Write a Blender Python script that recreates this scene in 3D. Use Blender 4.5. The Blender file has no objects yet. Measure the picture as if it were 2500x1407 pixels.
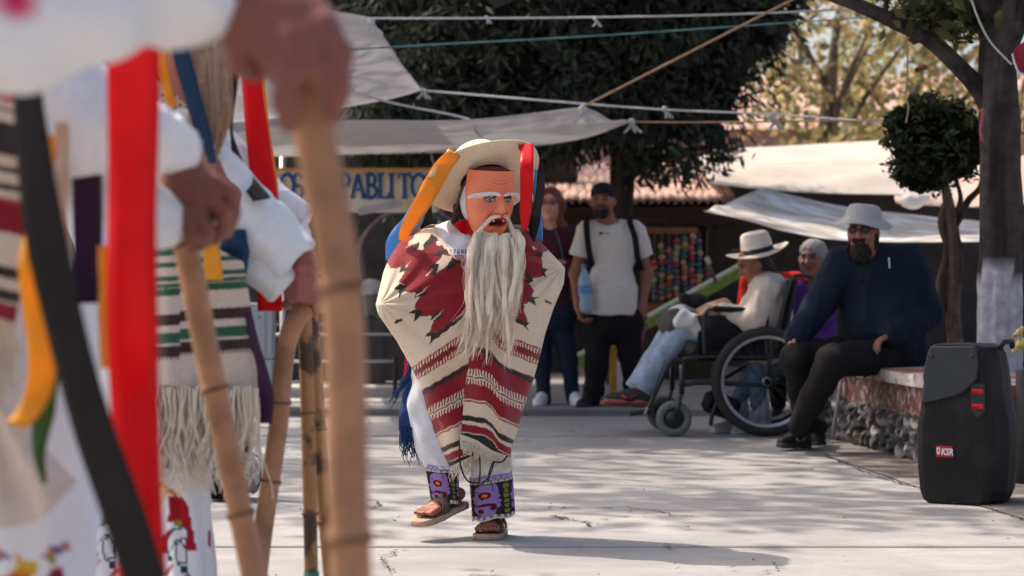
import bpy, math, random
import numpy as np
from mathutils import Vector, Matrix
R = math.radians
scene = bpy.context.scene
C = scene.collection
rng = np.random.default_rng(7)
random.seed(7)
# ---------------------------------------------------------------- camera, sky, sun, exposure
F, CX, HY, CH = 5903.0, 1250.0, 649.0, 1.05     # focal length in photo pixels, centre column, horizon row, eye height
cam_d = bpy.data.cameras.new('camera'); cam = bpy.data.objects.new('camera', cam_d); C.objects.link(cam)
cam.location = (0, 0, CH); cam.rotation_euler = (R(90), 0, 0)
cam_d.lens = 85.0; cam_d.sensor_width = 36.0; cam_d.shift_y = -54.5/2500
cam_d.clip_start = 0.1; cam_d.clip_end = 2000
cam_d.dof.use_dof = True; cam_d.dof.focus_distance = 9.2; cam_d.dof.aperture_fstop = 3.7
scene.camera = cam
SUN_AZ = Vector((-0.83, 0.56, 0)).normalized(); SUN_EL = R(54)
sd = SUN_AZ*math.cos(SUN_EL) + Vector((0, 0, math.sin(SUN_EL)))
w = bpy.data.worlds.new('World'); scene.world = w; w.use_nodes = True
wn = w.node_tree.nodes; bgn = wn['Background']
sky = wn.new('ShaderNodeTexSky'); sky.sky_type = 'NISHITA'; sky.sun_disc = False
sky.sun_elevation = SUN_EL; sky.sun_rotation = math.atan2(SUN_AZ.x, SUN_AZ.y)
sky.air_density = 0.8; sky.dust_density = 5.0; sky.ozone_density = 0.3
w.node_tree.links.new(sky.outputs[0], bgn.inputs[0]); bgn.inputs[1].default_value = 0.15
sl = bpy.data.lights.new('sun', 'SUN'); sun = bpy.data.objects.new('sun', sl); C.objects.link(sun)
sl.energy = 3.1; sl.angle = R(0.55); sl.color = (1, 0.90, 0.78)
sun.rotation_euler = (-sd).to_track_quat('-Z', 'Y').to_euler(); sun.location = (-6, 8, 12)
scene.view_settings.view_transform = 'Standard'; scene.view_settings.look = 'None'
scene.view_settings.exposure = 0.84; scene.view_settings.gamma = 1.0
scene.render.engine = 'CYCLES'
scene.cycles.use_denoising = True
scene.cycles.max_bounces = 6; scene.cycles.diffuse_bounces = 4; scene.cycles.transparent_max_bounces = 6

# ---------------------------------------------------------------- helpers
def P(px, py, Y):
    return np.array(((px-CX)/F*Y, Y, CH-(py-HY)/F*Y))
def PX(pts, Y=None):
    return np.array([P(p[0], p[1], p[2] if len(p) > 2 else Y) for p in pts])
def PXd(pts, Y):
    return np.array([P(p[0], p[1], Y+(p[2] if len(p) > 2 else 0)) for p in pts])
def inv(parent):
    return Matrix.Translation(-parent.location) if parent.type == 'EMPTY' else Matrix.Identity(4)
def link(o, parent=None):
    C.objects.link(o)
    if parent is not None:
        o.parent = parent; o.matrix_parent_inverse = inv(parent)
    return o
def tag(o, label=None, cat=None, group=None, kind=None):
    if label: o['label'] = label
    if cat: o['category'] = cat
    if group: o['group'] = group
    if kind: o['kind'] = kind
    return o
def thing(name, loc, label, cat, group=None):
    e = bpy.data.objects.new(name, None); e.location = Vector([float(v) for v in loc]); e.empty_display_size = .05
    C.objects.link(e); return tag(e, label, cat, group)
def mkmesh(name, V, Fc, mat, smooth=True, col=None):
    me = bpy.data.meshes.new(name); V = np.asarray(V, dtype=np.float32)
    if isinstance(Fc, np.ndarray):
        me.vertices.add(len(V)); me.vertices.foreach_set('co', V.ravel())
        n, k = Fc.shape
        me.loops.add(n*k); me.loops.foreach_set('vertex_index', Fc.astype(np.int32).ravel())
        me.polygons.add(n); me.polygons.foreach_set('loop_start', np.arange(0, n*k, k, dtype=np.int32))
        me.update(calc_edges=True)
    else:
        me.from_pydata([tuple(map(float, v)) for v in V], [], [tuple(int(i) for i in f) for f in Fc]); me.update()
    if smooth: me.polygons.foreach_set('use_smooth', np.ones(len(me.polygons), dtype=bool))
    if col is not None:
        a = me.color_attributes.new('Col', 'FLOAT_COLOR', 'POINT')
        c4 = np.ones((len(V), 4), dtype=np.float32); c4[:, :3] = col
        a.data.foreach_set('color', c4.ravel())
    if mat is not None: me.materials.append(mat)
    return me
def mk(name, VF, mat, parent=None, smooth=True, col=None, loc=None):
    me = mkmesh(name, VF[0], VF[1], mat, smooth, col)
    o = bpy.data.objects.new(name, me)
    if loc is not None: o.location = loc
    return link(o, parent)
def inst(name, me, parent, loc, rot=(0, 0, 0), scl=(1, 1, 1)):
    o = bpy.data.objects.new(name, me); o.location = [float(v) for v in loc]; o.rotation_euler = rot; o.scale = scl
    return link(o, parent)
def cat(parts):
    Vs, Fs, n = [], [], 0
    k = None
    alln = all(isinstance(f, np.ndarray) for _, f in parts) and len({f.shape[1] for _, f in parts}) == 1
    for V, f in parts:
        Vs.append(np.asarray(V, dtype=float))
        if alln: Fs.append(f+n)
        else: Fs.extend([tuple(int(i)+n for i in q) for q in f])
        n += len(V)
    return np.concatenate(Vs), (np.concatenate(Fs) if alln else Fs)
def gridF(nu, nv, wrapu=False):
    i = np.arange(nu if wrapu else nu-1); j = np.arange(nv-1)
    I, J = np.meshgrid(i, j, indexing='ij'); I2 = (I+1) % nu
    return np.stack([I*nv+J, I2*nv+J, I2*nv+J+1, I*nv+J+1], -1).reshape(-1, 4)
def interp(pts, n):
    """resample a polyline by arc length with Catmull-Rom smoothing"""
    p = np.asarray(pts, dtype=float)
    if len(p) > 2:
        q = []
        e = np.vstack([2*p[0]-p[1], p, 2*p[-1]-p[-2]])
        for i in range(1, len(e)-2):
            t = np.linspace(0, 1, 9)[:-1][:, None]
            a, b, c, d = e[i-1], e[i], e[i+1], e[i+2]
            q.append(.5*((2*b)+(-a+c)*t+(2*a-5*b+4*c-d)*t**2+(-a+3*b-3*c+d)*t**3))
        p = np.vstack(q+[p[-1:]])
    L = np.r_[0, np.cumsum(np.linalg.norm(np.diff(p, axis=0), axis=1))]
    s = np.linspace(0, L[-1], n)
    return np.stack([np.interp(s, L, p[:, k]) for k in range(p.shape[1])], -1)
def lin(pts, n):
    p = np.asarray(pts, dtype=float); L = np.r_[0, np.cumsum(np.linalg.norm(np.diff(p, axis=0), axis=1))]
    s = np.linspace(0, L[-1], n)
    return np.stack([np.interp(s, L, p[:, k]) for k in range(p.shape[1])], -1)
def frames(p):
    t = np.gradient(p, axis=0); t /= np.linalg.norm(t, axis=1)[:, None]+1e-12
    u = np.cross(t[0], [0, 0, 1.0])
    if np.linalg.norm(u) < 1e-3: u = np.cross(t[0], [1.0, 0, 0])
    U = [u/np.linalg.norm(u)]
    for i in range(1, len(p)):
        u = U[-1]-t[i]*np.dot(U[-1], t[i]); U.append(u/(np.linalg.norm(u)+1e-12))
    U = np.array(U); return t, U, np.cross(t, U)
def tube(pts, rad, n=8, caps=True, flat=1.0):
    p = np.asarray(pts, dtype=float); m = len(p)
    r = np.broadcast_to(np.asarray(rad, dtype=float), (m,)) if np.ndim(rad) < 2 else rad
    t, U, W = frames(p); a = np.linspace(0, 2*np.pi, n, endpoint=False)
    V = p[None]+r[None, :, None]*(np.cos(a)[:, None, None]*U[None]+flat*np.sin(a)[:, None, None]*W[None])
    V = V.reshape(-1, 3); Fq = gridF(n, m, True)
    if caps:
        V = np.vstack([V, p[0], p[-1]]); i = np.arange(n); i2 = (i+1) % n
        c0 = np.stack([i2*m, i*m, np.full(n, n*m), np.full(n, n*m)], -1)
        c1 = np.stack([i*m+m-1, i2*m+m-1, np.full(n, n*m+1), np.full(n, n*m+1)], -1)
        return V, [tuple(q) for q in Fq]+[(a_, b_, c_) for a_, b_, c_, _ in np.vstack([c0, c1])]
    return V, Fq
def rotm(axis_to, base=(0, 0, 1)):
    q = Vector(base).rotation_difference(Vector([float(v) for v in axis_to]))
    return np.array(q.to_matrix())
def eul(x, y, z):
    return np.array(Matrix.Rotation(z, 3, 'Z') @ Matrix.Rotation(y, 3, 'Y') @ Matrix.Rotation(x, 3, 'X'))
def lathe(prof, n=32, c=(0, 0, 0), M3=None, wav=None):
    pr = np.asarray(prof, dtype=float); a = np.linspace(0, 2*np.pi, n, endpoint=False)
    V = np.stack([np.outer(np.cos(a), pr[:, 0]), np.outer(np.sin(a), pr[:, 0]), np.tile(pr[:, 1], (n, 1))], -1)
    if wav is not None: V[..., 2] += wav(a[:, None], pr[None, :, 0])
    V = V.reshape(-1, 3)
    if M3 is not None: V = V @ M3.T
    return V+np.asarray(c), gridF(n, len(pr), True)
def box(c, s, M3=None, bev=0.0):
    """box with chamfered edges (bev in metres)"""
    h = np.array(s)/2.0; b = min(bev, h.min()*.6)
    if b <= 0:
        V = np.array([[x, y, z] for x in (-1, 1) for y in (-1, 1) for z in (-1, 1)])*h
        Fc = [(0, 1, 3, 2), (4, 6, 7, 5), (0, 4, 5, 1), (2, 3, 7, 6), (0, 2, 6, 4), (1, 5, 7, 3)]
    else:
        V = []; idx = {}
        for x in (-1, 1):
            for y in (-1, 1):
                for z in (-1, 1):
                    for k in range(3):
                        v = np.array([x, y, z])*(h-b); v[k] = (x, y, z)[k]*h[k]
                        idx[(x, y, z, k)] = len(V); V.append(v)
        V = np.array(V); Fc = []
        for k in range(3):
            o = [i for i in range(3) if i != k]
            for sg in (-1, 1):
                q = []
                for a, bb in ((-1, -1), (1, -1), (1, 1), (-1, 1)):
                    t = [0, 0, 0]; t[k] = sg; t[o[0]] = a; t[o[1]] = bb; q.append(idx[(*t, k)])
                Fc.append(tuple(q))
        for k in range(3):          # edges parallel to axis k
            o = [i for i in range(3) if i != k]
            for a in (-1, 1):
                for bb in (-1, 1):
                    t0 = [0, 0, 0]; t0[k] = -1; t0[o[0]] = a; t0[o[1]] = bb; t1 = list(t0); t1[k] = 1
                    Fc.append((idx[(*t0, o[0])], idx[(*t1, o[0])], idx[(*t1, o[1])], idx[(*t0, o[1])]))
        for x in (-1, 1):
            for y in (-1, 1):
                for z in (-1, 1): Fc.append(tuple(idx[(x, y, z, k)] for k in range(3)))
    if M3 is not None: V = V @ np.asarray(M3).T
    return V+np.asarray(c, dtype=float), Fc
def prism(poly, c, ex, ey, depth):
    """2D outline extruded: poly (x,y) along ex,ey (vectors), thickness along their normal"""
    ex, ey = np.asarray(ex, float), np.asarray(ey, float); nz = np.cross(ex, ey); nz /= np.linalg.norm(nz)
    p = np.asarray(poly, float); n = len(p)
    a = np.asarray(c)+p[:, :1]*ex+p[:, 1:2]*ey
    V = np.vstack([a+nz*depth/2, a-nz*depth/2])
    return V, [tuple(range(n)), tuple(range(2*n-1, n-1, -1))]+[(i, i+n, (i+1) % n+n, (i+1) % n) for i in range(n)]
def sheet(G, th):
    """grid of points (nu,nv,3) -> closed thin sheet with thickness"""
    nu, nv = G.shape[:2]
    N = np.cross(np.gradient(G, axis=0), np.gradient(G, axis=1)); N /= np.linalg.norm(N, axis=-1)[..., None]+1e-12
    A = (G+N*th/2).reshape(-1, 3); B = (G-N*th/2).reshape(-1, 3); n = nu*nv
    Fq = gridF(nu, nv); idx = np.arange(n).reshape(nu, nv)
    ring = np.r_[idx[:, 0], idx[-1, 1:], idx[-2::-1, -1], idx[0, -2:0:-1]]
    r2 = np.roll(ring, -1)
    side = np.stack([r2, ring, ring+n, r2+n], -1)
    return np.vstack([A, B]), np.vstack([Fq, Fq[:, ::-1]+n, side])
def coons(top, bot, left, right, nu, nv, smooth=True):
    """top/bot run along u (left to right), left/right along v (top to bottom)"""
    f = interp if smooth else lin
    t, b = f(top, nu), f(bot, nu); l, r = f(left, nv), f(right, nv)
    u = np.linspace(0, 1, nu)[:, None, None]; v = np.linspace(0, 1, nv)[None, :, None]
    S = (1-v)*t[:, None]+v*b[:, None]+(1-u)*l[None]+u*r[None]
    S -= (1-u)*(1-v)*t[0]+u*(1-v)*t[-1]+(1-u)*v*b[0]+u*v*b[-1]
    return S
def ribbon(pts, width, wdir, th=.0012, n=40, wob=0.0, seed=0, nw=5):
    """flat band along pts; width scalar or list; wdir one vector or one per point (blended)"""
    p = interp(pts, n); s = np.linspace(0, 1, n)
    w_ = np.interp(s, np.linspace(0, 1, len(np.atleast_1d(width))), np.atleast_1d(width)) if np.ndim(width) else np.full(n, width)
    d = np.atleast_2d(np.asarray(wdir, float)); d = np.stack([np.interp(s, np.linspace(0, 1, len(d)), d[:, k]) for k in range(3)], -1) if len(d) > 1 else np.repeat(d, n, 0)
    d /= np.linalg.norm(d, axis=1)[:, None]
    t = np.gradient(p, axis=0); nrm = np.cross(t, d); nrm /= np.linalg.norm(nrm, axis=1)[:, None]+1e-9
    v = np.linspace(-.5, .5, nw)
    G = p[:, None]+d[:, None]*(v[None, :, None]*w_[:, None, None])
    if wob:
        r = np.random.default_rng(seed); a, b, c = r.uniform(0, 6, 3)
        G = G+nrm[:, None]*(wob*np.sin(s*9+a)[:, None, None]+wob*.7*np.sin(s[:, None, None]*17+b+v[None, :, None]*2.5))
    return sheet(G, th)
def smin(a, b, k):
    h = np.maximum(k-np.abs(a-b), 0)/k
    return np.minimum(a, b)-h*h*k*.25
def nz3(V, s, seed=0, octv=3):
    """cheap smooth noise in about [-1,1] from summed waves"""
    r = np.random.default_rng(seed); out = np.zeros(len(V)); amp = 1.0; tot = 0
    for o in range(octv):
        for _ in range(4):
            k = r.normal(size=3); k *= s*(1.9**o)/np.linalg.norm(k)*r.uniform(.7, 1.3)
            out += amp*np.sin(V @ k+r.uniform(0, 6.28)); tot += amp*.5
        amp *= .55
    return out/tot
class Blob:
    """smooth union of tapered capsules, ellipsoids and flat-ended sleeves meshed with surface nets"""
    def __init__(s): s.p = []; s.brush = []
    def cap(s, a, b, ra, rb=None, k=.03, cut=False): s.p.append(('c', np.array(a, float), np.array(b, float), ra, ra if rb is None else rb, k, cut)); return s
    def cyl(s, a, b, ra, rb=None, k=.02, cut=False): s.p.append(('y', np.array(a, float), np.array(b, float), ra, ra if rb is None else rb, k, cut)); return s
    def ell(s, c, r, M3=None, k=.03, cut=False): s.p.append(('e', np.array(c, float), np.array(r, float), M3, None, k, cut)); return s
    def chain(s, pts, rads, k=.03):
        for i in range(len(pts)-1): s.cap(pts[i], pts[i+1], rads[i], rads[i+1], k)
        return s
    def paint(s, c, r, col, M3=None, soft=.35): s.brush.append((np.array(c, float), np.broadcast_to(np.array(r, float), (3,)), np.array(col, float), M3, soft)); return s
    @staticmethod
    def dist(q, X):
        if q[0] in 'cy':
            a, b, ra, rb = q[1:5]; ba = b-a; L2 = ba @ ba+1e-12
            tt = ((X-a) @ ba)/L2; t = np.clip(tt, 0, 1)
            rad = np.linalg.norm(X-a-t[..., None]*ba, axis=-1)-(ra+(rb-ra)*t)
            if q[0] == 'y':
                L = math.sqrt(L2); ax = np.maximum(-tt, tt-1)*L
                pr = np.linalg.norm(X-a-tt[..., None]*ba, axis=-1)-(ra+(rb-ra)*t)
                return np.maximum(pr, ax)
            return rad
        Y = X-q[1]
        if q[3] is not None: Y = Y @ q[3]
        r = q[2]; k0 = np.linalg.norm(Y/r, axis=-1); k1 = np.linalg.norm(Y/(r*r), axis=-1)+1e-9
        return k0*(k0-1)/k1
    def bounds(s, q):
        if q[0] in 'cy':
            r = max(q[3], q[4]); return np.minimum(q[1], q[2])-r, np.maximum(q[1], q[2])+r
        r = q[2] if q[3] is None else np.full(3, q[2].max()); return q[1]-r, q[1]+r
    def mesh(s, h, disp=None, base=(1, 1, 1)):
        lo = np.min([s.bounds(q)[0] for q in s.p if not q[6]], axis=0)-4*h; hi = np.max([s.bounds(q)[1] for q in s.p if not q[6]], axis=0)+4*h
        n = np.ceil((hi-lo)/h).astype(int)+1
        G = np.full(n, .5, dtype=np.float32)
        ax = [lo[i]+h*np.arange(n[i]) for i in range(3)]
        for q in s.p:
            k = q[5]; bl, bh = s.bounds(q); m = k+3*h
            i0 = np.clip(((bl-m-lo)/h).astype(int), 0, n); i1 = np.clip(((bh+m-lo)/h).astype(int)+2, 0, n)
            if (i1 <= i0).any(): continue
            X = np.stack(np.meshgrid(*[ax[i][i0[i]:i1[i]] for i in range(3)], indexing='ij'), -1)
            d = s.dist(q, X); sl_ = tuple(slice(i0[i], i1[i]) for i in range(3))
            G[sl_] = -smin(-G[sl_], d, k) if q[6] else smin(G[sl_], d, k)
        V, Fq = surfnet(G, lo, h)
        if disp is not None:
            gr = np.gradient(G); ix = np.clip(np.round((V-lo)/h).astype(int), 0, np.array(n)-1)
            N = np.stack([g[ix[:, 0], ix[:, 1], ix[:, 2]] for g in gr], -1); N /= np.linalg.norm(N, axis=1)[:, None]+1e-9
            V = V+N*disp(V, N)[:, None]
        col = np.tile(np.array(base, float), (len(V), 1))
        for c, r, cc, M3, soft in s.brush:
            Y = V-c
            if M3 is not None: Y = Y @ M3
            d = np.linalg.norm(Y/r, axis=1); a = np.clip((1-d)/soft+.5, 0, 1)[:, None]
            col = col*(1-a)+cc*a
        return V, Fq, col
    def obj(s, name, mat, parent, h=.008, disp=None, base=None):
        V, Fq, col = s.mesh(h, disp, base if base is not None else (1, 1, 1))
        return mk(name, (V, Fq), mat, parent, True, col if base is not None else None)
def surfnet(G, lo, h):
    S = G < 0; nx, ny, nz = G.shape
    cs = [(a, b, c) for a in (0, 1) for b in (0, 1) for c in (0, 1)]
    cnt = sum(S[a:nx-1+a, b:ny-1+b, c:nz-1+c].astype(np.int8) for a, b, c in cs)
    act = np.argwhere((cnt > 0) & (cnt < 8)); idx = np.full((nx-1, ny-1, nz-1), -1, dtype=np.int64)
    idx[act[:, 0], act[:, 1], act[:, 2]] = np.arange(len(act))
    val = {c: G[act[:, 0]+c[0], act[:, 1]+c[1], act[:, 2]+c[2]] for c in cs}
    acc = np.zeros((len(act), 3)); num = np.zeros(len(act))
    for c in cs:
        for k in range(3):
            if c[k] == 0:
                d = list(c); d[k] = 1; d = tuple(d); a, b = val[c], val[d]; m = (a < 0) != (b < 0)
                t = np.where(m, a/np.where(m, a-b, 1), 0); p = np.array(c, float)[None]+t[:, None]*np.eye(3)[k]
                acc[m] += p[m]; num[m] += 1
    V = (act+acc/num[:, None])*h+lo
    Fs = []
    for k in range(3):
        a, b = (k+1) % 3, (k+2) % 3
        s0 = [slice(1, -1)]*3; s0[k] = slice(0, -1); s1 = [slice(1, -1)]*3; s1[k] = slice(1, None)
        A, B = S[tuple(s0)], S[tuple(s1)]
        e = np.argwhere(A != B); inside = A[e[:, 0], e[:, 1], e[:, 2]]
        off = np.ones(3, int); off[k] = 0; e = e+off
        ea, eb = np.eye(3, dtype=int)[a], np.eye(3, dtype=int)[b]
        q = np.stack([idx[tuple((e-ea-eb).T)], idx[tuple((e-eb).T)], idx[tuple(e.T)], idx[tuple((e-ea).T)]], -1)
        q[~inside] = q[~inside][:, ::-1]; Fs.append(q)
    return V, np.vstack(Fs)
def inpoly(x, y, poly):
    r = np.zeros(x.shape, bool); n = len(poly)
    for i in range(n):
        x0, y0 = poly[i]; x1, y1 = poly[(i+1) % n]
        if y0 == y1: continue
        r ^= ((y0 > y) != (y1 > y)) & (x < (x1-x0)*(y-y0)/(y1-y0)+x0)
    return r
def srgb(r, g, b):
    f = lambda c: (c/255/12.92 if c/255 <= .04045 else ((c/255+.055)/1.055)**2.4)
    return (f(r), f(g), f(b))
# ---------------------------------------------------------------- materials
_mats = {}
def M(name, col=(.5, .5, .5), rough=.8, var=.15, scale=25., bump=.0, bscale=None, vcol=False, spec=.3, metal=0., trans=0., sheen=0., var2=None, sss=0., clear=0., wr=None):
    if name in _mats: return _mats[name]
    m = bpy.data.materials.new(name); m.use_nodes = True; nt = m.node_tree; N = nt.nodes; L = nt.links
    b = N['Principled BSDF']; out = N['Material Output']
    tc = N.new('ShaderNodeTexCoord')
    nz = N.new('ShaderNodeTexNoise'); nz.inputs['Scale'].default_value = scale; nz.inputs['Detail'].default_value = 5; nz.inputs['Roughness'].default_value = .65
    L.new(tc.outputs['Object'], nz.inputs['Vector'])
    mr = N.new('ShaderNodeMapRange'); mr.inputs['From Min'].default_value = .3; mr.inputs['From Max'].default_value = .7
    mr.inputs['To Min'].default_value = 1-var; mr.inputs['To Max'].default_value = 1+var; L.new(nz.outputs['Fac'], mr.inputs['Value'])
    mx = N.new('ShaderNodeVectorMath'); mx.operation = 'SCALE'
    if vcol:
        ca = N.new('ShaderNodeVertexColor'); ca.layer_name = 'Col'; L.new(ca.outputs['Color'], mx.inputs[0])
    else: mx.inputs[0].default_value = col[:3]
    L.new(mr.outputs[0], mx.inputs['Scale'])
    src = mx.outputs[0]
    if var2:                       # second colour in patches: (colour, scale, threshold, softness)
        n2 = N.new('ShaderNodeTexNoise'); n2.inputs['Scale'].default_value = var2[1]; n2.inputs['Detail'].default_value = 6; L.new(tc.outputs['Object'], n2.inputs['Vector'])
        r2 = N.new('ShaderNodeMapRange'); r2.inputs['From Min'].default_value = var2[2]-var2[3]; r2.inputs['From Max'].default_value = var2[2]+var2[3]; L.new(n2.outputs['Fac'], r2.inputs['Value'])
        mm = N.new('ShaderNodeMix'); mm.data_type = 'RGBA'; L.new(r2.outputs[0], mm.inputs['Factor']); L.new(src, mm.inputs['A']); mm.inputs['B'].default_value = (*var2[0], 1); src = mm.outputs['Result']
    L.new(src, b.inputs['Base Color'])
    b.inputs['Roughness'].default_value = rough; b.inputs['Specular IOR Level'].default_value = spec; b.inputs['Metallic'].default_value = metal
    if sheen: b.inputs['Sheen Weight'].default_value = sheen
    if sss: b.inputs['Subsurface Weight'].default_value = sss; b.inputs['Subsurface Radius'].default_value = (.02, .008, .004); b.inputs['Subsurface Scale'].default_value = .5
    if clear: b.inputs['Coat Weight'].default_value = clear
    if bump:
        nb = N.new('ShaderNodeTexNoise'); nb.inputs['Scale'].default_value = bscale or scale*4; nb.inputs['Detail'].default_value = 4; L.new(tc.outputs['Object'], nb.inputs['Vector'])
        bp = N.new('ShaderNodeBump'); bp.inputs['Strength'].default_value = bump; bp.inputs['Distance'].default_value = .01; L.new(nb.outputs['Fac'], bp.inputs['Height']); L.new(bp.outputs[0], b.inputs['Normal'])
    if wr:                         # cloth wrinkles: (strength, scale)
        mpw = N.new('ShaderNodeMapping'); mpw.inputs['Scale'].default_value = (1, 1, .55); mpw.inputs['Rotation'].default_value = (.3, .5, .2); L.new(tc.outputs['Object'], mpw.inputs['Vector'])
        nw_ = N.new('ShaderNodeTexNoise'); nw_.noise_type = 'RIDGED_MULTIFRACTAL'; nw_.inputs['Scale'].default_value = wr[1]; nw_.inputs['Detail'].default_value = 3; nw_.inputs['Distortion'].default_value = .6; L.new(mpw.outputs[0], nw_.inputs['Vector'])
        bw = N.new('ShaderNodeBump'); bw.inputs['Strength'].default_value = wr[0]; bw.inputs['Distance'].default_value = .03; L.new(nw_.outputs['Fac'], bw.inputs['Height'])
        if bump: L.new(bp.outputs[0], bw.inputs['Normal'])
        L.new(bw.outputs[0], b.inputs['Normal'])
    if trans:
        tr = N.new('ShaderNodeBsdfTranslucent'); L.new(src, tr.inputs['Color']); ms = N.new('ShaderNodeMixShader'); ms.inputs[0].default_value = trans
        L.new(b.outputs[0], ms.inputs[1]); L.new(tr.outputs[0], ms.inputs[2]); L.new(ms.outputs[0], out.inputs['Surface'])
    _mats[name] = m; return m
# ---------------------------------------------------------------- ground: earth sheet, plaza slabs, raised walk behind
m_earth = M('packed_earth', (.20, .165, .14), .95, .35, 1.2, .5, 14, var2=((.12, .10, .085), .8, .55, .12))
ea = mk('ground', (np.array([[-300, -40, -.03], [300, -40, -.03], [300, 600, -.03], [-300, 600, -.03]]), [(0, 1, 2, 3)]), m_earth); tag(ea, kind='structure')
def concrete(name, base, dark):
    m = M(name, base, .85, .10, 3.0, .25, 60, var2=(dark, .55, .56, .16))
    nt = m.node_tree; N, L = nt.nodes, nt.links; b = N['Principled BSDF']; src = b.inputs['Base Color'].links[0].from_socket
    tc = N.new('ShaderNodeTexCoord'); mp = N.new('ShaderNodeMapping'); mp.inputs['Scale'].default_value = (1.2, 2.0, 1); L.new(tc.outputs['Object'], mp.inputs['Vector'])
    n = N.new('ShaderNodeTexNoise'); n.inputs['Scale'].default_value = 2.2; n.inputs['Detail'].default_value = 8; n.inputs['Roughness'].default_value = .7; L.new(mp.outputs[0], n.inputs['Vector'])
    r = N.new('ShaderNodeMapRange'); r.inputs['From Min'].default_value = .35; r.inputs['From Max'].default_value = .72; r.inputs['To Min'].default_value = 1.06; r.inputs['To Max'].default_value = .80; L.new(n.outputs['Fac'], r.inputs['Value'])
    v = N.new('ShaderNodeTexNoise'); v.inputs['Scale'].default_value = 26; v.inputs['Detail'].default_value = 3; L.new(tc.outputs['Object'], v.inputs['Vector'])
    r2 = N.new('ShaderNodeMapRange'); r2.inputs['From Min'].default_value = .66; r2.inputs['From Max'].default_value = .74; r2.inputs['To Min'].default_value = 1; r2.inputs['To Max'].default_value = .72; L.new(v.outputs['Fac'], r2.inputs['Value'])
    mu = N.new('ShaderNodeMath'); mu.operation = 'MULTIPLY'; L.new(r.outputs[0], mu.inputs[0]); L.new(r2.outputs[0], mu.inputs[1])
    s = N.new('ShaderNodeVectorMath'); s.operation = 'SCALE'; L.new(src, s.inputs[0]); L.new(mu.outputs[0], s.inputs['Scale']); L.new(s.outputs[0], b.inputs['Base Color'])
    return m
m_slab = concrete('plaza_concrete', (.340, .324, .309), (.25, .234, .220))
m_walk = concrete('walk_concrete', (.28, .26, .248), (.20, .185, .175))
m_joint = M('joint_dirt', (.055, .045, .04), .95, .3, 20)
plaza = mk('plaza_pavement', box((0, 5.95, -.055), (40, 21.9, .05)), m_joint, smooth=False); tag(plaza, kind='structure')
yb = [-5, -2, .8, 3.4, 6.1, 7.6, 9.03, 10.34, 11.56, 13.2, 14.9, 16.86]
for j in range(len(yb)-1):
    xs = [-20, -14+.4*(j % 3), -8.2+.5*((j*2) % 3), -2.9-.5*(j % 2), 4.6+.35*(j % 3), 10.5, 20]
    for i in range(len(xs)-1):
        x0, x1, y0, y1 = xs[i]+.006, xs[i+1]-.006, yb[j]+.011, yb[j+1]-.011
        top = .0015*((i*7+j*3) % 4-1.5)
        mk('slab', box(((x0+x1)/2, (y0+y1)/2, top-.03), (x1-x0, y1-y0, .06), None, .006), m_slab, plaza, smooth=False)
# cracks: thin ragged grooves
def crack(pxs, wd, seed):
    r = np.random.default_rng(seed); p = []
    for a in pxs:
        Y = F*CH/(a[1]-HY); p.append(P(a[0], a[1], Y))
    p = lin(p, max(12, len(p)*9)); p[:, 0] += r.normal(0, .011, len(p)); p[:, 1] += r.normal(0, .016, len(p)); p[:, 2] = .0065
    w_ = wd*r.uniform(.3, 1.2, len(p)); w_[0] = w_[-1] = .0008
    V = np.stack([p-np.stack([w_*0, w_, w_*0], -1)-np.stack([w_, w_*0, w_*0], -1)*.6, p+np.stack([w_*0, w_, w_*0], -1)+np.stack([w_, w_*0, w_*0], -1)*.6], 1).reshape(-1, 3)
    i = np.arange(len(p)-1)*2
    mk('crack', (V, np.stack([i, i+1, i+3, i+2], -1)), m_joint, plaza)
for k, (c, wd) in enumerate([([(1260, 1245), (1400, 1243), (1540, 1242), (1600, 1250), (1640, 1262), (1720, 1262)], .009), ([(1300, 1268), (1370, 1270), (1430, 1276), (1530, 1264), (1650, 1263)], .006),
        ([(1430, 1276), (1440, 1290)], .012), ([(1355, 1262), (1375, 1272)], .010), ([(985, 1340), (960, 1352), (935, 1362), (945, 1385), (960, 1400)], .006), ([(1880, 1375), (1905, 1385), (1900, 1395), (1850, 1404)], .005),
        ([(905, 1222), (925, 1232), (915, 1245)], .008), ([(2010, 1110), (2080, 1140), (2160, 1170), (2235, 1192)], .016), ([(2380, 1228), (2430, 1250), (2500, 1272)], .012), ([(930, 1268), (1010, 1262), (1080, 1266)], .004), ([(1560, 1190), (1700, 1192), (1760, 1190)], .006),
        ([(1500, 1105), (1640, 1110), (1780, 1107), (1900, 1103)], .009), ([(1620, 1330), (1640, 1345)], .004)]): crack(c, wd*.7, k)
# broken edge of the paving by the bench: rough darker ground
V = PX([(2010, 1112, F*CH/(1112-HY)), (2235, 1190, F*CH/(1190-HY)), (2700, 1330, F*CH/(1330-HY)), (3300, 1330, F*CH/(1330-HY)), (2900, 1060, F*CH/(1060-HY)), (2300, 1085, F*CH/(1085-HY))]); V[:, 2] = .006
gp = mk('dirt_path', (V, [tuple(range(6))]), M('path_dirt', (.27, .23, .20), .95, .3, 2.5, .5, 30, var2=((.13, .105, .09), 2.2, .55, .1))); tag(gp, kind='structure')
r = np.random.default_rng(44); q_ = np.stack([r.uniform(-3, 5, 260), r.uniform(8, 17, 260), np.full(260, .0105)], -1); a_ = r.uniform(0, 6.28, 260); s_ = r.uniform(.006, .022, 260)
dx = np.stack([np.cos(a_), np.sin(a_), 0*a_], -1)*s_[:, None]; dy_ = np.stack([-np.sin(a_), np.cos(a_), 0*a_], -1)*(s_*.45)[:, None]; up_ = np.array([0, 0, .003])
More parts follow.
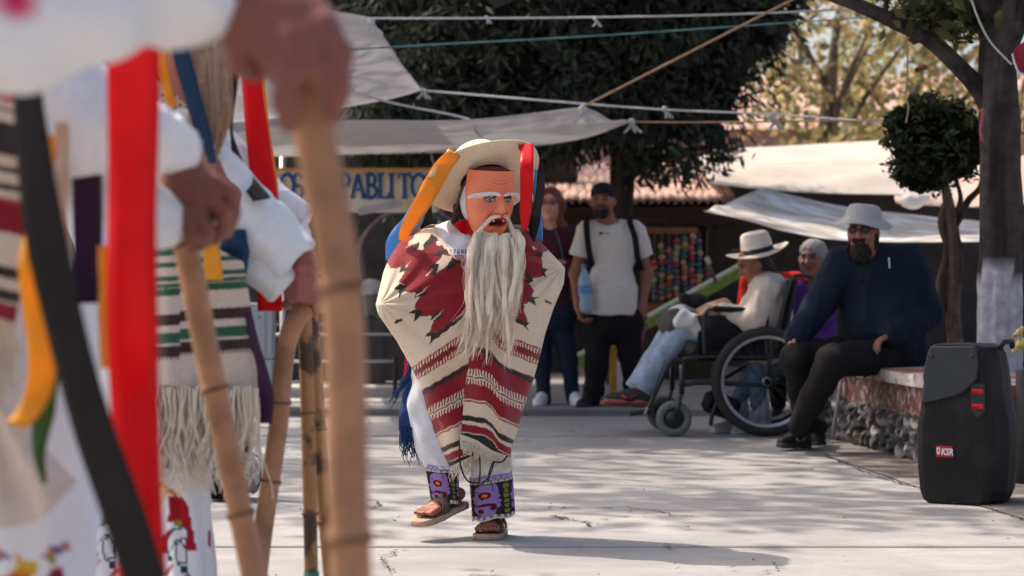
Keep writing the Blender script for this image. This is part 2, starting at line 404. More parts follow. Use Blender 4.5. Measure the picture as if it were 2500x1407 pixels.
V = np.stack([q_-dx, q_-dy_+up_, q_+dx+up_*2, q_+dy_], 1).reshape(-1, 3); lit = mk('fallen_leaves', (V, np.arange(len(V)).reshape(-1, 4)), M('dead_leaf', (.16, .10, .06), .9, .5, 3)); tag(lit, 'scattered bits of dry leaf and grit on the plaza paving', 'leaf litter', kind='stuff')
wk = mk('raised_walk', box((0, 16.9+6, .0), (60, 12, .10), None, .008), m_walk, smooth=False); tag(wk, kind='structure')
WZ = .05      # height of the raised walk
# ---------------------------------------------------------------- the masked dancer in the serape
Y0 = 9.35
m_wool = M('serape_wool', vcol=True, rough=.95, var=.20, scale=240, bump=.45, bscale=420, spec=.1, sheen=.25, wr=(.22, 3.5))
m_skin = M('skin_paint', vcol=True, rough=.55, var=.08, scale=60, spec=.35, sss=.08)
m_white = M('white_cotton', (.78, .78, .80), .9, .06, 40, .15, 160, spec=.1, trans=.12, wr=(.35, 7.))
m_straw = M('straw', (.74, .62, .46), .85, .16, 150, .35, 260, spec=.15)
m_hair = M('horse_hair', (.98, .85, .67), .5, .08, 60, .25, 300, spec=.4, trans=.25)
m_mask = M('painted_wood', vcol=True, rough=.42, var=.05, scale=70, spec=.4)
m_leather = M('brown_leather', (.10, .062, .040), .6, .25, 80, .3, 300)
m_sole = M('sandal_sole', (.40, .27, .18), .8, .2, 50, .2, 200)
m_fringe = M('cream_yarn', (.68, .58, .46), .95, .12, 90)
m_vc = M('painted_cloth', vcol=True, rough=.9, var=.08, scale=180, bump=.25, bscale=350, spec=.1, trans=.06)
RB = {k: M('satin_'+k, c, .36, .06, 12, spec=.30, trans=.42, wr=(.12, 3.)) for k, c in dict(red=(.82, .010, .016), orange=(.90, .38, .04), blue=(.16, .38, .70), black=(.032, .027, .027), navy=(.02, .06, .13), yellow=(.88, .42, .03), purple=(.075, .028, .075), green=(.06, .13, .025), white=(.75, .72, .68), cream=(.62, .45, .32)).items()}
dancer = thing('person', P(1190, 1318, Y0)*np.array([1, 1, 0]), 'dancer in pale-orange old man mask, straw hat with ribbons and red and cream serape', 'person')
# body -----------------------------------------------------------------
D = lambda x, y, dy=0.: P(x, y, Y0+dy)
b = Blob()
HC = D(1186, 482, -.11)
skin = srgb(150, 88, 66)
b.ell(HC, (.083, .098, .115)).cap(D(1185, 560, -.03), D(1175, 610, .02), .055, .06)
b.cap(D(1175, 620, .03), D(1172, 760, .06), .13, .13, .05).cap(D(1172, 760, .06), D(1170, 900, .08), .13, .135, .05)
b.chain([D(1060, 620, .02), D(965, 735, -.02), D(1120, 800, -.10)], [.055, .047, .034]).chain([D(1290, 620, .02), D(1340, 680, -.02), D(1235, 790, -.10)], [.055, .047, .034])
b.cap(D(1120, 800, -.10), D(1150, 815, -.11), .036, .030).cap(D(1235, 790, -.10), D(1205, 812, -.11), .036, .030)
b.chain([D(1120, 910, .07), D(1058, 1055, .03), D(1088, 1215, -.02)], [.08, .045, .030]).chain([D(1205, 910, .07), D(1200, 1090, 0), D(1200, 1275, .02)], [.08, .05, .032])
# right foot flat, toes towards the camera
def foot(heel, toe, zl, side=1):
    heel, toe = np.array(heel), np.array(toe); f = toe-heel; L = np.linalg.norm(f); f /= L; s = np.cross(f, [0, 0, 1.0]); s /= np.linalg.norm(s); u = np.cross(s, f)
    b.cap(heel+u*.026, heel+f*L*.60+u*.020, .027, .021, .02).cap(heel+f*L*.66+u*.014-s*.02, heel+f*L*.66+u*.014+s*.02, .016, .016, .02)
    for i in range(5):
        o = (i-2)*.0175; r = .0125 if side*(i-2) == 2 else .0092
        b.cap(heel+f*L*.70+s*o+u*.016, heel+f*(L*(.93-.012*abs(i-2+.6*side)))+s*o*1.1+u*.011, r, r*.95, .004)
    return f, s, u
gz = .032
hr, tr_ = D(1214, 1300, .07), D(1186, 1300, -.13); hr[2] = gz; tr_[2] = gz
fr = foot(hr, tr_, gz, 1)
hl, tl = D(1122, 1222, .02), D(1026, 1264, -.17)
fl = foot(hl, tl, 0, -1)
b.cap(D(1200, 1265, .02), hr+fr[0]*.035+fr[2]*.03, .032, .028, .03).cap(D(1088, 1212, -.02), hl+fl[0]*.05+fl[2]*.035, .030, .026, .03)
for t in range(5): b.paint(tr_+fr[1]*(t-2)*.019+fr[2]*.02+fr[0]*.0, (.006, .006, .006), srgb(190, 140, 120), None, .5)
b.obj('body', m_skin, dancer, .0062, None, skin)
# serape -----------------------------------------------------------------
CREAM, RED, BLK = np.array((.68, .545, .405)), np.array((.25, .014, .020)), np.array((.030, .024, .022))
Z = lambda pts: [(920+a/4.69, 560+c/4.69) for a, c in pts]
polys = [(RED, [(530, 240), (690, 100), (800, 260), (1010, 440), (1060, 520), (1075, 700), (1010, 930), (870, 1050), (720, 1190), (600, 1190), (640, 1090), (650, 1050), (620, 990), (500, 1000), (430, 890), (465, 815), (500, 780), (440, 720), (320, 725), (350, 640), (258, 610), (290, 540), (330, 505), (270, 440), (160, 455), (120, 380), (150, 290), (320, 90), (470, -20), (540, -10), (430, 80), (480, 150), (420, 240)]),
 (RED, [(1000, 400), (1720, -40), (1720, 800), (1500, 1000), (1380, 935), (1180, 890), (1000, 950)]),
 (RED, [(1600, -40), (1780, 20), (1985, 235), (1900, 265), (1880, 350), (1905, 470), (1890, 545), (1790, 555), (1730, 610), (1790, 700), (1780, 750), (1720, 850), (1670, 860), (1690, 960), (1730, 1080), (1690, 1090), (1520, 1010), (1380, 940), (1300, 600)]),
 (CREAM, [(330, 215), (430, 90), (560, 5), (670, 50), (560, 140), (480, 150), (380, 205)]), (CREAM, [(860, 310), (760, 300), (680, 400), (700, 420), (690, 500), (780, 440), (850, 380)]),
 (BLK, [(630, 65), (700, 100), (545, 245), (525, 200)]), (BLK, [(640, 300), (700, 260), (790, 225), (820, 265), (720, 318)]), (BLK, [(590, 430), (640, 408), (722, 402), (702, 450), (662, 535), (636, 525), (650, 450)]), (BLK, [(940, 380), (880, 335), (815, 400), (788, 492), (855, 452)]),
 (BLK, [(485, 145), (440, 200), (400, 275), (425, 265), (485, 220)]), (BLK, [(320, 360), (262, 505), (385, 465), (402, 450), (310, 440), (335, 400)]), (BLK, [(195, 690), (260, 628), (358, 636), (322, 722), (248, 782), (265, 690)]), (BLK, [(505, 645), (423, 785), (550, 762), (592, 730), (480, 730), (513, 690)]),
 (BLK, [(358, 962), (430, 917), (524, 917), (502, 1003), (418, 1057), (445, 965)]), (BLK, [(704, 910), (607, 1045), (720, 1033), (764, 990), (660, 1000), (713, 950)]), (BLK, [(548, 1222), (610, 1178), (700, 1178), (880, 1045), (1010, 950), (1010, 1000), (745, 1203), (603, 1317), (630, 1227)]), (BLK, [(203, 1072), (230, 1038), (302, 1003), (292, 1047), (240, 1077)]),
 (CREAM, [(405, 362), (325, 432), (342, 438)]), (CREAM, [(615, 637), (435, 772), (472, 768)]), (CREAM, [(785, 907), (635, 1042), (662, 1043)]), (CREAM, [(665, 437), (565, 532), (582, 538)]),
 (BLK, [(1868, 470), (1910, 442), (1963, 470), (1912, 490), (1942, 568), (1888, 530)]), (BLK, [(1718, 768), (1862, 773), (1792, 802), (1822, 883), (1728, 820)]), (BLK, [(1797, 292), (1852, 268), (1838, 185), (1903, 323)]), (BLK, [(1656, 602), (1710, 568), (1698, 468), (1793, 602), (1740, 618)]), (BLK, [(1636, 798), (1684, 890), (1650, 923), (1607, 890), (1660, 878)]),
 (BLK, [(1350, 915), (1432, 938), (1440, 975), (1502, 982), (1700, 1055), (1744, 1066), (1712, 1110), (1733, 1175), (1680, 1112), (1520, 1028), (1350, 960)]), (BLK, [(1908, 803), (1982, 828), (1998, 862), (1930, 842)]), (BLK, [(1955, 215), (2003, 292), (1970, 262)]), (CREAM, [(1620, 360), (1640, 350), (1660, 385)]), (CREAM, [(1770, 190), (1830, 240), (1790, 235)]), (CREAM, [(1640, 510), (1700, 560), (1660, 550)])]
polys = [(c, Z(p)) for c, p in polys]
def serape_color(x, y, right):
    jx = .6*np.sin(y*1.9+x*.35)+.9*np.sin(y*.23-x*.16); jy = .6*np.sin(x*1.7+y*.4)+.9*np.sin(x*.21-y*.13); x, y = x+jx, y+jy
    col = np.tile(CREAM, x.shape+(1,)).astype(float)
    for c, p in polys: col[inpoly(x, y, p)] = c
    if right: v = y-np.interp(x, [1100, 1144, 1184, 1201, 1218, 1241, 1281, 1330], [915, 919, 925, 937, 959, 973, 988, 1008])
    else:
        v = y-992.
        for _ in range(5): v = y-992-(-.51+np.where(v < 0, .00115, .0006)*v)*(x-1090)
    s = x*.9; tick = (np.mod(s, 6.2) < 3.1)
    w1 = v+1.0*np.sin(x*1.3)
    low = v > -160
    def band(a, c, colr, cond=None):
        m = low & (w1 >= a) & (w1 < c)
        if cond is not None: m = m & cond
        col[m] = colr
    band(-152, -109, RED); band(-149, -138, CREAM, tick); band(-122, -111, CREAM, tick); band(-134, -129, BLK*.9+RED*.4)
    band(-75, 62, RED); band(-73, -61, BLK); band(-20, -5, CREAM, tick); band(5, 17, CREAM, tick); band(-5, 5, CREAM); band(-2, 1.5, BLK)
    band(55, 58, CREAM); band(96, 109, BLK); band(118, 139, RED); band(137, 139.5, CREAM); band(139.5, 200, BLK)
    return col
def sdepth(x, y):
    xl = np.interp(y, [545, 575, 595, 635, 665, 745, 765, 832, 885, 925, 965, 1047, 1105, 1140], [1060, 1005, 975, 950, 940, 920, 925, 970, 1000, 1020, 1033, 1046, 1078, 1095])
    xr = np.interp(y, [545, 582, 620, 658, 690, 752, 812, 870, 930, 1000, 1050, 1117, 1140], [1280, 1310, 1345, 1378, 1375, 1350, 1330, 1316, 1300, 1275, 1262, 1247, 1245])
    s = (x-(xl+xr)/2)/((xr-xl)/2+1); d = np.interp(y, [545, 620, 720, 850, 1000, 1140], [.07, .17, .23, .21, .17, .14])
    return d*np.sqrt(np.clip(1-s*s, 0, 1))**.85, s
def serape_panel(G2, right):
    x, y = G2[..., 0], G2[..., 1]; d, s = sdepth(x, y)
    step = np.clip((y-800)/110, 0, 1); step = step*step*(3-2*step)
    fold = .010*np.sin((x+ (y-900)*.35)/23.)*np.clip((y-760)/150, 0, 1)+.009*np.sin((x-y*.6)/31.)+.009*np.sin((x*.5+y)/36.)+.006*np.sin((x*.8-y*.3)/17.)*np.clip((y-640)/120, 0, 1)
    for xe, ye in ((930, 742), (1372, 658)): rr_ = np.hypot(x-xe, y-ye); fold = fold+.011*np.sin(15*np.arctan2(y-ye, x-xe)+rr_/60.)*np.exp(-rr_/170.)*(1-np.exp(-rr_/45.))
    fold = fold+.008*np.sin((x-1180)/np.interp(y, [560, 1140], [34, 15]))*np.clip((y-700)/200, 0, 1)
    if right: fold = fold-.014*np.exp(-((x-np.interp(y, [860, 1120], [1190, 1215]))/16)**2)*np.clip((y-860)/100, 0, 1)+.012*np.exp(-((x-np.interp(y, [860, 1120], [1222, 1236]))/14)**2)*np.clip((y-860)/100, 0, 1)
    Y = Y0-d-fold+(-.022 if right else .014)*step
    W = np.stack([(x-CX)/F*Y, Y, CH-(y-HY)/F*Y], -1)
    return W
Lt = coons([(1003, 576), (1030, 562), (1057, 557), (1092, 602), (1122, 645), (1150, 690)], [(1096, 1141), (1128, 1124), (1167, 1106)],
           [(1003, 576), (975, 595), (950, 635), (938, 665), (919, 745), (925, 767), (970, 832), (1000, 885), (1020, 925), (1033, 965), (1040, 1020), (1046, 1047), (1058, 1068), (1078, 1108), (1096, 1141)], [(1150, 690), (1152, 860), (1166, 980), (1167, 1106)], 200, 380, False)
Rt = coons([(1150, 690), (1210, 625), (1268, 570), (1288, 566), (1310, 582)], [(1125, 1063), (1165, 1078), (1200, 1102), (1246, 1118)],
           [(1150, 690), (1149, 860), (1140, 920), (1133, 980), (1125, 1063)], [(1310, 582), (1345, 620), (1378, 656), (1375, 692), (1350, 752), (1330, 812), (1316, 870), (1300, 930), (1275, 1000), (1262, 1050), (1246, 1095), (1246, 1118)], 200, 380, False)
ser = []; scol = []
for G2, rt in ((Lt, False), (Rt, True)):
    V, Fq = sheet(serape_panel(G2, rt), .006); cc = serape_color(G2[..., 0], G2[..., 1], rt).reshape(-1, 3)
    ser.append((V, Fq)); scol.append(np.vstack([cc, cc]))
# back panel joins the same outline
ub = np.linspace(-1, 1, 60)[:, None]; yb_ = np.linspace(550, 1060, 80)[None, :]
xl = np.interp(yb_, [550, 575, 595, 635, 665, 745, 765, 832, 885, 925, 965, 1047, 1105], [1050, 1007, 979, 954, 944, 924, 929, 974, 1004, 1024, 1037, 1050, 1078]); xr = np.interp(yb_, [550, 582, 620, 658, 690, 752, 812, 870, 930, 1000, 1050, 1117], [1280, 1306, 1341, 1374, 1371, 1346, 1326, 1312, 1296, 1271, 1258, 1243])
xb = (xl+xr)/2+ub*(xr-xl)/2; Yb = Y0+.005+np.interp(yb_, [545, 640, 800, 1060], [.05, .17, .2, .17])*np.sqrt(np.clip(1-ub*ub, 0, 1))+.01*np.sin(ub*14)
GB = np.stack([(xb-CX)/F*Yb, Yb, CH-(yb_+0*ub-HY)/F*Yb], -1)
V, Fq = sheet(GB, .006); ser.append((V, Fq)); xx, yy = np.broadcast_to(xb, Yb.shape), np.broadcast_to(yb_, Yb.shape)
cc = serape_color(2340-xx, yy, True).reshape(-1, 3); scol.append(np.vstack([cc, cc]))
mk('serape', cat(ser), m_wool, dancer, True, np.vstack(scol))
# fringe and dark tie cords
def strands(roots, dirs, L, r0, seed, nseg=7, curl=.006, n=4):
    r = np.random.default_rng(seed); out = []
    for a, d in zip(roots, dirs):
        l = L*r.uniform(.65, 1.25); t = np.linspace(0, 1, nseg)[:, None]; ph = r.uniform(0, 6, 2)
        p = a+d*l*t+np.hstack([curl*np.sin(t*7+ph[0])*t, curl*np.cos(t*6+ph[1])*t, 0*t])
        out.append(tube(p, r0*np.linspace(1, .5, nseg), n, False))
    return cat(out)
rf, df = [], []
gR = serape_panel(Rt, True); gL = serape_panel(Lt, False)
for i in range(120):
    u = i/119; q = gR[int(u*198), -1]+np.array([0, -.006, .004]); rf.append(q); df.append(np.array([.10*math.sin(i*1.7)+.1*(u-.2), -.10+.05*math.sin(i*2.3), -1]))
for i in range(60):
    u = i/59; q = gL[int(u*198), -1]+np.array([0, 0, .004]); rf.append(q); df.append(np.array([.12*math.sin(i*1.3), -.06, -1]))
mk('fringe', strands(rf, df, .058, .0022, 3), m_fringe, dancer)
for k, c in enumerate([[(1122, 1068, -.19), (1122, 1120, -.20), (1128, 1150, -.19), (1143, 1175, -.17), (1165, 1180, -.15)], [(1170, 1110, -.17), (1172, 1150, -.18), (1168, 1190, -.17)], [(1207, 1125, -.17), (1200, 1150, -.17), (1188, 1172, -.17), (1173, 1182, -.17)], [(1240, 1112, -.15), (1225, 1128, -.16), (1205, 1130, -.16), (1195, 1152, -.17), (1192, 1178, -.16)]]):
    p = interp(PXd(c, Y0), 40); s = np.linspace(0, 40, 40); p[:, 0] += .0015*np.sin(s*2.2)
    mk('tie_cord', tube(p, .0032, 6), M('dark_yarn', (.035, .022, .018), .9, .3, 200), dancer)
# white shirt front with embroidery -------------------------------------------
G2 = coons([(1040, 566), (1075, 548), (1110, 537), (1160, 545), (1215, 560)], [(1100, 700), (1160, 720), (1215, 720)], [(1040, 566), (1060, 630), (1100, 700)], [(1215, 560), (1215, 640), (1215, 720)], 90, 90)
x, y = G2[..., 0], G2[..., 1]; d, s = sdepth(x, y)
Yd = Y0-d*.86+.004*np.sin(x/9.+y/14.)+.006*np.sin(x/15.-y/9.)+np.clip((575-y)/40, 0, 1)*.07
W = np.stack([(x-CX)/F*Yd, Yd, CH-(y-HY)/F*Yd], -1)
col = np.tile(np.array((.76, .75, .77)), x.shape+(1,))
rr = np.hypot(x-1120, y-640); aa = np.arctan2(y-640, x-1120)
ray = np.mod(aa*3.2, 1) < .62
col[(rr < 18.5) & (rr > 9) & ray & (y < 650)] = (.52, .03, .09); col[(rr < 9.5) & (rr > 4)] = (.66, .36, .05); col[rr < 4.2] = (.03, .05, .14); col[(rr > 9.5) & (rr < 11)] = (.72, .7, .66)
lt = (y > 610+.02*(x-1110)) & (y < 619.5) & (x > 1097) & (x < 1146)
col[lt & (np.mod(x-1097, 9.5) < 6.4) & ~((np.abs(y-614.5) < 1.4) & (np.mod(x, 5) > 2.2))] = (.025, .07, .17)
mk('shirt', sheet(W, .004), m_vc, dancer, True, np.vstack([col.reshape(-1, 3)]*2))
G2 = coons([(1108, 548), (1122, 540), (1150, 536)], [(1112, 556), (1130, 570), (1155, 578)], [(1108, 548), (1112, 556)], [(1150, 536), (1155, 578)], 20, 12)
Yd = Y0-.105-.012*np.sin((G2[..., 0]-1098)/9.); mk('neckerchief', sheet(np.stack([(G2[..., 0]-CX)/F*Yd, Yd, CH-(G2[..., 1]-HY)/F*Yd], -1), .006), RB['red'], dancer)
# trousers and embroidered cuffs -------------------------------------------
def leg_loft(rows, n=64, cuffcol=None, wob=.004, seed=0):
    """rows: (px centre, py, half width px, dy)"""
    r = interp([(a, c, e, f) for a, c, e, f in rows], 46); a = np.linspace(0, 2*np.pi, n, endpoint=False); V = []
    for q in r:
        c = P(q[0], q[1], Y0+q[3]); hw = q[2]/F*Y0; rad = hw*(1+.0*a)+wob*np.sin(3*a+q[1]/17.+seed)+wob*.6*np.sin(7*a-q[1]/23.)
        V.append(np.stack([c[0]+rad*np.cos(a), c[1]+rad*.95*np.sin(a), np.full(n, c[2])+.010*np.cos(a)*0], -1))
    V = np.transpose(np.array(V), (1, 0, 2)).reshape(-1, 3)
    return V, gridF(n, 46, True)
lrows = [(1075, 880, 72, .06), (1052, 950, 62, .05), (1050, 1040, 55, .02), (1062, 1095, 48, .0), (1076, 1136, 40, -.02), (1080, 1146, 38, -.02)]
rrows = [(1190, 880, 72, .05), (1195, 1000, 60, .02), (1196, 1090, 52, .0), (1197, 1150, 49, .0), (1198, 1172, 48, .0)]
mk('trousers', cat([leg_loft(lrows, seed=1), leg_loft(rrows, seed=4)]), m_white, dancer)
def cuff_col(u, v):
    """u across (0..1 around the front), v down 0..1"""
    LAV, DK, OL, DR, OR, WH = map(np.array, ((.30, .20, .46), (.032, .024, .022), (.20, .20, .04), (.13, .012, .022), (.80, .17, .02), (.7, .66, .68)))
    col = np.tile(DK, u.shape+(1,)).astype(float)
    uu = np.mod((u-.40)/.68+.5, 1.0)-.5; vv = (v-.56)/.40
    rad = np.hypot(uu/.36, vv*.86); an = np.arctan2(vv, uu)
    col[rad < .93+.07*np.sin(9*an+.6)+.05*np.sin(4*an)] = LAV; col[(np.abs(np.mod(an*1.6+rad*.8, 1)-.5) < .045) & (rad > .62) & (rad < .9)] = DK*1.5
    pet = (np.abs(vv-.18-2.6*(uu+.04)**2) < .075*(1-np.abs(uu)*2.6)+.02) & (np.abs(uu+.02) < .27) | (np.hypot((uu-.17)/.075, (vv-.40)/.20) < 1) | (np.hypot((uu+.13)/.09, (vv-.52)/.13) < 1) | (np.hypot((uu+.02)*(1+.25*(vv+.34)), (vv+.34)/1.5) < .150+.02*np.sin(5*an))
    col[pet] = DR; col[np.hypot(uu+.015, (vv+.33)/1.25) < .075] = OR; col[(np.hypot(uu-.05, (vv-.1)/1.2) < .03)] = LAV
    vine = (np.abs(np.abs(uu)-.5) < .035+.05*np.abs(np.sin(v*17))) ; col[vine & (np.mod(v*9, 1) < .75)] = OL*1.1
    topb = v < .17; zz = np.mod(u*9, 1)
    col[topb] = np.where((np.abs(zz-.5)*.26 < v-.03)[topb][:, None], WH*.9, LAV); col[topb & (np.hypot((zz-.5)/1.6, (v-.115)/.35) < .13)] = OL
    col[v < .035] = LAV*1.2; col[(v > .165) & (v < .185)] = DK
    bot = v > .90; col[bot] = WH*.9; col[bot & (zz < .55) & (v < .965)] = OL
    return col
def cuff(name, tl, tr, bl, br, dyt, dyb, seed):
    nu, nv = 150, 90; a = np.linspace(0, 2*np.pi, nu, endpoint=False); v = np.linspace(0, 1, nv)
    V = np.zeros((nu, nv, 3))
    for j, t in enumerate(v):
        l = np.array(tl)*(1-t)+np.array(bl)*t; r = np.array(tr)*(1-t)+np.array(br)*t; c = (l+r)/2; hw = (r[0]-l[0])/2
        Yc = Y0+dyt*(1-t)+dyb*t; rad = hw/F*Yc*(1+.02*np.sin(4*a+seed)+.015*np.sin(7*a+t*3))
        px = c[0]; sl_ = (r[1]-l[1])/(r[0]-l[0]+1e-6)
        q = P(px, c[1], Yc); V[:, j] = np.stack([q[0]+rad*np.cos(a), q[1]+rad*.95*np.sin(a), q[2]-sl_*rad*np.cos(a)+.004*np.sin(5*a+seed)*t], -1)
    u = np.mod(-np.cos(a)*0+(a/(2*np.pi))*2.0, 1.0)[:, None]+0*v[None]
    col = cuff_col(u, v[None]+0*a[:, None])
    th = .003; V2 = V.copy(); cen = V.mean(0, keepdims=True); V2 = cen+(V-cen)*.965
    W = np.vstack([V.reshape(-1, 3), V2.reshape(-1, 3)]); Fq = gridF(nu, nv, True); n = nu*nv; i = np.arange(nu); i2 = (i+1) % nu
    rim = np.vstack([np.stack([i*nv+nv-1, i2*nv+nv-1, i2*nv+nv-1+n, i*nv+nv-1+n], -1), np.stack([i2*nv, i*nv, i*nv+n, i2*nv+n], -1)])
    mk(name, (W, np.vstack([Fq, Fq[:, ::-1]+n, rim])), m_vc, dancer, True, np.vstack([col.reshape(-1, 3)]*2))
cuff('embroidered_cuff', (1036, 1131), (1117, 1140), (1056, 1238), (1122, 1226), -.02, -.04, 1.)
cuff('embroidered_cuff', (1146, 1166), (1250, 1151), (1153, 1272), (1257, 1257), .0, .0, 2.5)
# sandals -------------------------------------------
def sandal(heel, toe, f, s, u, bendz=0.0):
    L = np.linalg.norm(toe-heel); out = []
    prof = [(-.06, .030), (.0, .044), (.2, .043), (.45, .046), (.7, .058), (.9, .056), (1.05, .044), (1.12, .02)]
    n = 24; t = np.linspace(-.06, 1.12, n); wd = np.interp(t, [q[0] for q in prof], [q[1] for q in prof])
    G = np.stack([heel[None]+f*(t*L)[:, None]+s*(k*wd)[:, None]-u*.018 for k in np.linspace(-1, 1, 7)], 1)
    sole = mk('sandal', sheet(G, .022), m_sole, dancer)
    for tt, hw, hh in ((.60, .050, .050), (.70, .049, .044), (.80, .045, .036)):
        a = np.linspace(np.pi*1.02, -.02*np.pi, 20); c = heel+f*L*tt-u*.008
        p = np.array([c+s*hw*math.cos(q)+u*hh*max(math.sin(q), -.1)-f*.05*math.sin(q)*(1 if tt > .65 else .7) for q in a])
        V, Fq = sheet(np.stack([p-f*.015+u*.002, p+u*.006, p+f*.015+u*.002], 1), .005); mk('strap', (V, Fq), m_leather, sole)
    a = np.linspace(np.pi*1.0, 0, 20); c = heel+f*L*.30+u*.0
    p = np.array([c+s*.044*math.cos(q)+u*(.06*math.sin(q))-f*.02 for q in a]); mk('strap', sheet(np.stack([p-f*.012, p+f*.012], 1), .005), m_leather, sole)
sandal(hr, tr_, *fr); sandal(hl, tl, *fl)
# blue sash hanging at the side -------------------------------------------
mb = M('navy_wool', (.018, .050, .155), .95, .2, 160, .2, 300, trans=.1)
sash = mk('sash', ribbon(PXd([(1008, 880, .02), (1003, 950, .0), (997, 1010, -.01), (993, 1050, -.01)], Y0), [.035, .06, .07, .068], (1, -.3, 0), .004, 30, .004, 3), mb, dancer)
rf = [P(975+i*37/44, 1046+3*math.sin(i), Y0-.01+.012*math.sin(i*1.7)) for i in range(45)]; df = [np.array([.10+.25*(i/44)+.1*math.sin(i*2.1), -.03, -1]) for i in range(45)]
rf += [P(1000+4*math.sin(i), 898+i*3, Y0-.02) for i in range(9)]; df += [np.array([-.55-.1*math.sin(i), -.1, -.9]) for i in range(9)]
mk('yarn_fringe', strands(rf, df, .115, .0030, 8, 8, .01), mb, sash)
mk('ribbon', ribbon(PXd([(1000, 850, .06), (993, 900, .05), (990, 950, .05)], Y0), .02, (1, 0, 0), .001, 12), RB['red'], dancer)
# head: mask, hair, head cloth -------------------------------------------
yaw = R(27); fw = np.array([math.sin(yaw), -math.cos(yaw), -.10]); fw /= np.linalg.norm(fw); rt = np.array([math.cos(yaw), math.sin(yaw), 0.]); up = np.cross(rt, fw); up /= np.linalg.norm(up)
if up[2] < 0: up = -up
MC = D(1188, 492, -.11)
def face(u, v, w): return MC+rt*u+up*v+fw*w
nu, nv = 150, 190; uu = np.linspace(-1, 1, nu)[:, None]; vv = np.linspace(-.130, .122, nv)[None, :]
hw = np.interp(vv, [-.13, -.11, -.08, -.03, .03, .08, .122], [.036, .054, .070, .084, .090, .088, .084])
U = np.sin(uu*np.pi/2)*hw; V_ = vv+0*uu; g = lambda cu, cv, su, sv: np.exp(-((U-cu)/su)**2-((V_-cv)/sv)**2)
dep = .112*np.cos(uu*np.pi/2)**.62*np.interp(vv, [-.13, -.10, .0, .09, .122], [.70, .86, 1., 1.0, .95])
dep = dep+.040*g(0, -.024, .0115, .018)+.026*g(0, .004, .010, .026)+.008*g(.017, -.030, .010, .010)+.008*g(-.017, -.030, .010, .010)
for sg in (-1, 1): dep = dep-.012*g(sg*.036, .016, .020, .012)+.008*g(sg*.036, .035, .03, .008)+.011*g(sg*.046, -.022, .022, .018)-.006*g(sg*.034, -.045, .008, .02)
dep = dep+.0026*np.sin((V_+.010*np.cos(U*38))*430)*g(0, .078, .07, .022)
ms = .030*np.cos(np.clip(U/.032, -1, 1)*np.pi/2); mo = np.exp(-((U/.029)**4))*np.exp(-(((V_+.072+.35*U*U/.03)/.0105)**4))
dep = dep-.024*mo+.006*np.exp(-((np.hypot(U/.034, (V_+.072)/.0175)-1)/.25)**2)
G = MC+rt*U[..., None]+up*V_[..., None]+fw*dep[..., None]
MA = np.array((.88, .245, .115)); col = np.tile(MA, U.shape+(1,)).astype(float)
def mixc(a, c):
    global col
    a = np.clip(a, 0, 1)[..., None]; col = col*(1-a)+np.array(c)*a
for sg in (-1, 1): mixc(.65*g(sg*.052, -.018, .022, .022), (.62, .11, .09))
mixc(.5*g(0, -.03, .014, .02), (.74, .20, .10)); mixc(.45*np.clip(-np.sin((V_+.010*np.cos(U*38))*430), 0, 1)*g(0, .078, .07, .022), (.36, .10, .06))
for sg in (-1, 1):
    e = np.hypot((U-sg*.036)/.0205, (V_-.0135)/.0095); mixc((e < 1)*1., (.012, .010, .010))
    lid = np.hypot((U-sg*.036)/.021, (V_-.0235)/.0125); mixc(((lid < 1) & (V_ > .0200))*1., (.03, .016, .014))
    e = np.hypot((U-sg*.036)/.0165, (V_-.0125)/.0065); mixc((e < 1)*1., (.62, .62, .60))
    ir = np.hypot(U-sg*.036-.002, V_-.0128); mixc((ir < .0066)*1., (.16, .24, .30)); mixc((ir < .0028)*1., (.01, .01, .01))
mixc(.55*g(0, .012, .016, .006)*0, (0, 0, 0))
for sg in (-1, 1): mixc(.55*np.exp(-((np.abs(U)-.026-.35*(-.022-V_))/.0035)**2)*((V_ < -.016) & (V_ > -.06)), (.42, .08, .05)); mixc(.5*g(sg*.036, -.004, .02, .005), (.60, .16, .12)); mixc(.5*g(sg*.0165, -.012, .004, .022), (.50, .12, .07))
mixc(.8*g(.009, -.040, .005, .003)+.8*g(-.009, -.040, .005, .003), (.18, .04, .03))
rim = np.hypot(U/.033, (V_+.072)/.0165); mixc(((rim < 1.12))*1., (.50, .035, .02)); mixc(np.clip(mo*1.6-.2, 0, 1), (.06, .008, .008))
mixc(((V_ < -.092) & (np.abs(U) < .02))*.5, (.70, .19, .09))
mask = mk('mask', sheet(G, .006), m_mask, dancer, True, np.vstack([col.reshape(-1, 3)]*2))
m_tooth = M('tooth_white', (.80, .76, .66), .4, .05)
for u0, v0 in ((-.022, -.0655), (.020, -.0650)): mk('tooth', box(face(u0, v0, .110), (.009, .006, .008), np.stack([rt, fw, up], 1), .002), m_tooth, mask)
def hair(roots, tips, mids, nper, spread, r0, seed, nseg=14, wav=.01, freq=3.0):
    r = np.random.default_rng(seed); out = []
    for a, m_, t_ in zip(roots, mids, tips):
        path = interp(np.vstack([a, m_, t_]), nseg); ph = r.uniform(0, 6.28, 2); s = np.linspace(0, 1, nseg)
        path = path+np.outer(wav*np.sin(s*6.28*freq*.5+ph[0])*s**.7, rt)+np.outer(.5*wav*np.cos(s*6.28*freq*.5+ph[1])*s, fw)
        for _ in range(nper):
            o = r.normal(0, 1, 3); o /= max(1, np.linalg.norm(o)*.8); e = r.normal(0, 1, 3); j = r.normal(0, .0035, (nseg, 3)).cumsum(0)*.28
            sp = spread*(.55+.6*np.sin(s*np.pi*.8+.35))
            p = path+np.outer(sp, o)*np.array([1, .5, .25])+np.outer(s**2*spread*.6, e)+j*s[:, None]
            l = r.uniform(.8, 1.04); k = min(nseg, max(5, int(nseg*l))); out.append(tube(p[:k], r0*np.linspace(1, .35, k), 3, False))
    return cat(out)
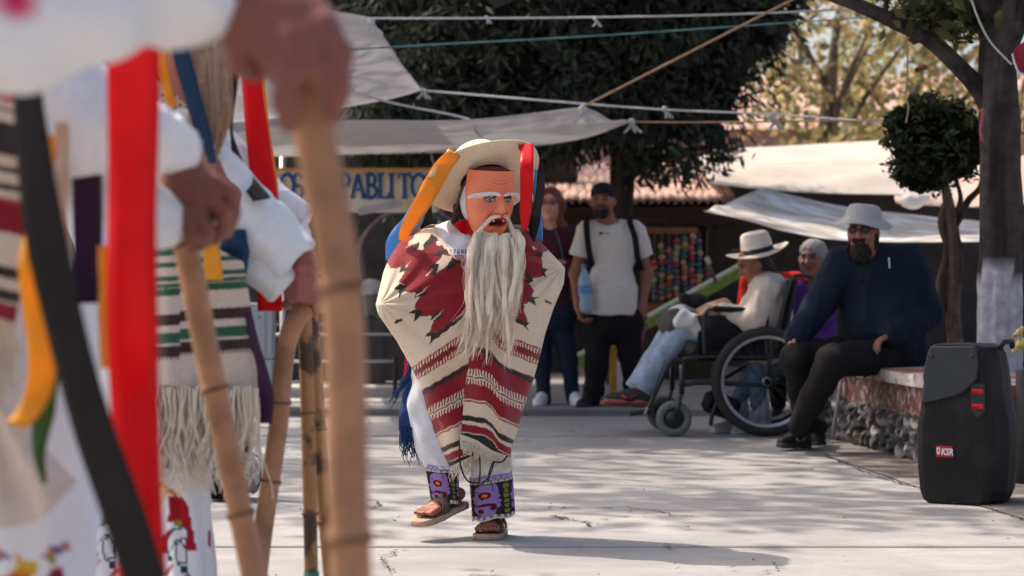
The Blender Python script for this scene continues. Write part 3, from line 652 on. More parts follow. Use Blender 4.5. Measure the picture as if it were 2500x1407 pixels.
# beard locks: image-space guide columns, hanging in front of the chest
def bl(x, y, dy): return P(x, y, Y0+dy)
locks = [((1162, 567), (1153, 620), (1152, 700), (1135, 800), (1120, 870)), ((1170, 570), (1163, 620), (1158, 700), (1150, 790), (1128, 885)), ((1178, 566), (1172, 630), (1172, 700), (1166, 790), (1150, 860)), ((1186, 568), (1180, 630), (1178, 710), (1168, 800), (1160, 880)),
         ((1194, 570), (1190, 640), (1192, 720), (1200, 780), (1182, 850)), ((1202, 572), (1198, 640), (1198, 730), (1186, 810), (1172, 870)), ((1210, 572), (1204, 640), (1208, 720), (1212, 790), (1196, 840)), ((1232, 572), (1234, 620), (1228, 700), (1220, 780), (1214, 830)), ((1240, 570), (1244, 620), (1240, 700), (1236, 790), (1230, 850)), ((1248, 572), (1254, 610), (1250, 690), (1243, 770), (1242, 830)),
         ((1256, 568), (1264, 600), (1262, 670), (1254, 740), (1250, 800)), ((1262, 562), (1272, 590), (1270, 650), (1262, 720), (1256, 760)), ((1155, 582), (1149, 620), (1146, 680), (1140, 740), (1120, 800)), ((1166, 582), (1156, 660), (1160, 750), (1148, 830), (1112, 880)), ((1208, 568), (1218, 640), (1214, 700), (1222, 760), (1206, 820)), ((1250, 582), (1262, 640), (1252, 720), (1248, 800), (1236, 880)),
         ((1182, 576), (1178, 680), (1186, 760), (1196, 820), (1180, 890)), ((1224, 576), (1226, 650), (1236, 740), (1226, 800), (1222, 850)), ((1160, 572), (1152, 640), (1166, 720), (1172, 800), (1140, 875)), ((1238, 576), (1246, 660), (1238, 750), (1246, 830), (1240, 900))]
dys = [-.22, -.258, -.285, -.272, -.245]
ro, mi, ti = [], [], []
for L_ in locks:
    q = [bl(a, c, dys[k]-.018*math.sin(L_[0][0]*1.7+k*.5)) for k, (a, c) in enumerate(L_)]; ro.append(q[0]); mi.append(np.array(q[1:4])); ti.append(q[4])
r = np.random.default_rng(12); bt_ = []
for li, (a0, m0, t0) in enumerate(zip(ro, mi, ti)):
    n_ = 44; path = interp(np.vstack([a0, m0, t0]), n_); s_ = np.linspace(0, 1, n_); ph = r.uniform(0, 6.28, 2); fq = r.uniform(1.3, 2.1)
    path = path+np.outer(.0125*np.sin(s_*6.28*fq+ph[0])*s_**.9, rt)+np.outer(.006*np.cos(s_*6.28*fq+ph[1])*s_, fw)
    rad = np.interp(s_, [0, .12, .45, .8, 1], [.0070, .0118, .0104, .0055, .0008])*r.uniform(.8, 1.15)*(1+.18*np.sin(s_*6.28*fq*2+ph[1]))
    V, Fq = tube(path, rad, 22, False, .62); V = V.reshape(22, n_, 3); g_ = 1+.16*np.sin(np.arange(22)*2*np.pi*7/22+li)[:, None]*np.ones(n_)[None]+.10*np.sin(np.arange(22)*2*np.pi*5/22+2*li)[:, None]
    V = path[None]+(V-path[None])*g_[..., None]; bt_.append((V.reshape(-1, 3), Fq))
V1 = cat(bt_); V2 = hair(ro, ti, mi, 34, .0120, .0010, 11, 26, .0115, 3.6)
mk('beard', cat([V1, V2]), m_hair, mask)
ro, mi, ti = [], [], []
def lockmesh(paths, rads, seed, n=16, nw=40, wav=.004):
    r = np.random.default_rng(seed); out = []
    for li, (pp, rd) in enumerate(zip(paths, rads)):
        path = interp(pp, nw); s_ = np.linspace(0, 1, nw); ph = r.uniform(0, 6.28, 2); path = path+np.outer(wav*np.sin(s_*9+ph[0])*s_, rt)
        rad = np.interp(s_, np.linspace(0, 1, len(rd)), rd); V, Fq = tube(path, rad, n, False, .7); V = V.reshape(n, nw, 3)
        g_ = 1+.17*np.sin(np.arange(n)*2*np.pi*5/n+li)[:, None]; V = path[None]+(V-path[None])*g_[..., None]; out.append((V.reshape(-1, 3), Fq))
    return cat(out)
mp_, mr_ = [], []
for k in range(6):
    q = k/5; d0 = .012*q
    mp_.append([face(-.005-.004*q, -.044-.004*q, .128+d0*.3), face(-.024-.006*q, -.046-.010*q, .122), face(-.044-.004*q, -.064-.012*q, .106), bl(1162-6*q, 585, -.225-.01*q), bl(1156-4*q, 640+10*q, -.255-.012*q), bl(1152-2*q, 700, -.275-.01*q), bl(1140-8*q+18*(k % 2), 770+26*(k % 3), -.27)]); mr_.append([.004, .0075, .0095, .0105, .0095, .007, .0012])
    mp_.append([face(.005+.004*q, -.044-.004*q, .128+d0*.3), face(.024+.006*q, -.046-.010*q, .120), face(.044+.004*q, -.064-.012*q, .104), bl(1256+6*q, 585, -.225-.01*q), bl(1264+5*q, 640, -.255-.012*q), bl(1262+6*q, 700, -.27), bl(1252+6*q, 730+22*(k % 3), -.27)]); mr_.append([.004, .0075, .0095, .0105, .0095, .007, .0012])
for p_ in list(mp_): ro.append(p_[0]); mi.append(np.array(p_[1:-1])); ti.append(p_[-1])
mk('moustache', cat([lockmesh(mp_, mr_, 4), hair(ro, ti, mi, 10, .0065, .0010, 9, 26, .003, 2.)]), m_hair, mask)
ro, mi, ti = [], [], []
for sg in (-1, 1):
    for i in range(7):
        k = i/6; a = face(sg*(.012+.050*k), .031+.010*math.sin(k*2.4), .130-.030*k*k); t_ = face(sg*(.046+.062*k), .022-.006*k+.014*(1-k), .128-.070*k); ro.append(a); mi.append(np.array([(a+t_)/2+up*.005+fw*.006])); ti.append(t_)
mk('eyebrow', hair(ro, ti, mi, 60, .0062, .0016, 6, 8, .0012, 1.), M('white_hair', (.95, .92, .86), .6, .1, 90), mask)
hb = Blob().ell(HC+np.array([-.006, .02, .0]), (.088, .095, .112)).ell(D(1148, 492, -.06), (.035, .05, .075), None, .03)
hb.obj('head_cloth', m_white, dancer, .007)
rb_ = Blob().ell(HC+up*.094+fw*.022+rt*.004, (.084, .080, .026), None, .01).ell(HC+up*.100+fw*.092, (.018, .018, .010), None, .01)
rb_.obj('bandana', M('maroon_cloth', (.17, .018, .03), .8, .3, 120, .3, 200), dancer, .006)
cb = Blob(); r = np.random.default_rng(4)
for i in range(26): cb.ell(D(1120+r.normal(0, 8), 515+r.normal(0, 13), -.03+r.normal(0, .02)), (.014, .014, .014), None, .008)
cb.obj('curls', M('brown_hair', (.06, .025, .018), .7, .4, 120, .4, 200), dancer, .006)
mk('strap', tube(PXd([(1142, 440, -.13), (1128, 460, -.12), (1118, 490, -.10), (1112, 520, -.07)], Y0), .005, 6), m_leather, dancer)
# straw hat with ribbons -------------------------------------------
nh = np.array([-.27, .55, .79]); nh /= np.linalg.norm(nh); HM = D(1182, 440, -.075)
M3 = rotm(nh); n = 128
rs = np.r_[np.linspace(.094, .226, 60)]
prof = [(r_, .010*((r_-.10)/.12)**2+.0012*math.sin(r_*900)) for r_ in rs]+[(.229, .012), (.229, .016)]+[(r_, .0045+.010*((r_-.10)/.12)**2+.0010*math.sin(r_*900)) for r_ in rs[::-1]]
prof += [(.096, .02), (.095, .07), (.091, .115), (.083, .136), (.06, .146), (.03, .140), (.001, .136)]
wv = lambda a, r_: np.clip((r_-.1)/.12, 0, 1)**1.5*(.012*np.cos(2*a+.6)+.008*np.cos(3*a))
hat = mk('straw_hat', lathe(prof, n, HM, M3, wv), m_straw, dancer)
hband = [(.0945, .004), (.0925, .03), (.0925, .03), (.0895, .004)]
mk('inner_band', lathe([(.0935, -.004), (.0935, .03), (.088, .03), (.088, -.004), (.0935, -.004)], 64, HM, M3), RB['black'], hat)
mk('crown_band', lathe([(.0975, .018), (.0985, .030), (.097, .058), (.0950, .058)], 64, HM, M3), RB['blue'], hat)
E1 = M3 @ np.array([1., 0, 0]); E2 = M3 @ np.array([0, 1., 0])
def onhat(px, py):        # point on the brim plane under a photo pixel
    o = np.array([0, 0, CH]); d = P(px, py, 1.)-o; t = ((HM-o) @ nh)/(d @ nh); return o+d*t
fo = np.array([0, -.008, 0]); oq = onhat(1062, 440)+fo
def od(px, py, dy=0.): return P(px, py, oq[1]+dy)
mk('ribbon', ribbon([onhat(1112, 378)+nh*.012, onhat(1102, 384)+fo, onhat(1082, 406)+fo, oq, od(1036, 488, .0), od(1012, 528, .02), od(992, 560, .05), od(982, 590, .09)], [.055, .062, .070, .072, .066, .058, .048, .03], [(.80, -.1, -.55), (.84, -.1, -.50), (.88, .0, -.42), (.9, .2, -.3)], .0012, 60, .002, 1), RB['orange'], hat)
mk('ribbon', ribbon([D(1050, 455, -.03), D(1030, 490, -.03), D(1010, 535, -.02), D(982, 570, .0), D(960, 605, .02), D(950, 640, .04)], [.03, .055, .075, .08, .07, .03], [(.85, .2, -.45), (.85, -.3, -.4), (.8, .3, -.4)], .0012, 40, .004, 2), RB['blue'], hat)
mk('ribbon', ribbon([D(1012, 530, -.0), D(1016, 560, .0), D(1024, 580, .0)], [.03, .035, .04], (1, .2, 0), .0012, 14), RB['orange'], hat)
mk('ribbon', ribbon([onhat(1045, 484)+np.array([0, -.004, 0]), D(1044, 510, -.02), D(1040, 545, .0), D(1040, 575, .02)], [.012, .03, .045, .03], (1, .3, 0), .0012, 20), RB['black'], hat)
mk('ribbon', ribbon([HM+nh*.05+(onhat(1235, 392)-HM)*.6, onhat(1265, 372)+nh*.012, onhat(1284, 355)+nh*.004, onhat(1286, 353)+np.array([0, -.012, -.012]), D(1286, 400, -.29), D(1285, 470, -.29), D(1282, 530, -.28), D(1280, 562, -.25)], [.05, .05, .05, .050, .050, .049, .044, .020], [(1, 0, .1), (1, 0, .05), (1, .1, 0), (1, .2, 0)], .0012, 50, .0015, 3), RB['red'], hat)
mk('ribbon', ribbon([onhat(1190, 392)+nh*.03, HM+nh*.148+E1*.00, HM+nh*.146+E1*.06], .05, E2, .0012, 20), RB['red'], hat)
mk('ribbon', ribbon([onhat(1318, 385), D(1320, 410, -.10), D(1320, 455, -.08), D(1313, 505, -.06), D(1303, 560, -.05), D(1298, 590, -.05)], [.01, .028, .036, .032, .04, .035], [(.8, -.5, 0), (.9, .4, 0), (.7, -.6, 0)], .0012, 40, .003, 5), RB['black'], hat)
mk('ribbon', ribbon([D(1312, 415, -.02), D(1310, 470, -.02), D(1315, 540, -.01), D(1316, 590, .0)], [.02, .03, .03, .03], [(.8, .4, 0), (.9, -.3, 0)], .0012, 30, .002, 6), RB['blue'], hat)
# ---------------------------------------------------------------- onlookers
def nrm(v): v = np.asarray(v, float); return v/np.linalg.norm(v)
def head(b, c, f, u, skin, s=1.0, beard=None, brow=(.03, .02, .015), lip=None, eye=(.02, .014, .012)):
    f = nrm(f); r = nrm(np.cross(f, u)); u = np.cross(r, f); A = np.stack([r, f, u], 1); k = s
    b.ell(c+u*.022*k, np.array((.074, .092, .098))*k, A, .03).ell(c-u*.050*k+f*.022*k, np.array((.056, .064, .064))*k, A, .035)
    b.cap(c+f*.090*k+u*.014*k, c+f*.108*k-u*.022*k, .009*k, .015*k, .014).cap(c+f*.080*k+u*.030*k-r*.032*k, c+f*.080*k+u*.030*k+r*.032*k, .014*k, .014*k, .015)
    for sg in (-1, 1):
        b.ell(c+r*sg*.076*k-f*.004*k-u*.012*k, np.array((.012, .020, .031))*k, A, .01).ell(c+r*sg*.042*k+f*.066*k-u*.020*k, np.array((.024, .024, .022))*k, A, .02)
        b.ell(c+f*.096*k+u*.012*k+r*sg*.031*k, np.array((.018, .014, .010))*k, A, .012, True)
        b.paint(c+f*.082*k+u*.012*k+r*sg*.031*k, np.array((.015, .03, .0065))*k, eye, A); b.paint(c+f*.09*k+u*.034*k+r*sg*.032*k, np.array((.024, .03, .0075))*k, brow, A, .6)
    b.ell(c+f*.084*k-u*.052*k, np.array((.024, .012, .010))*k, A, .01).ell(c+f*.070*k-u*.098*k, np.array((.022, .020, .018))*k, A, .02)
    b.paint(c+f*.094*k-u*.053*k, np.array((.023, .02, .008))*k, lip if lip is not None else np.array(skin)*np.array((.75, .5, .5)), A, .6)
    return r, f, u, A
def hand(b, w_, d, n, side=1, curl=.6, s=1., spread=1.):
    d = nrm(d); n = nrm(n-d*np.dot(n, d)); l = np.cross(d, n)*side; offs = [-.029, -.010, .010, .029]; ln = [.9, 1., .95, .78]
    for o in offs: b.cap(w_+l*o*.6*s, w_+(d*.082+l*o)*s, .0165*s, .0125*s, .012)
    for o, q in zip(offs, ln):
        p = w_+(d*.086+l*o*spread)*s; a = 0.
        for L, r0, r1 in ((.040, .0098, .0092), (.027, .0092, .0085), (.022, .0085, .0075)):
            a += curl*(.9 if L > .03 else 1.1); e = p+(d*math.cos(a)+n*math.sin(a))*L*q*s; b.cap(p, e, r0*s, r1*s, .005); p = e
    p = w_+(d*.022-l*.024)*s; e = p+nrm(d*.7-l*.75+n*.35)*.042*s; b.cap(p, e, .0135*s, .0105*s, .010); b.cap(e, e+nrm(d*.95-l*.1+n*.55)*.034*s, .0102*s, .0085*s, .005)
def torso(b, J, g, e=0., belly=0.):
    sh = (J['sl']+J['sr'])/2; up = nrm(sh-J['pel']); L = np.linalg.norm(sh-J['pel'])
    b.cap(J['sl'], J['sr'], .052*g+e, .052*g+e, .05).cap(sh-up*.10, sh-up*L*.55, .125*g+e, .125*g+e, .06).cap(sh-up*L*.55, J['pel'], .125*g+e, .135*g+e, .06)
    lat = nrm(J['sr']-J['sl'])
    for sg in (-1, 1): b.ell(sh-up*.13+lat*sg*.075*g, (.085*g+e, .10*g+e, .13*g+e), None, .06).ell(J['pel']+lat*sg*.07*g, (.10*g+e, .11*g+e, .10*g+e), None, .06)
    if belly: b.ell(sh-up*L*.68+J['front']*.05, np.array((.15, .15, .16))*g*belly+e, None, .06)
def arms(b, J, g, e=0., short=None, kk=.03):
    for s in 'lr':
        a, m, w_ = J['s'+s], J['e'+s], J['w'+s]
        if short: b.cyl(a, a+(m-a)*short, .058*g+e, .064*g+e, kk)
        else: b.chain([a, m], [.052*g+e, .042*g+e], kk); b.chain([m, w_], [.042*g+e, .030*g+e*.9], kk)
def legs(b, J, g, e=0., flare=0., ends=True):
    if e: u_p = np.array([0, 0, .05]); b.cap(J['hl']+u_p, J['hr']+u_p, .115*g+e, .115*g+e, .05).ell((J['hl']+J['hr'])/2+u_p, (.17*g+e, .145*g+e, .12*g+e), None, .05)
    for s in 'lr':
        b.cap(J['h'+s], J['k'+s], .085*g+e, .062*g+e, .04)
        if flare: b.cap(J['k'+s], J['a'+s]*.55+J['k'+s]*.45, .060*g+e, .052*g+e, .03).cyl(J['a'+s]*.5+J['k'+s]*.5, J['a'+s], .052*g+e, .048*g+e+flare, .03)
        else: b.chain([J['k'+s], J['a'+s]], [.058*g+e, .040*g+e], .03)
def shoe(name, heel, toe, mat, solemat, parent, hgt=.10, wd=.043, up=(0, 0, 1), stripe=None):
    heel, toe = np.array(heel), np.array(toe); f = nrm(toe-heel); up = nrm(np.array(up)-f*np.dot(up, f)); L = np.linalg.norm(toe-heel); s = np.cross(f, up)
    b = Blob().cap(heel+up*.035, heel+f*L*.45+up*.036, .036, .036, .02).cap(heel+f*L*.45+up*.034, toe-f*.03+up*.026, .036, .028, .02).cap(heel+f*.01+up*.04, heel+f*.02+up*hgt, .036, .040, .03).cap(heel+f*.04+up*hgt*.7, heel+f*L*.55+up*.045, .034, .026, .03)
    for sg in (-1, 1): b.cap(heel+f*L*.35+s*sg*.008+up*.03, toe-f*.045+s*sg*.012+up*.024, .030, .026, .02)
    o = b.obj(name, mat, parent, .007)
    t = np.linspace(-.03/L, 1.0, 16); wv_ = wd*np.interp(t, [-.15, 0, .4, .75, .95, 1.], [.6, .85, .85, 1.05, .75, .35])
    G = np.stack([heel[None]+f*(t*L)[:, None]+s*(k*wv_)[:, None]+up*.010 for k in (-1, -.5, 0, .5, 1)], 1); mk('sole', sheet(G, .024), solemat, o)
    if stripe is not None:
        for sg in (-1, 1):
            sw = [(-.055, .0), (-.03, -.016), (.0, -.014), (.06, .018), (.065, .022), (.0, -.004), (-.028, -.006), (-.045, .006)]
            mk('swoosh', prism(sw, heel+f*L*.40+up*.048+s*sg*.0425, -f*1.15, up*1.15, .004), stripe, o)
    return o
def folds(amp, sc=22, seed=0, zf=.6):
    return lambda V, N: amp*(.55*nz3(V*np.array([1, 1, zf]), sc, seed, 2)+1.1*(.32-np.abs(nz3(V*np.array([1, 1, zf*1.3]), sc*1.35, seed+50, 2))))
m_lit = {}
def cloth(name, c, **k): return M(name, c, .92, .12, 60, .2, 180, spec=.1, wr=(.8, 6.), **k)
def glasses(parent, c, f, u, mat, s=1., dark=True):
    f = nrm(f); r = nrm(np.cross(f, u)); u = np.cross(r, f)
    g = []
    for sg in (-1, 1):
        a = np.linspace(0, 2*np.pi, 20); p = np.array([c+f*.108*s+u*.013*s+r*(sg*.033+.025*math.cos(t))*s+u*.017*math.sin(t)*s-f*.010*abs(sg*.033+.025*math.cos(t))/.05*s for t in a])
        if dark: g.append(sheet(np.stack([p, np.repeat(p.mean(0)[None], 20, 0)+(p-p.mean(0))*.02], 1), .003))
        else: g.append(tube(p, .0026*s, 5, False))
        g.append(tube(np.array([c+r*sg*.058*s+f*.095*s+u*.016*s, c+r*sg*.076*s+f*.03*s+u*.014*s, c+r*sg*.078*s-f*.0*s+u*.008*s]), .003, 5, False))
    g.append(tube(np.array([c+f*.108*s+u*.016*s-r*.009*s, c+f*.108*s+u*.016*s+r*.009*s]), .003, 5, False))
    return mk('glasses', cat(g), mat, parent)
m_black = cloth('black_cloth', (.016, .014, .015)); m_denim = cloth('dark_denim', (.022, .030, .048)); m_ldenim = M('light_denim', (.30, .36, .44), .9, .3, 14, .2, 200, spec=.1, wr=(.45, 8.))
m_frame = M('black_plastic', (.012, .012, .012), .35, .1, 30, spec=.5)
m_tee = M('white_tee', (.62, .57, .52), .95, .07, 30, .15, 160, spec=.1, wr=(.4, 6.))
# --- man in a white t-shirt and black cap
Yt = 17.25; Q = lambda x, y, dy=0.: P(x, y, Yt+dy)
tm = thing('person', Q(1490, 1012)*np.array([1, 1, 0])+np.array([0, 0, WZ]), 'bearded man in white t-shirt and black beanie holding a water bottle', 'person')
J = dict(sl=Q(1435, 560), sr=Q(1550, 560), pel=Q(1492, 790), el=Q(1404, 668, .02), er=Q(1580, 672, .03), wl=Q(1412, 752, -.10), wr=Q(1566, 752, -.03), hl=Q(1462, 800), hr=Q(1528, 800), kl=Q(1456, 900, -.02), kr=Q(1545, 895, .02), al=Q(1446, 985), ar=Q(1548, 975, .05), front=np.array([0, -1., 0]))
sk = srgb(140, 90, 70)
b = Blob(); hc = Q(1472, 490, -.04); r_, f_, u_, A_ = head(b, hc, (-.22, -1, -.05), (0, 0, 1.), sk, 1.08)
b.cap(hc-u_*.06, Q(1488, 560, .02), .058, .065, .03); torso(b, J, .95); arms(b, J, 1.0); legs(b, J, .9)
hand(b, J['wl'], (.25, -.35, -.9), (.8, -.4, -.2), 1, .75, 1.05); hand(b, J['wr'], (-.2, -.1, -1), (-.3, .9, 0), -1, .4, 1.05)
b.paint(hc+f_*.06*1.08-u_*.075, (.062, .075, .050), (.035, .024, .02), A_, .5); b.paint(hc+f_*.10-u_*.030, (.034, .04, .012), (.04, .026, .022), A_, .6); b.paint(hc+f_*.10-u_*.056, (.020, .03, .006), srgb(120, 66, 56), A_, .6)
b.obj('body', m_skin, tm, .0085, None, sk)
bd = Blob().ell(hc+f_*.062-u_*.088, (.055, .05, .040), A_, .02); bd.obj('beard', M('dark_beard', (.02, .014, .012), .9, .4, 90, .6, 220), tm, .008, folds(.003, 120))
bn = Blob().ell(hc+u_*.052-f_*.008, (.089, .108, .080), A_, .02).ell(hc-u_*.06-f_*.0, (.14, .16, .075), A_, .006, True); bn.obj('beanie', cloth('black_knit', (.022, .022, .026)), tm, .008)
b = Blob(); torso(b, J, .97, .022, 1.02); arms(b, J, 1.02, .018, .62); b.cyl(Q(1491, 700), Q(1490, 768), .190, .195, .05); b.ell(Q(1486, 535, -.03), (.075, .09, .05), None, .02, True); b.cyl(Q(1490, 768.5), Q(1490, 900), .4, .4, .004, True)
tee = b.obj('t_shirt', m_tee, tm, .0085, folds(.010, 18, 2))
mk('print', prism([(-.012, .01), (.012, .012), (.016, 0), (.006, -.012), (-.012, -.01)], Q(1467, 570, -.187), (1, 0, 0), (0, 0, 1), .006), cloth('ink', (.03, .03, .035)), tee)
for x0, x1 in ((1474, 1484), (1486, 1490)): mk('print', box(Q((x0+x1)/2, 570, -.185), ((x1-x0)/342, .006, .006)), cloth('ink', (.03, .03, .035)), tee)
b = Blob(); legs(b, J, 1.0, .018, .012); b.ell(J['pel'], (.17, .13, .13), None, .05); b.obj('trousers', m_black, tm, .009, folds(.006, 18, 3))
for a, t in ((J['al'], (-.10, -.22)), (J['ar'], (.04, -.24))): shoe('shoe', (a[0], a[1]+.03, WZ), (a[0]+t[0], a[1]+t[1], WZ), M('black_shoe', (.02, .018, .018), .6, .2, 40), M('black_sole', (.03, .028, .028), .8), tm)
for x0, x1, dy in ((1545, 1552, -.13), (1440, 1436, -.13)):
    mk('backpack_strap', ribbon([Q(x0-4, 525, .02), Q(x0-8, 540, -.10), Q(x1-2, 580, -.15), Q(x1+4, 625, -.14), Q(x1+12, 660, -.04)], .045, (1, -.25, 0), .008, 24), m_black, tm)
bp = Blob().ell(Q(1500, 640, .24), (.17, .10, .24), None, .05); bp.obj('backpack', m_black, tm, .012)
m_glass = M('bottle_plastic', (.42, .55, .66), .12, .1, 20, spec=.6, trans=.45)
bt = thing('water_bottle', Q(1430, 772, -.19), 'clear blue plastic water bottle held by the man in white t-shirt', 'bottle')
def zprof(pts, x, Yq): return [(r0, (650-y)/F*Yq) for r0, y in pts]
prof = [(.004, 0.0), (.036, .002), (.044, .02), (.046, .06), (.040, .10), (.047, .13), (.047, .21), (.040, .25), (.022, .29), (.015, .30), (.015, .315)]
mk('shell', lathe(prof, 24, Q(1431, 764, -.19), rotm((-.05, -.05, 1))), m_glass, bt); mk('cap', lathe([(.001, .345), (.018, .343), (.018, .315), (.001, .314)], 18, Q(1431, 764, -.19), rotm((-.05, -.05, 1))), M('blue_cap', (.05, .22, .42), .4), bt)
mk('label', lathe([(.0478, .14), (.0478, .20)], 24, Q(1431, 764, -.19), rotm((-.05, -.05, 1))), M('bottle_label', (.10, .24, .42), .5, .4, 60), bt)
# --- woman with glasses
Yw = 17.5; Q = lambda x, y, dy=0.: P(x, y, Yw+dy)
wm = thing('person', Q(1345, 1010)*np.array([1, 1, 0])+np.array([0, 0, WZ]), 'red-haired woman with glasses, maroon top and white sneakers behind the dancer', 'person')
J = dict(sl=Q(1292, 575), sr=Q(1392, 572), pel=Q(1345, 770), el=Q(1285, 680), er=Q(1412, 672, .02), wl=Q(1310, 740, -.1), wr=Q(1385, 645, -.18), hl=Q(1318, 785), hr=Q(1370, 785), kl=Q(1322, 880), kr=Q(1388, 880), al=Q(1330, 978), ar=Q(1398, 975), front=np.array([0, -1., 0]))
sk = srgb(205, 150, 130); b = Blob(); hc = Q(1343, 500, -.03); r_, f_, u_, A_ = head(b, hc, (-.15, -1, 0), (0.03, 0, 1.), sk, 1.0, brow=(.16, .07, .05))
b.cap(hc-u_*.06, Q(1345, 575, .02), .05, .055); torso(b, J, .85); arms(b, J, .85); legs(b, J, .85); hand(b, J['wr'], (-.8, -.3, .2), (0, -.3, -1), 1, .5, .9); hand(b, J['wl'], (.5, -.3, -.6), (0, -.3, -1), 1, .5, .9)
b.obj('body', m_skin, wm, .0085, None, sk)
hr_ = Blob().ell(hc+u_*.04-f_*.012, (.088, .102, .092), A_, .02).ell(hc-u_*.05-f_*.05, (.09, .07, .12), A_, .05).cap(hc-f_*.03+r_*.075, Q(1385, 560, -.02), .04, .03, .04).cap(hc-f_*.03-r_*.075, Q(1310, 570, .02), .04, .03, .04).ell(hc+f_*.09-u_*.035, (.068, .09, .105), A_, .01, True)
hr_.obj('hair', M('red_hair', (.16, .045, .030), .6, .4, 70, .4, 150), wm, .0085, folds(.004, 70, 1))
glasses(wm, hc, f_, u_, m_frame, 1.0, False)
b = Blob(); torso(b, J, .88, .02); arms(b, J, .9, .016); b.ell(Q(1345, 540, -.08), (.06, .08, .05), None, .02, True); b.obj('top', cloth('maroon_top', (.075, .022, .040)), wm, .009, folds(.005, 20, 5))
b = Blob(); legs(b, J, .92, .012); b.ell(J['pel'], (.16, .12, .12), None, .05); b.obj('jeans', m_denim, wm, .009, folds(.004, 20, 6))
m_snk = M('white_sneaker', (.72, .72, .74), .8, .15, 60, .2, 200)
for a, t in ((J['al'], (-.06, -.25)), (J['ar'], (.05, -.25))): shoe('sneaker', (a[0], a[1]+.05, WZ), (a[0]+t[0], a[1]+t[1], WZ), m_snk, m_snk, wm)
mk('lanyard', ribbon([Q(1352, 555, -.16), Q(1368, 600, -.17), Q(1378, 650, -.16)], .012, (1, 0, 0), .003, 14), cloth('teal_strap', (.05, .12, .14)), wm)
# --- seated man with a bucket hat (bench, front)
Ym = 13.75; Q = lambda x, y, dy=0.: P(x, y, Ym+dy)
bm = thing('person', Q(2120, 880), 'large bearded man in bucket hat and navy hoodie seated on the stone bench', 'person')
J = dict(sl=Q(2058, 640, .02), sr=Q(2215, 640, .10), pel=Q(2165, 850, .14), el=Q(2000, 745, .0), er=Q(2262, 765, .05), wl=Q(1945, 822, -.12), wr=Q(2178, 815, -.20), hl=Q(2110, 865, .05), hr=Q(2195, 865, .08), kl=Q(1945, 872, -.16), kr=Q(2035, 880, -.42), al=Q(1965, 1030, -.02), ar=Q(1948, 1040, -.32), front=nrm(np.array([-.45, -1., 0])))
sk = srgb(150, 100, 82); b = Blob(); hc = Q(2108, 566, -.02); r_, f_, u_, A_ = head(b, hc, (-.42, -1, -.05), (0, 0, 1.), sk, 1.08)
b.cap(hc-u_*.06, Q(2130, 650, .05), .065, .075, .03); torso(b, J, 1.15); arms(b, J, 1.1); legs(b, J, 1.05)
hand(b, J['wl'], (-.55, -.3, -.75), (.5, -.3, -.6), -1, .7, 1.1); hand(b, J['wr'], (-.75, -.4, -.35), (0, -.3, -1), 1, .45, 1.1)
b.obj('body', m_skin, bm, .0085, None, sk)
bd = Blob().ell(hc+f_*.056-u_*.112, (.064, .060, .072), A_, .03).cap(hc+f_*.100-u_*.044-r_*.030, hc+f_*.100-u_*.044+r_*.030, .011, .011, .02).ell(hc+r_*.07-u_*.05, (.022, .035, .06), A_, .02).ell(hc-r_*.07-u_*.05, (.022, .035, .06), A_, .02).ell(hc+f_*.118-u_*.066, (.020, .018, .009), A_, .008, True)
bd.obj('beard', M('dark_beard', (.02, .014, .012), .9, .4, 90, .6, 220), bm, .008, folds(.007, 80, 3))
glasses(bm, hc, f_, u_, m_frame, 1.1, True)
hm = M('grey_canvas', (.42, .40, .39), .95, .14, 70, .25, 200)
prof = [(.001, .078), (.05, .077), (.082, .068), (.096, .048), (.104, .015), (.107, .0), (.132, -.016), (.164, -.040), (.166, -.044), (.161, -.042), (.128, -.022), (.104, -.006), (.098, .01)]
ht = mk('bucket_hat', lathe(prof, 48, hc+u_*.080-f_*.010, rotm(nrm(u_-.02*f_-.10*r_)), lambda a, r0: .012*np.sin(3*a+1)*np.clip((r0-.1)/.05, 0, 1)), hm, bm)
b = Blob(); torso(b, J, 1.28, .032, 1.12); arms(b, J, 1.34, .034); b.ell(Q(2125, 645, .04), (.13, .10, .06), None, .04).ell(Q(2150, 640, .13), (.12, .10, .09), None, .05).ell(hc-u_*.12+f_*.03, (.075, .085, .06), None, .02, True); b.cyl(J['pel']+np.array([0, 0, -.04]), J['pel']+np.array([0, 0, .10]), .20, .21, .06)
hoodie = b.obj('hoodie', cloth('navy_fleece', (.013, .019, .031)), bm, .0095, folds(.014, 17, 4))
for x0, x1, ln in ((2088, 2078, 75), (2112, 2108, 55)): mk('drawstring', tube(PX([(x0, 628, Ym-.16), (x0-3, 650, Ym-.20), (x1, 640+ln, Ym-.20)]), .004, 6), m_black, hoodie)
mk('chest_text', box(Q(2171, 642, -.13), (.008, .004, .062), eul(0, R(-3), 0)), M('white_print', (.7, .7, .7), .8), hoodie)
b = Blob(); legs(b, J, 1.12, .020); b.ell(J['pel'], (.20, .17, .13), None, .05); b.obj('trousers', m_black, bm, .0095, folds(.010, 24, 7))
m_bs = M('black_trainer', (.022, .020, .021), .5, .25, 50, .2, 150); m_wh = M('swoosh_white', (.5, .5, .5), .5)
def gnd(px, py): return P(px, py, F*CH/(py-HY))
h1, t1 = gnd(1965, 1094), gnd(1850, 1108); h2, t2 = gnd(2000, 1086), gnd(1925, 1080)
h1[2] = h2[2] = .004; t1[2] = t2[2] = .004
shoe('trainer', h1, h1+nrm(t1-h1)*.29+np.array([0, 0, .02]), m_bs, M('dark_sole', (.06, .06, .062), .7), bm, .11, stripe=m_wh); shoe('trainer', h2, h2+nrm(t2-h2)*.28, m_bs, M('dark_sole', (.06, .06, .062), .7), bm, .11, stripe=m_wh)
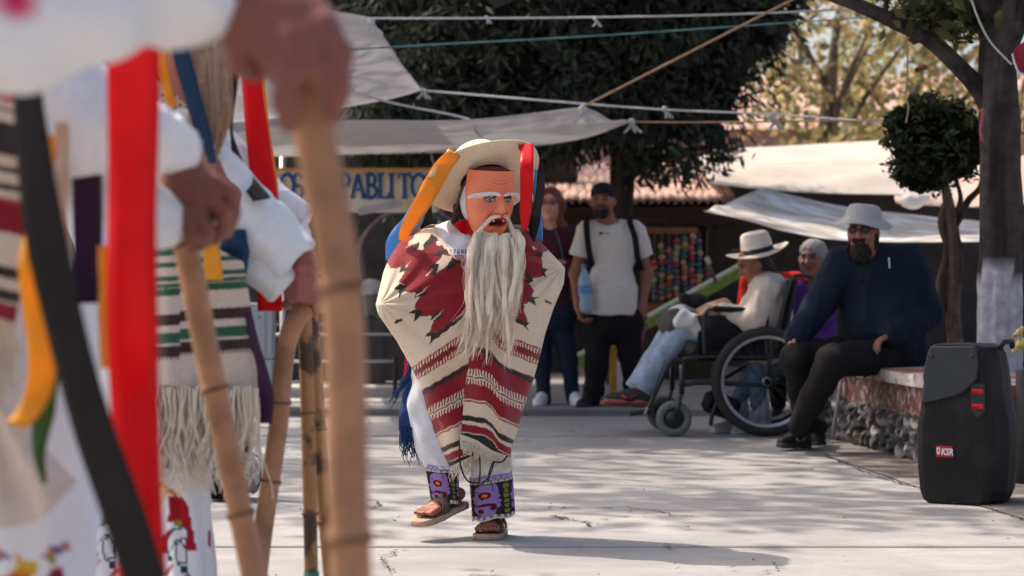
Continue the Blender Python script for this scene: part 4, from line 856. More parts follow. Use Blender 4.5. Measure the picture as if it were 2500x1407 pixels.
b = Blob().chain([J['ar'], h1+np.array([-.02, 0, .10])], [.052, .05]).chain([J['al'], h2+np.array([0, 0, .10])], [.052, .05]); b.obj('sock', m_black, bm, .009)
mk('ring', lathe([(.010, -.003), (.012, 0), (.010, .003)], 14, J['wl']+np.array([-.05, -.06, -.055]), None), M('silver', (.8, .8, .8), .25, .05, metal=1.), bm)
# --- elderly woman with grey hair and purple jacket
Ye = 15.35; Q = lambda x, y, dy=0.: P(x, y, Ye+dy)
ew = thing('person', Q(1985, 850, .1), 'elderly grey-haired woman in purple jacket seated behind the wheelchair', 'person')
J = dict(sl=Q(1945, 715, .0), sr=Q(2040, 700, .08), pel=Q(1995, 850, .15), el=Q(1928, 800, -.05), er=Q(2040, 800, .0), wl=Q(1890, 850, -.2), wr=Q(1960, 860, -.2), hl=Q(1965, 860, .05), hr=Q(2020, 860, .1), kl=Q(1850, 890, -.25), kr=Q(1835, 900, -.1), al=Q(1850, 985, -.2), ar=Q(1800, 990, -.1), front=nrm(np.array([-.6, -1., 0])))
sk = srgb(130, 88, 76); b = Blob(); hc = Q(1985, 632, -.02); r_, f_, u_, A_ = head(b, hc, (-.55, -1, -.08), (0, 0, 1.), sk, .98)
b.cap(hc-u_*.06, Q(1995, 700, .03), .05, .06); torso(b, J, .9); arms(b, J, .85); legs(b, J, .8); hand(b, J['wl'], (-.7, -.4, -.3), (0, 0, -1), 1, .5, .9); hand(b, J['wr'], (-.7, -.5, -.2), (0, 0, -1), 1, .5, .9)
b.obj('body', m_skin, ew, .0085, None, sk)
hr_ = Blob().ell(hc+u_*.045-f_*.012, (.086, .100, .082), A_, .02).ell(hc-u_*.02-f_*.045, (.085, .06, .09), A_, .04).ell(hc+f_*.10-u_*.020, (.066, .085, .080), A_, .012, True).cap(hc+r_*.082-u_*.0, hc+r_*.075-u_*.07, .018, .012, .02).cap(hc-r_*.082-u_*.0, hc-r_*.075-u_*.07, .018, .012, .02)
hr_.obj('hair', M('grey_hair', (.26, .24, .24), .65, .45, 80, .5, 160), ew, .0085, folds(.004, 80, 2))
b = Blob(); torso(b, J, .95, .024); arms(b, J, .95, .022); b.ell(Q(1985, 695, -.07), (.05, .07, .05), None, .02, True); b.obj('jacket', cloth('purple_fleece', (.085, .030, .165)), ew, .009, folds(.007, 20, 8))
b = Blob(); legs(b, J, .88, .014); b.ell(J['pel'], (.16, .14, .12), None, .05); b.obj('jeans', M('worn_denim', (.16, .22, .30), .9, .4, 16, .2, 200), ew, .0095, folds(.005, 22, 9))
for a in (J['al'], J['ar']): shoe('shoe', (a[0]+.05, a[1], .004), (a[0]-.17, a[1]-.12, .004), M('pale_shoe', (.4, .4, .42), .8), M('pale_sole', (.5, .5, .5), .8), ew, max(.06, a[2]-.0))
# --- person in red behind the wheelchair
Yr = 16.0; Q = lambda x, y, dy=0.: P(x, y, Yr+dy)
rp = thing('person', Q(1880, 860), 'seated person in bright red top and brown hat mostly hidden behind the wheelchair', 'person')
J = dict(sl=Q(1835, 690), sr=Q(1945, 690), pel=Q(1890, 850), el=Q(1815, 780), er=Q(1965, 780), wl=Q(1850, 850, -.1), wr=Q(1930, 850, -.1), hl=Q(1870, 860), hr=Q(1915, 860), kl=Q(1850, 880, -.4), kr=Q(1900, 880, -.4), al=Q(1850, 985, -.4), ar=Q(1900, 985, -.4), front=np.array([0, -1., 0]))
sk = srgb(140, 92, 74); b = Blob(); hc = Q(1842, 628); r_, f_, u_, A_ = head(b, hc, (-.6, -1, 0), (0, 0, 1.), sk, .98)
b.cap(hc-u_*.06, Q(1885, 695), .05, .06); torso(b, J, .9); arms(b, J, .9); legs(b, J, .85); hand(b, J['wl'], (.6, -.6, 0), (0, 0, -1)); hand(b, J['wr'], (-.6, -.6, 0), (0, 0, -1)); b.obj('body', m_skin, rp, .010, None, sk)
b = Blob(); torso(b, J, .95, .024); arms(b, J, .95, .022); b.obj('top', cloth('bright_red', (.42, .02, .018)), rp, .010, folds(.006, 20, 10))
b = Blob(); legs(b, J, .9, .016); b.ell(J['pel'], (.16, .14, .12), None, .05); b.obj('trousers', m_black, rp, .012)
for a in (J['al'], J['ar']): shoe('shoe', (a[0], a[1], .004), (a[0]-.05, a[1]-.22, .004), m_bs, m_bs, rp, .1)
mk('hat', lathe([(.001, .105), (.07, .10), (.088, .07), (.094, 0), (.15, -.012), (.152, -.016), (.09, -.008)], 40, hc+u_*.05, rotm(nrm(u_-.1*f_))), M('brown_felt', (.12, .06, .035), .9, .15, 50), rp)
# ---------------------------------------------------------------- wheelchair and its sitter
m_metal = M('black_metal', (.02, .02, .021), .4, .15, 40, spec=.5); m_rub = M('dark_rubber', (.035, .033, .030), .85, .2, 60, .2, 200); m_grub = M('grey_rubber', (.16, .17, .16), .8, .2, 50); m_alu = M('aluminium', (.50, .48, .50), .35, .1, 40, metal=.6)
m_vinyl = M('black_vinyl', (.015, .014, .015), .6, .2, 60, .15, 150, spec=.3)
Yn, Yf = 14.86, 15.42
wc = thing('wheelchair', P(1780, 1066, Yn)*np.array([1, 1, 0]), 'black wheelchair with spoked rear wheel and grey front casters', 'wheelchair')
Mx = rotm((0, 1, 0))
def bigwheel(c, r):
    w_ = mk('wheel', lathe([(.022, -.045), (.030, -.02), (.030, .02), (.022, .045)], 20, c, Mx), m_alu, wc)
    a = np.linspace(0, 2*np.pi, 14, endpoint=False)
    mk('tyre', lathe([(r-.030+.030*math.cos(t), .026*math.sin(t)) for t in np.r_[a, 0]], 72, c, Mx), m_rub, w_)
    mk('rim', lathe([(r-.056, -.014), (r-.072, -.012), (r-.077, 0), (r-.072, .012), (r-.056, .014), (r-.056, -.014)], 72, c, Mx), m_alu, w_)
    for i in range(24):
        t = i*2*np.pi/24; t2 = t+(.5 if i % 2 else -.5); p0 = c+np.array([.026*math.cos(t2), (.03 if i % 4 < 2 else -.03), .026*math.sin(t2)]); p1 = c+np.array([(r-.07)*math.cos(t), 0, (r-.07)*math.sin(t)])
        mk('spoke', tube(np.array([p0, p1]), .0018, 5), m_metal, w_)
wr = .338
cn = P(1872, 933, Yn); cn[2] = wr; cf = P(1872, 933, Yf); cf[2] = wr; cf[0] -= .02
bigwheel(cn, wr); bigwheel(cf, wr)
for px, Yc in ((1645, Yn), (1622, Yf-.02)):
    c = P(px, 1020, Yc); c[2] = .110
    k = mk('caster', lathe([(.012, -.03), (.05, -.02), (.062, 0), (.05, .02), (.012, .03)], 24, c, Mx), m_metal, wc); a = np.linspace(0, 2*np.pi, 12)
    mk('tyre', lathe([(.085+.026*math.cos(t), .026*math.sin(t)) for t in a], 44, c, Mx), m_grub, k)
    for s in (-1, 1): mk('fork', tube(np.array([c+np.array([0, .035*s, 0]), c+np.array([.03, .035*s, .09]), c+np.array([.05, 0, .16])]), .011, 8), m_metal, k)
    mk('stem', tube(np.array([c+np.array([.05, 0, .15]), c+np.array([.05, 0, .33])]), .017, 10), m_metal, k)
fr_ = []
for Yc, s in ((Yn+.07, 0), (Yf-.07, 1)):
    q = lambda x, y: P(x, y, Yc)
    for pts in ([(1665, 880), (1700, 872), (1880, 872), (1925, 870)], [(1668, 940), (1720, 935), (1860, 940), (1900, 930)], [(1668, 880), (1668, 945)], [(1872, 933), (1880, 872), (1900, 800), (1930, 690), (1950, 672), (1985, 676)], [(1720, 872), (1720, 770), (1745, 755), (1850, 760), (1868, 800), (1872, 872)], [(1668, 885), (1640, 880), (1600, 960), (1580, 1005)], [(1760, 960), (1740, 1010), (1735, 1040)]):
        fr_.append(tube(interp(PX(pts, Yc), 22), .0135, 8))
for pts in ([(1700, 872, Yn+.07), (1700, 872, Yf-.07)], [(1880, 872, Yn+.07), (1880, 872, Yf-.07)], [(1740, 940, Yn+.07), (1860, 872, Yf-.07)], [(1872, 933, Yn), (1872, 933, Yf)]): fr_.append(tube(PX(pts), .013, 8))
mk('frame', cat(fr_), m_metal, wc)
c = (P(1700, 866, Yn)+P(1890, 866, Yf))/2; mk('seat', box(c+np.array([0.03, 0, .012]), (.50, .44, .05), None, .015), m_vinyl, wc)
mk('backrest', box((P(1915, 770, Yn)+P(1915, 770, Yf))/2, (.04, .44, .46), eul(0, R(11), 0), .012), m_vinyl, wc)
for Yc in (Yn+.06, Yf-.06):
    mk('armrest', box(P(1800, 757, Yc), (.30, .055, .035), eul(0, R(3), 0), .012), m_vinyl, wc); mk('side_guard', box(P(1790, 826, Yc+.012), (.44, .014, .28), None, .003), m_vinyl, wc)
    mk('footplate', box(P(1566, 1006, Yc), (.15, .13, .018), eul(0, R(-14), 0), .004), m_metal, wc)
    mk('toe_reflector', box(P(1577, 1003, Yc-.075), (.012, .008, .045), eul(0, R(20), 0), .002), M('reflector_white', (.6, .58, .5), .4), wc)
for x0, y0, x1, y1 in ((1622, 880, 1592, 975),):
    mk('leg_strap', ribbon([P(x0, y0, Yn+.05), P((x0+x1)/2, (y0+y1)/2, Yn+.045), P(x1, y1, Yn+.05)], .02, (0, 1, 0), .004, 20), m_vinyl, wc)
mk('tool_bag', box(P(1760, 990, Yn+.2), (.22, .24, .14), eul(0, R(20), 0), .03), m_vinyl, wc)
Ys = 15.15; Q = lambda x, y, dy=0.: P(x, y, Ys+dy)
sp = thing('person', Q(1840, 860), 'hunched person in beige sweater and pale felt hat sitting in the wheelchair', 'person')
J = dict(sl=Q(1872, 705, -.17), sr=Q(1890, 705, .17), pel=Q(1862, 835, 0), el=Q(1838, 785, -.23), er=Q(1850, 785, .22), wl=Q(1768, 760, -.16), wr=Q(1770, 762, .12), hl=Q(1840, 835, -.10), hr=Q(1840, 835, .10), kl=Q(1668, 800, -.12), kr=Q(1650, 795, .12), al=Q(1562, 950, -.10), ar=Q(1552, 955, .14), front=np.array([-1., 0, 0]))
sk = srgb(150, 95, 75); b = Blob(); hc = Q(1840, 645, -.02); r_, f_, u_, A_ = head(b, hc, (-1, -.25, -.5), (-.35, 0, 1.), sk, .98)
b.cap(hc-u_*.06, Q(1875, 695, 0), .05, .06); torso(b, J, .9); arms(b, J, .9); legs(b, J, .9); hand(b, J['wl'], (-.9, .3, .2), (0, .3, -1), 1, .6, .95); hand(b, J['wr'], (-.9, -.3, .1), (0, -.3, -1), -1, .6, .95)
b.obj('body', m_skin, sp, .0085, None, sk)
hr_ = Blob().ell(hc-f_*.03+u_*.0, (.082, .08, .09), A_, .02).cap(hc-f_*.06-u_*.02, Q(1885, 668, 0), .05, .035, .03); hr_.obj('hair', M('dark_hair', (.03, .02, .018), .7, .4, 80, .4, 160), sp, .009)
m_felt = M('pale_felt', (.64, .56, .46), .9, .08, 40, .15, 150)
prof = [(.001, .118), (.03, .112), (.055, .124), (.074, .128), (.088, .115), (.098, .06), (.104, .0), (.13, -.006), (.17, -.004), (.198, .008), (.200, .004), (.17, -.009), (.12, -.012), (.09, -.01)]
hn = nrm(np.array([-.22, -.10, 1.])); hat2 = mk('felt_hat', lathe(prof, 56, Q(1850, 616, -.02), rotm(hn), lambda a, r0: .016*np.cos(2*a)*np.clip((r0-.1)/.1, 0, 1)-.02*np.exp(-((np.sin(a))/.35)**2)*np.clip((.095-r0)/.09, 0, 1)), m_felt, sp)
mk('hat_band', lathe([(.1055, .002), (.103, .032), (.100, .032)], 56, Q(1850, 616, -.02), rotm(hn)), RB['black'], hat2)
m_swt = M('beige_sweater', (.62, .52, .44), .95, .12, 60, .35, 150, spec=.1, wr=(.45, 7.))
b = Blob(); torso(b, J, .98, .03, .9); arms(b, J, 1.0, .028); b.ell(Q(1872, 690, 0), (.11, .14, .07), None, .04); b.obj('sweater', m_swt, sp, .009, folds(.009, 22, 12))
b = Blob(); legs(b, J, .95, .02, .02); b.ell(J['pel'], (.16, .16, .11), None, .05); b.obj('jeans', m_ldenim, sp, .009, folds(.005, 18, 13))
m_run = M('running_shoe', (.030, .027, .028), .7, .3, 60, .2, 180); m_pink = M('coral_print', (.62, .07, .09), .6)
for k in 'lr':
    a = J['a'+k]; hh = a+np.array([.045, 0, -.09]); tt = nrm(np.array([-1, 0, -.10])); o = shoe('running_shoe', hh, hh+tt*.27+np.array([0, 0, .035]), m_run, M('coral_sole', (.40, .10, .09), .7, .3, 30), sp, .11, up=(0.1, 0, 1), stripe=m_pink)
lap = Blob().cap(Q(1735, 790, -.12), Q(1650, 785, -.10), .085, .075, .05).cap(Q(1735, 790, .12), Q(1640, 785, .10), .085, .075, .05).cap(Q(1650, 790, -.1), Q(1640, 790, .1), .08, .08, .05).cap(Q(1655, 800, -.12), Q(1690, 850, -.14), .06, .05, .04)
tag(lap.obj('lap_blanket', M('dark_grey_blanket', (.085, .075, .072), .95, .3, 30, .3, 120), None, .009, folds(.010, 26, 14)), 'dark grey blanket spread over the lap of the wheelchair sitter', 'blanket')
wb = Blob().ell(Q(1672, 780, -.12), (.105, .13, .070), None, .04).ell(Q(1700, 800, -.18), (.05, .05, .06), None, .05).cap(Q(1655, 766, -.05), Q(1705, 764, .05), .06, .06, .05); tag(wb.obj('white_cloth', M('fleece_white', (.60, .57, .53), .95, .1, 40, .3, 140, wr=(.5, 9.)), None, .009, folds(.018, 26, 15)), 'crumpled white cloth lying on the wheelchair sitter knees', 'cloth')
bg = Blob().ell(Q(1735, 768, -.12), (.10, .10, .062), eul(0, R(-22), 0), .03).cap(Q(1715, 772, -.10), Q(1765, 752, .0), .06, .065, .04).ell(Q(1768, 742, -.13), (.035, .05, .05), None, .015, True); tag(bg.obj('tan_bag', M('tan_fabric', (.40, .25, .17), .8, .2, 40, .2, 120, wr=(.6, 8.)), None, .009, folds(.006, 25, 16)), 'soft tan bag held open on the wheelchair sitter lap', 'bag')
dk = Blob().ell(Q(1700, 735, -.02), (.075, .07, .05), None, .03).ell(Q(1670, 728, -.05), (.035, .05, .035), None, .02); tag(dk.obj('dark_cap', M('black_fleece', (.018, .017, .018), .95, .2, 50), None, .009, folds(.006, 30, 17)), 'black folded cap resting above the blanket on the wheelchair', 'cap')
# ---------------------------------------------------------------- stone bench
bench = thing('stone_bench', (2.12, 13.6, 0), 'low stone bench with red painted rim under the man in navy', 'bench')
fl_ = interp([(2.34, 11.6), (2.24, 12.4), (2.14, 13.1), (2.05, 13.9), (1.96, 14.7), (1.93, 15.3)], 40)
nrm2 = np.gradient(fl_, axis=0); nrm2 = np.stack([nrm2[:, 1], -nrm2[:, 0]], -1); nrm2 /= np.linalg.norm(nrm2, axis=1)[:, None]
def strip(o0, o1, z0, z1):
    a, c = fl_+nrm2*o0, fl_+nrm2*o1
    ring = np.stack([np.c_[a, np.full(40, z0)], np.c_[a, np.full(40, z1)], np.c_[c, np.full(40, z1)], np.c_[c, np.full(40, z0)], np.c_[a, np.full(40, z0)]], 1)
    V = ring.reshape(-1, 3); n = 5; return V, [tuple(q[::-1]) for q in gridF(40, 5)]+[(0, 1, 2, 3), tuple(39*5+i for i in (3, 2, 1, 0))]
m_red_slab = M('worn_red_paint', (.30, .10, .085), .9, .35, 12, .4, 60, var2=((.56, .50, .46), 5., .54, .06))
m_redf = M('flaked_red_fascia', (.17, .06, .055), .9, .45, 10, .6, 60, var2=((.30, .26, .24), 22., .56, .06)); m_edge = M('worn_white_edge', (.50, .46, .43), .9, .25, 14, .4, 60, var2=((.30, .12, .10), 12., .60, .05))
mk('top_slab', strip(-.02, .62, .425, .475), m_red_slab, bench, False); mk('rim_edge', strip(-.028, -.0205, .405, .470), m_edge, bench, False)
mk('fascia', strip(.0, .60, .245, .4245), m_redf, bench, False); mk('core', strip(.045, .58, .0, .244), M('mortar', (.26, .22, .19), .95, .3, 12, .5, 40), bench, False)
m_stone = M('rubble_stone', (.10, .093, .09), .95, .5, 9, .8, 40, var2=((.36, .32, .29), 9., .56, .06))
r = np.random.default_rng(21); s_ = 0.0; Ltot = np.linalg.norm(np.diff(fl_, axis=0), axis=1).sum(); cum = np.r_[0, np.cumsum(np.linalg.norm(np.diff(fl_, axis=0), axis=1))]
stones = []
for k in range(7):
    bb = Blob()
    bb.ell((0, 0, 0), (.10, .10, .10), None, .02)
    for _ in range(9): d_ = nrm(r.normal(size=3)); bb.ell(d_*(.14+r.uniform(-.012, .012)), (.085, .085, .085), None, .008, True)
    V, Fq, _ = bb.mesh(.013, folds(.006, 50, k)); stones.append(mkmesh('stone', V, Fq, m_stone, True))
for z0, hgt in ((.045, .10), (.125, .09), (.205, .08)):
    s_ = r.uniform(0, .08)
    while s_ < Ltot:
        wd = r.uniform(.11, .20); sc = s_+wd/2
        q = np.array([np.interp(sc, cum, fl_[:, 0]), np.interp(sc, cum, fl_[:, 1])]); n_ = np.array([np.interp(sc, cum, nrm2[:, 0]), np.interp(sc, cum, nrm2[:, 1])])
        inst('stone', stones[r.integers(7)], bench, (*(q+n_*.045), z0+r.normal(0, .008)), (0, r.uniform(-.4, .4), math.atan2(n_[1], n_[0])+r.choice([0, math.pi])), (.055/.06, wd/.17*1.02, hgt/.15*1.15)); s_ += wd*.94
# grey walking-stick leg by the bench
ws = mk('walking_cane', tube(PX([(2068, 860, 14.4), (2052, 940, 14.4), (2032, 1072, 14.45)]), [.012, .012, .013], 10), M('grey_metal', (.42, .40, .38), .5), None); tag(ws, 'thin grey metal walking cane leaning between the man in navy and the bench', 'cane')
# ---------------------------------------------------------------- loudspeaker
spk = thing('loudspeaker', (2.02, 10.72, 0), 'tall black loudspeaker with two red bars standing on the paving', 'loudspeaker')
m_cab = M('black_cabinet', (.014, .012, .012), .6, .25, 60, .2, 260, spec=.2, var2=((.03, .027, .025), 5., .62, .12)); m_gr = M('grille_metal', (.030, .036, .039), .5, .2, 200, .5, 500, spec=.35)
sa = R(30); ex = np.array([math.cos(sa), -math.sin(sa), 0]); ey = np.array([math.sin(sa), math.cos(sa), 0]); S0 = np.array([1.955, 10.60, 0])
lv = [(.004, .150, .145), (.02, .172, .165), (.06, .186, .175), (.16, .196, .18), (.30, .200, .18), (.36, .198, .18), (.42, .184, .178), (.50, .172, .170), (.58, .164, .165), (.66, .152, .155), (.695, .136, .140), (.706, .105, .12)]
rings = []
for z, hw, dp in lv:
    pr = [(-hw, .045), (-hw*.97, .012), (-hw*.82, .0), (hw*.62, .0), (hw*.80, .012), (hw*1.0, .10), (hw*1.02, .18), (hw*.80, dp*1.9), (hw*.2, dp*2.1), (-hw*.4, dp*2.1), (-hw*.8, dp*1.75)]
    rings.append([S0+ex*a+ey*c+np.array([0, 0, z]) for a, c in pr])
Rg = np.array(rings); nr, npt = Rg.shape[:2]; V = np.transpose(Rg, (1, 0, 2)).reshape(-1, 3); Fq = [tuple(q) for q in gridF(npt, nr, True)]+[tuple(i*nr+nr-1 for i in range(npt)), tuple(i*nr for i in range(npt-1, -1, -1))]
cab = mk('cabinet', (V, Fq), m_cab, spk, False)
md = cab.modifiers.new('bevel', 'BEVEL'); md.width = .012; md.segments = 3; md.limit_method = 'ANGLE'; md.angle_limit = R(18)
fz = np.array([0, 0, 1.])
gpoly = [(-.118, .695), (-.128, .68), (-.150, .60), (-.158, .56), (-.150, .52), (-.168, .44), (-.10, .455), (-.04, .47), (.02, .49), (.055, .52), (.092, .56), (.098, .62), (.090, .685), (.078, .70)]
gr_ = mk('grille', prism([(a, c) for a, c in gpoly], S0-ey*.006, ex, fz, .022), m_gr, spk, False); md = gr_.modifiers.new('bevel', 'BEVEL'); md.width = .007; md.segments = 3
for z in (.50, .435): mk('red_bar', box(S0+ex*.092+fz*z-ey*.006, (.052, .014, .024), np.stack([ex, ey, fz], 1), .002), M('red_light_bar', (.62, .02, .03), .4), spk)
mk('badge_frame', prism([(.060, .535), (.124, .535), (.124, .415), (.092, .385), (.060, .42)], S0-ey*.001, ex, fz, .006), M('dark_trim', (.03, .033, .035), .4), spk, False)
for a, c in ((-.115, .655), (.07, .655)): mk('screw', lathe([(.001, .004), (.007, .003), (.008, 0)], 12, S0+ex*a+fz*c-ey*.018, rotm(-ey)), m_metal, gr_)
lg = mk('logo_plate', prism([(-.098, .208), (-.020, .208), (-.024, .258), (-.098, .258)], S0-ey*.003, ex, fz, .008), M('logo_red', (.45, .018, .03), .5), spk, False)
def text(name, s, loc, size, xdir, udir, mat, parent, ext=.001, off=0., shear=0., sx=1.):
    cu = bpy.data.curves.new(name, 'FONT'); cu.body = s; cu.size = size; cu.extrude = ext; cu.offset = off; cu.shear = shear; cu.align_x = 'LEFT'
    cu.materials.append(mat); o = bpy.data.objects.new(name, cu); x = Vector([float(v) for v in nrm(xdir)]); u = Vector([float(v) for v in nrm(udir)]); z = x.cross(u)
    o.matrix_world = Matrix.Translation([float(v) for v in loc]) @ Matrix((x, u, z)).transposed().to_4x4() @ Matrix.Diagonal((sx, 1, 1, 1)); C.objects.link(o)
    me = bpy.data.meshes.new_from_object(o.evaluated_get(bpy.context.evaluated_depsgraph_get())); mw = o.matrix_world.copy(); bpy.data.objects.remove(o)
    me.transform(mw); me.materials.clear(); me.materials.append(mat); o = bpy.data.objects.new(name, me); return link(o, parent)
m_lw = M('logo_white', (.75, .73, .73), .5)
text('lettering', 'KSR', S0+ex*-.074+fz*.219-ey*.0085, .040, ex, fz, m_lw, lg, .001, .0013, .15, .80)
mk('shield_emblem', prism([(-.094, .250), (-.079, .250), (-.078, .228), (-.0865, .217), (-.095, .228)], S0-ey*.008, ex, fz, .003), m_lw, lg, False)
mk('emblem_bar', box(S0+ex*-.0865+fz*.238-ey*.0102, (.004, .002, .016), np.stack([ex, ey, fz], 1)), M('logo_red', (.45, .018, .03), .5), lg)
mk('handle', tube(S0+np.array([ex*.16+ey*.08+fz*.690, ex*.17+ey*.12+fz*.715, ex*.17+ey*.22+fz*.715, ex*.16+ey*.26+fz*.690]), .012, 8), m_cab, spk)
# frog shaped toy peeking over the speaker
fg = thing('frog_figurine', P(2490, 850, 11.6), 'small glazed yellow-green frog figurine at the edge by the speaker', 'figurine')
b = Blob().ell(P(2497, 840, 11.6), (.035, .04, .03), None, .02).ell(P(2488, 812, 11.6), (.018, .02, .02), None, .015).cap(P(2480, 818, 11.58), P(2474, 822, 11.57), .012, .008, .01).ell(P(2496, 802, 11.6), (.012, .012, .012), None, .006).cap(P(2482, 850, 11.57), P(2474, 858, 11.55), .012, .010, .01)
b.paint(P(2478, 820, 11.57), (.016, .03, .008), (.55, .07, .04)); b.paint(P(2478, 812, 11.56), (.02, .03, .010), (.6, .55, .35)); b.obj('body', M('glaze', vcol=True, rough=.25, var=.1, scale=50, spec=.5, clear=.4), fg, .005, None, (.42, .34, .05))
mk('pedestal', lathe([(.001, 0), (.05, 0), (.05, .55), (.001, .55)], 20, P(2505, 860, 11.6)*np.array([1, 1, 0])), M('pedestal_dark', (.05, .045, .04), .9, .2, 20), fg)
# ---------------------------------------------------------------- trees
m_bark = M('bark', vcol=True, rough=.95, var=.35, scale=14, bump=.8, bscale=26, spec=.1)
m_leaf = M('leaves', vcol=True, rough=.6, var=.2, scale=3, spec=.25, trans=.48)
m_needle = M('conifer_needles', vcol=True, rough=.75, var=.25, scale=3, spec=.15, trans=.12)
def leafcards(Cn, size, seed, pal, jit=.35, narrow=.5, up=None):
    r = np.random.default_rng(seed); n = len(Cn); a = r.normal(size=(n, 3)); a /= np.linalg.norm(a, axis=1)[:, None]
    if up is not None: a = a*(1-up[1])+np.array(up[0])*up[1]; a /= np.linalg.norm(a, axis=1)[:, None]
    c = r.normal(size=(n, 3)); c -= a*(a*c).sum(1)[:, None]; c /= np.linalg.norm(c, axis=1)[:, None]
    s = (size*r.uniform(1-jit, 1+jit, n))[:, None]; nn = np.cross(a, c)*s*.12
    V = np.stack([Cn-a*s*.5, Cn+c*s*narrow*.5+nn, Cn+a*s*.5, Cn-c*s*narrow*.5+nn], 1).reshape(-1, 3)
    pal = np.array(pal); k = pal[r.integers(len(pal), size=n)]*r.uniform(.75, 1.25, (n, 1))
    return V, np.arange(4*n).reshape(-1, 4), np.repeat(k, 4, 0)
def shell(n, c, rad, seed, inner=.55, lump=.25):
    r = np.random.default_rng(seed); d = r.normal(size=(n, 3)); d /= np.linalg.norm(d, axis=1)[:, None]
    k = 1+lump*nz3(d, 3.2, seed+5, 3); q = r.uniform(inner**3, 1, n)**(1/3.)
    return np.array(c)+d*(q*k)[:, None]*np.array(rad)
def clumps(nc, per, c, rad, cr, seed, inner=.5, keep=None):
    r = np.random.default_rng(seed); cc = shell(nc, c, rad, seed, inner)
    if keep is not None: cc = cc[keep(cc)]
    return (cc[:, None]+r.normal(size=(len(cc), per, 3))*cr*r.uniform(.5, 1.2, (len(cc), 1, 1))).reshape(-1, 3)
def trunk(pts, rads, seed, base=(.09, .07, .055), white=None, n=44, m=60):
    p = interp(pts, m); rr = np.interp(np.linspace(0, 1, m), np.linspace(0, 1, len(rads)), rads); V, Fq = tube(p, rr, n, False); V = V.reshape(n, m, 3); d = V-p[None]
    a = np.arange(n)[:, None]*2*np.pi/n; k = 1+.05*nz3(V.reshape(-1, 3)*np.array([1, 1, .4]), 60, seed).reshape(n, m)+.09*np.sin(3*a+p[None, :, 2]*1.5+seed)+.06*np.sin(7*a+p[None, :, 2]*4)+.04*np.sin(11*a-p[None, :, 2]*9)-.10*np.abs(np.sin(6*a+1.6*np.sin(p[None, :, 2]*3+seed)+.6*np.sin(p[None, :, 2]*11)))**6
    V = (p[None]+d*k[..., None]).reshape(-1, 3); col = np.tile(np.array(base), (len(V), 1))*(1+.55*nz3(V*np.array([1, 1, .18]), 45, seed)[:, None])
    if white is not None: col[V[:, 2] < white+.03*nz3(V, 25, 3)] = (.40, .385, .40)
    return V, Fq, np.clip(col, .005, 1)
def tree(label, loc, trunks, leafset, mat, group=None, name='tree', bark=(.09, .07, .055), white=None):
    t = thing(name, loc, label, 'tree', group); tr = [trunk(p, r_, i+3, bark, white) for i, (p, r_) in enumerate(trunks)]
    c = cat([(a, f) for a, f, _ in tr]); mk('trunk', c, m_bark, t, True, np.vstack([q for _, _, q in tr]))
    L = cat([(a, f) for a, f, _ in leafset]); o = mk('crown', L, mat, t, False, np.vstack([q for _, _, q in leafset])); o['kind'] = 'stuff'
    return t
DG = [(.048, .060, .042), (.062, .072, .048), (.040, .050, .040), (.076, .080, .058)]
# tall dark cypress behind the dancer
cy = (.42, 20.6, 3.55); L = []
ck = lambda q: ~((q[:, 0] > .12) & (q[:, 2] < 2.12)) & (q[:, 2] > 1.72)
L.append(leafcards(clumps(2900, 26, cy, (2.05, 1.5, 1.95), .12, 31, .55, ck), .10, 31, DG, .4, .28, ((0, 0, -1), .3)))
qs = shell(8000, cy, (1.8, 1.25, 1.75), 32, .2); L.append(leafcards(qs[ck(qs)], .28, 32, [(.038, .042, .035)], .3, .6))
r = np.random.default_rng(5); dr = []
for i in range(150):
    x = r.uniform(-1.15, 1.85); y = r.uniform(19.6, 21.2); z = r.uniform(1.80, 2.15)-.10*abs(x-.5); dr.append(np.array([x, y, z])+r.normal(size=(26, 3))*np.array([.13, .1, .09]))
dr = [q for q in dr if not (q[:, 0].mean() > .12 and q[:, 2].mean() < 2.05)]
L.append(leafcards(np.vstack(dr), .12, 33, DG, .4, .3, ((0, 0, -1), .5)))
dr = []
for i in range(40):
    q = P(r.uniform(1540, 1790), r.uniform(355, 440), r.uniform(19.9, 20.6)); dr.append(q+r.normal(size=(22, 3))*np.array([.09, .08, .07]))
L.append(leafcards(np.vstack(dr), .10, 34, DG, .4, .3, ((.4, 0, -1), .5)))
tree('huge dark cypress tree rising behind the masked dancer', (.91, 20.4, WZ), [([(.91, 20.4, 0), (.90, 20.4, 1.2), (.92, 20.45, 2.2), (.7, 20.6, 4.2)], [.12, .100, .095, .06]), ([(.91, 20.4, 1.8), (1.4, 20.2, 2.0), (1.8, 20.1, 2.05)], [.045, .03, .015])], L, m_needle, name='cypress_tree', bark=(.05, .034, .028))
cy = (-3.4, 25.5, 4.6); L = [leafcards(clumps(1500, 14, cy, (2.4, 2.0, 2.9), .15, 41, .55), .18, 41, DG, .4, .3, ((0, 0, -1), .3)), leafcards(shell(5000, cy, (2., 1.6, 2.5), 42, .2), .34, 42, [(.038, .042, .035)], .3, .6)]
tree('second dark cypress behind the raised tarpaulins', (-3.4, 25.5, WZ), [([(-3.4, 25.5, 0), (-3.4, 25.5, 2), (-3.4, 25.6, 4.5)], [.15, .12, .08])], L, m_needle, name='cypress_tree', bark=(.05, .034, .028))
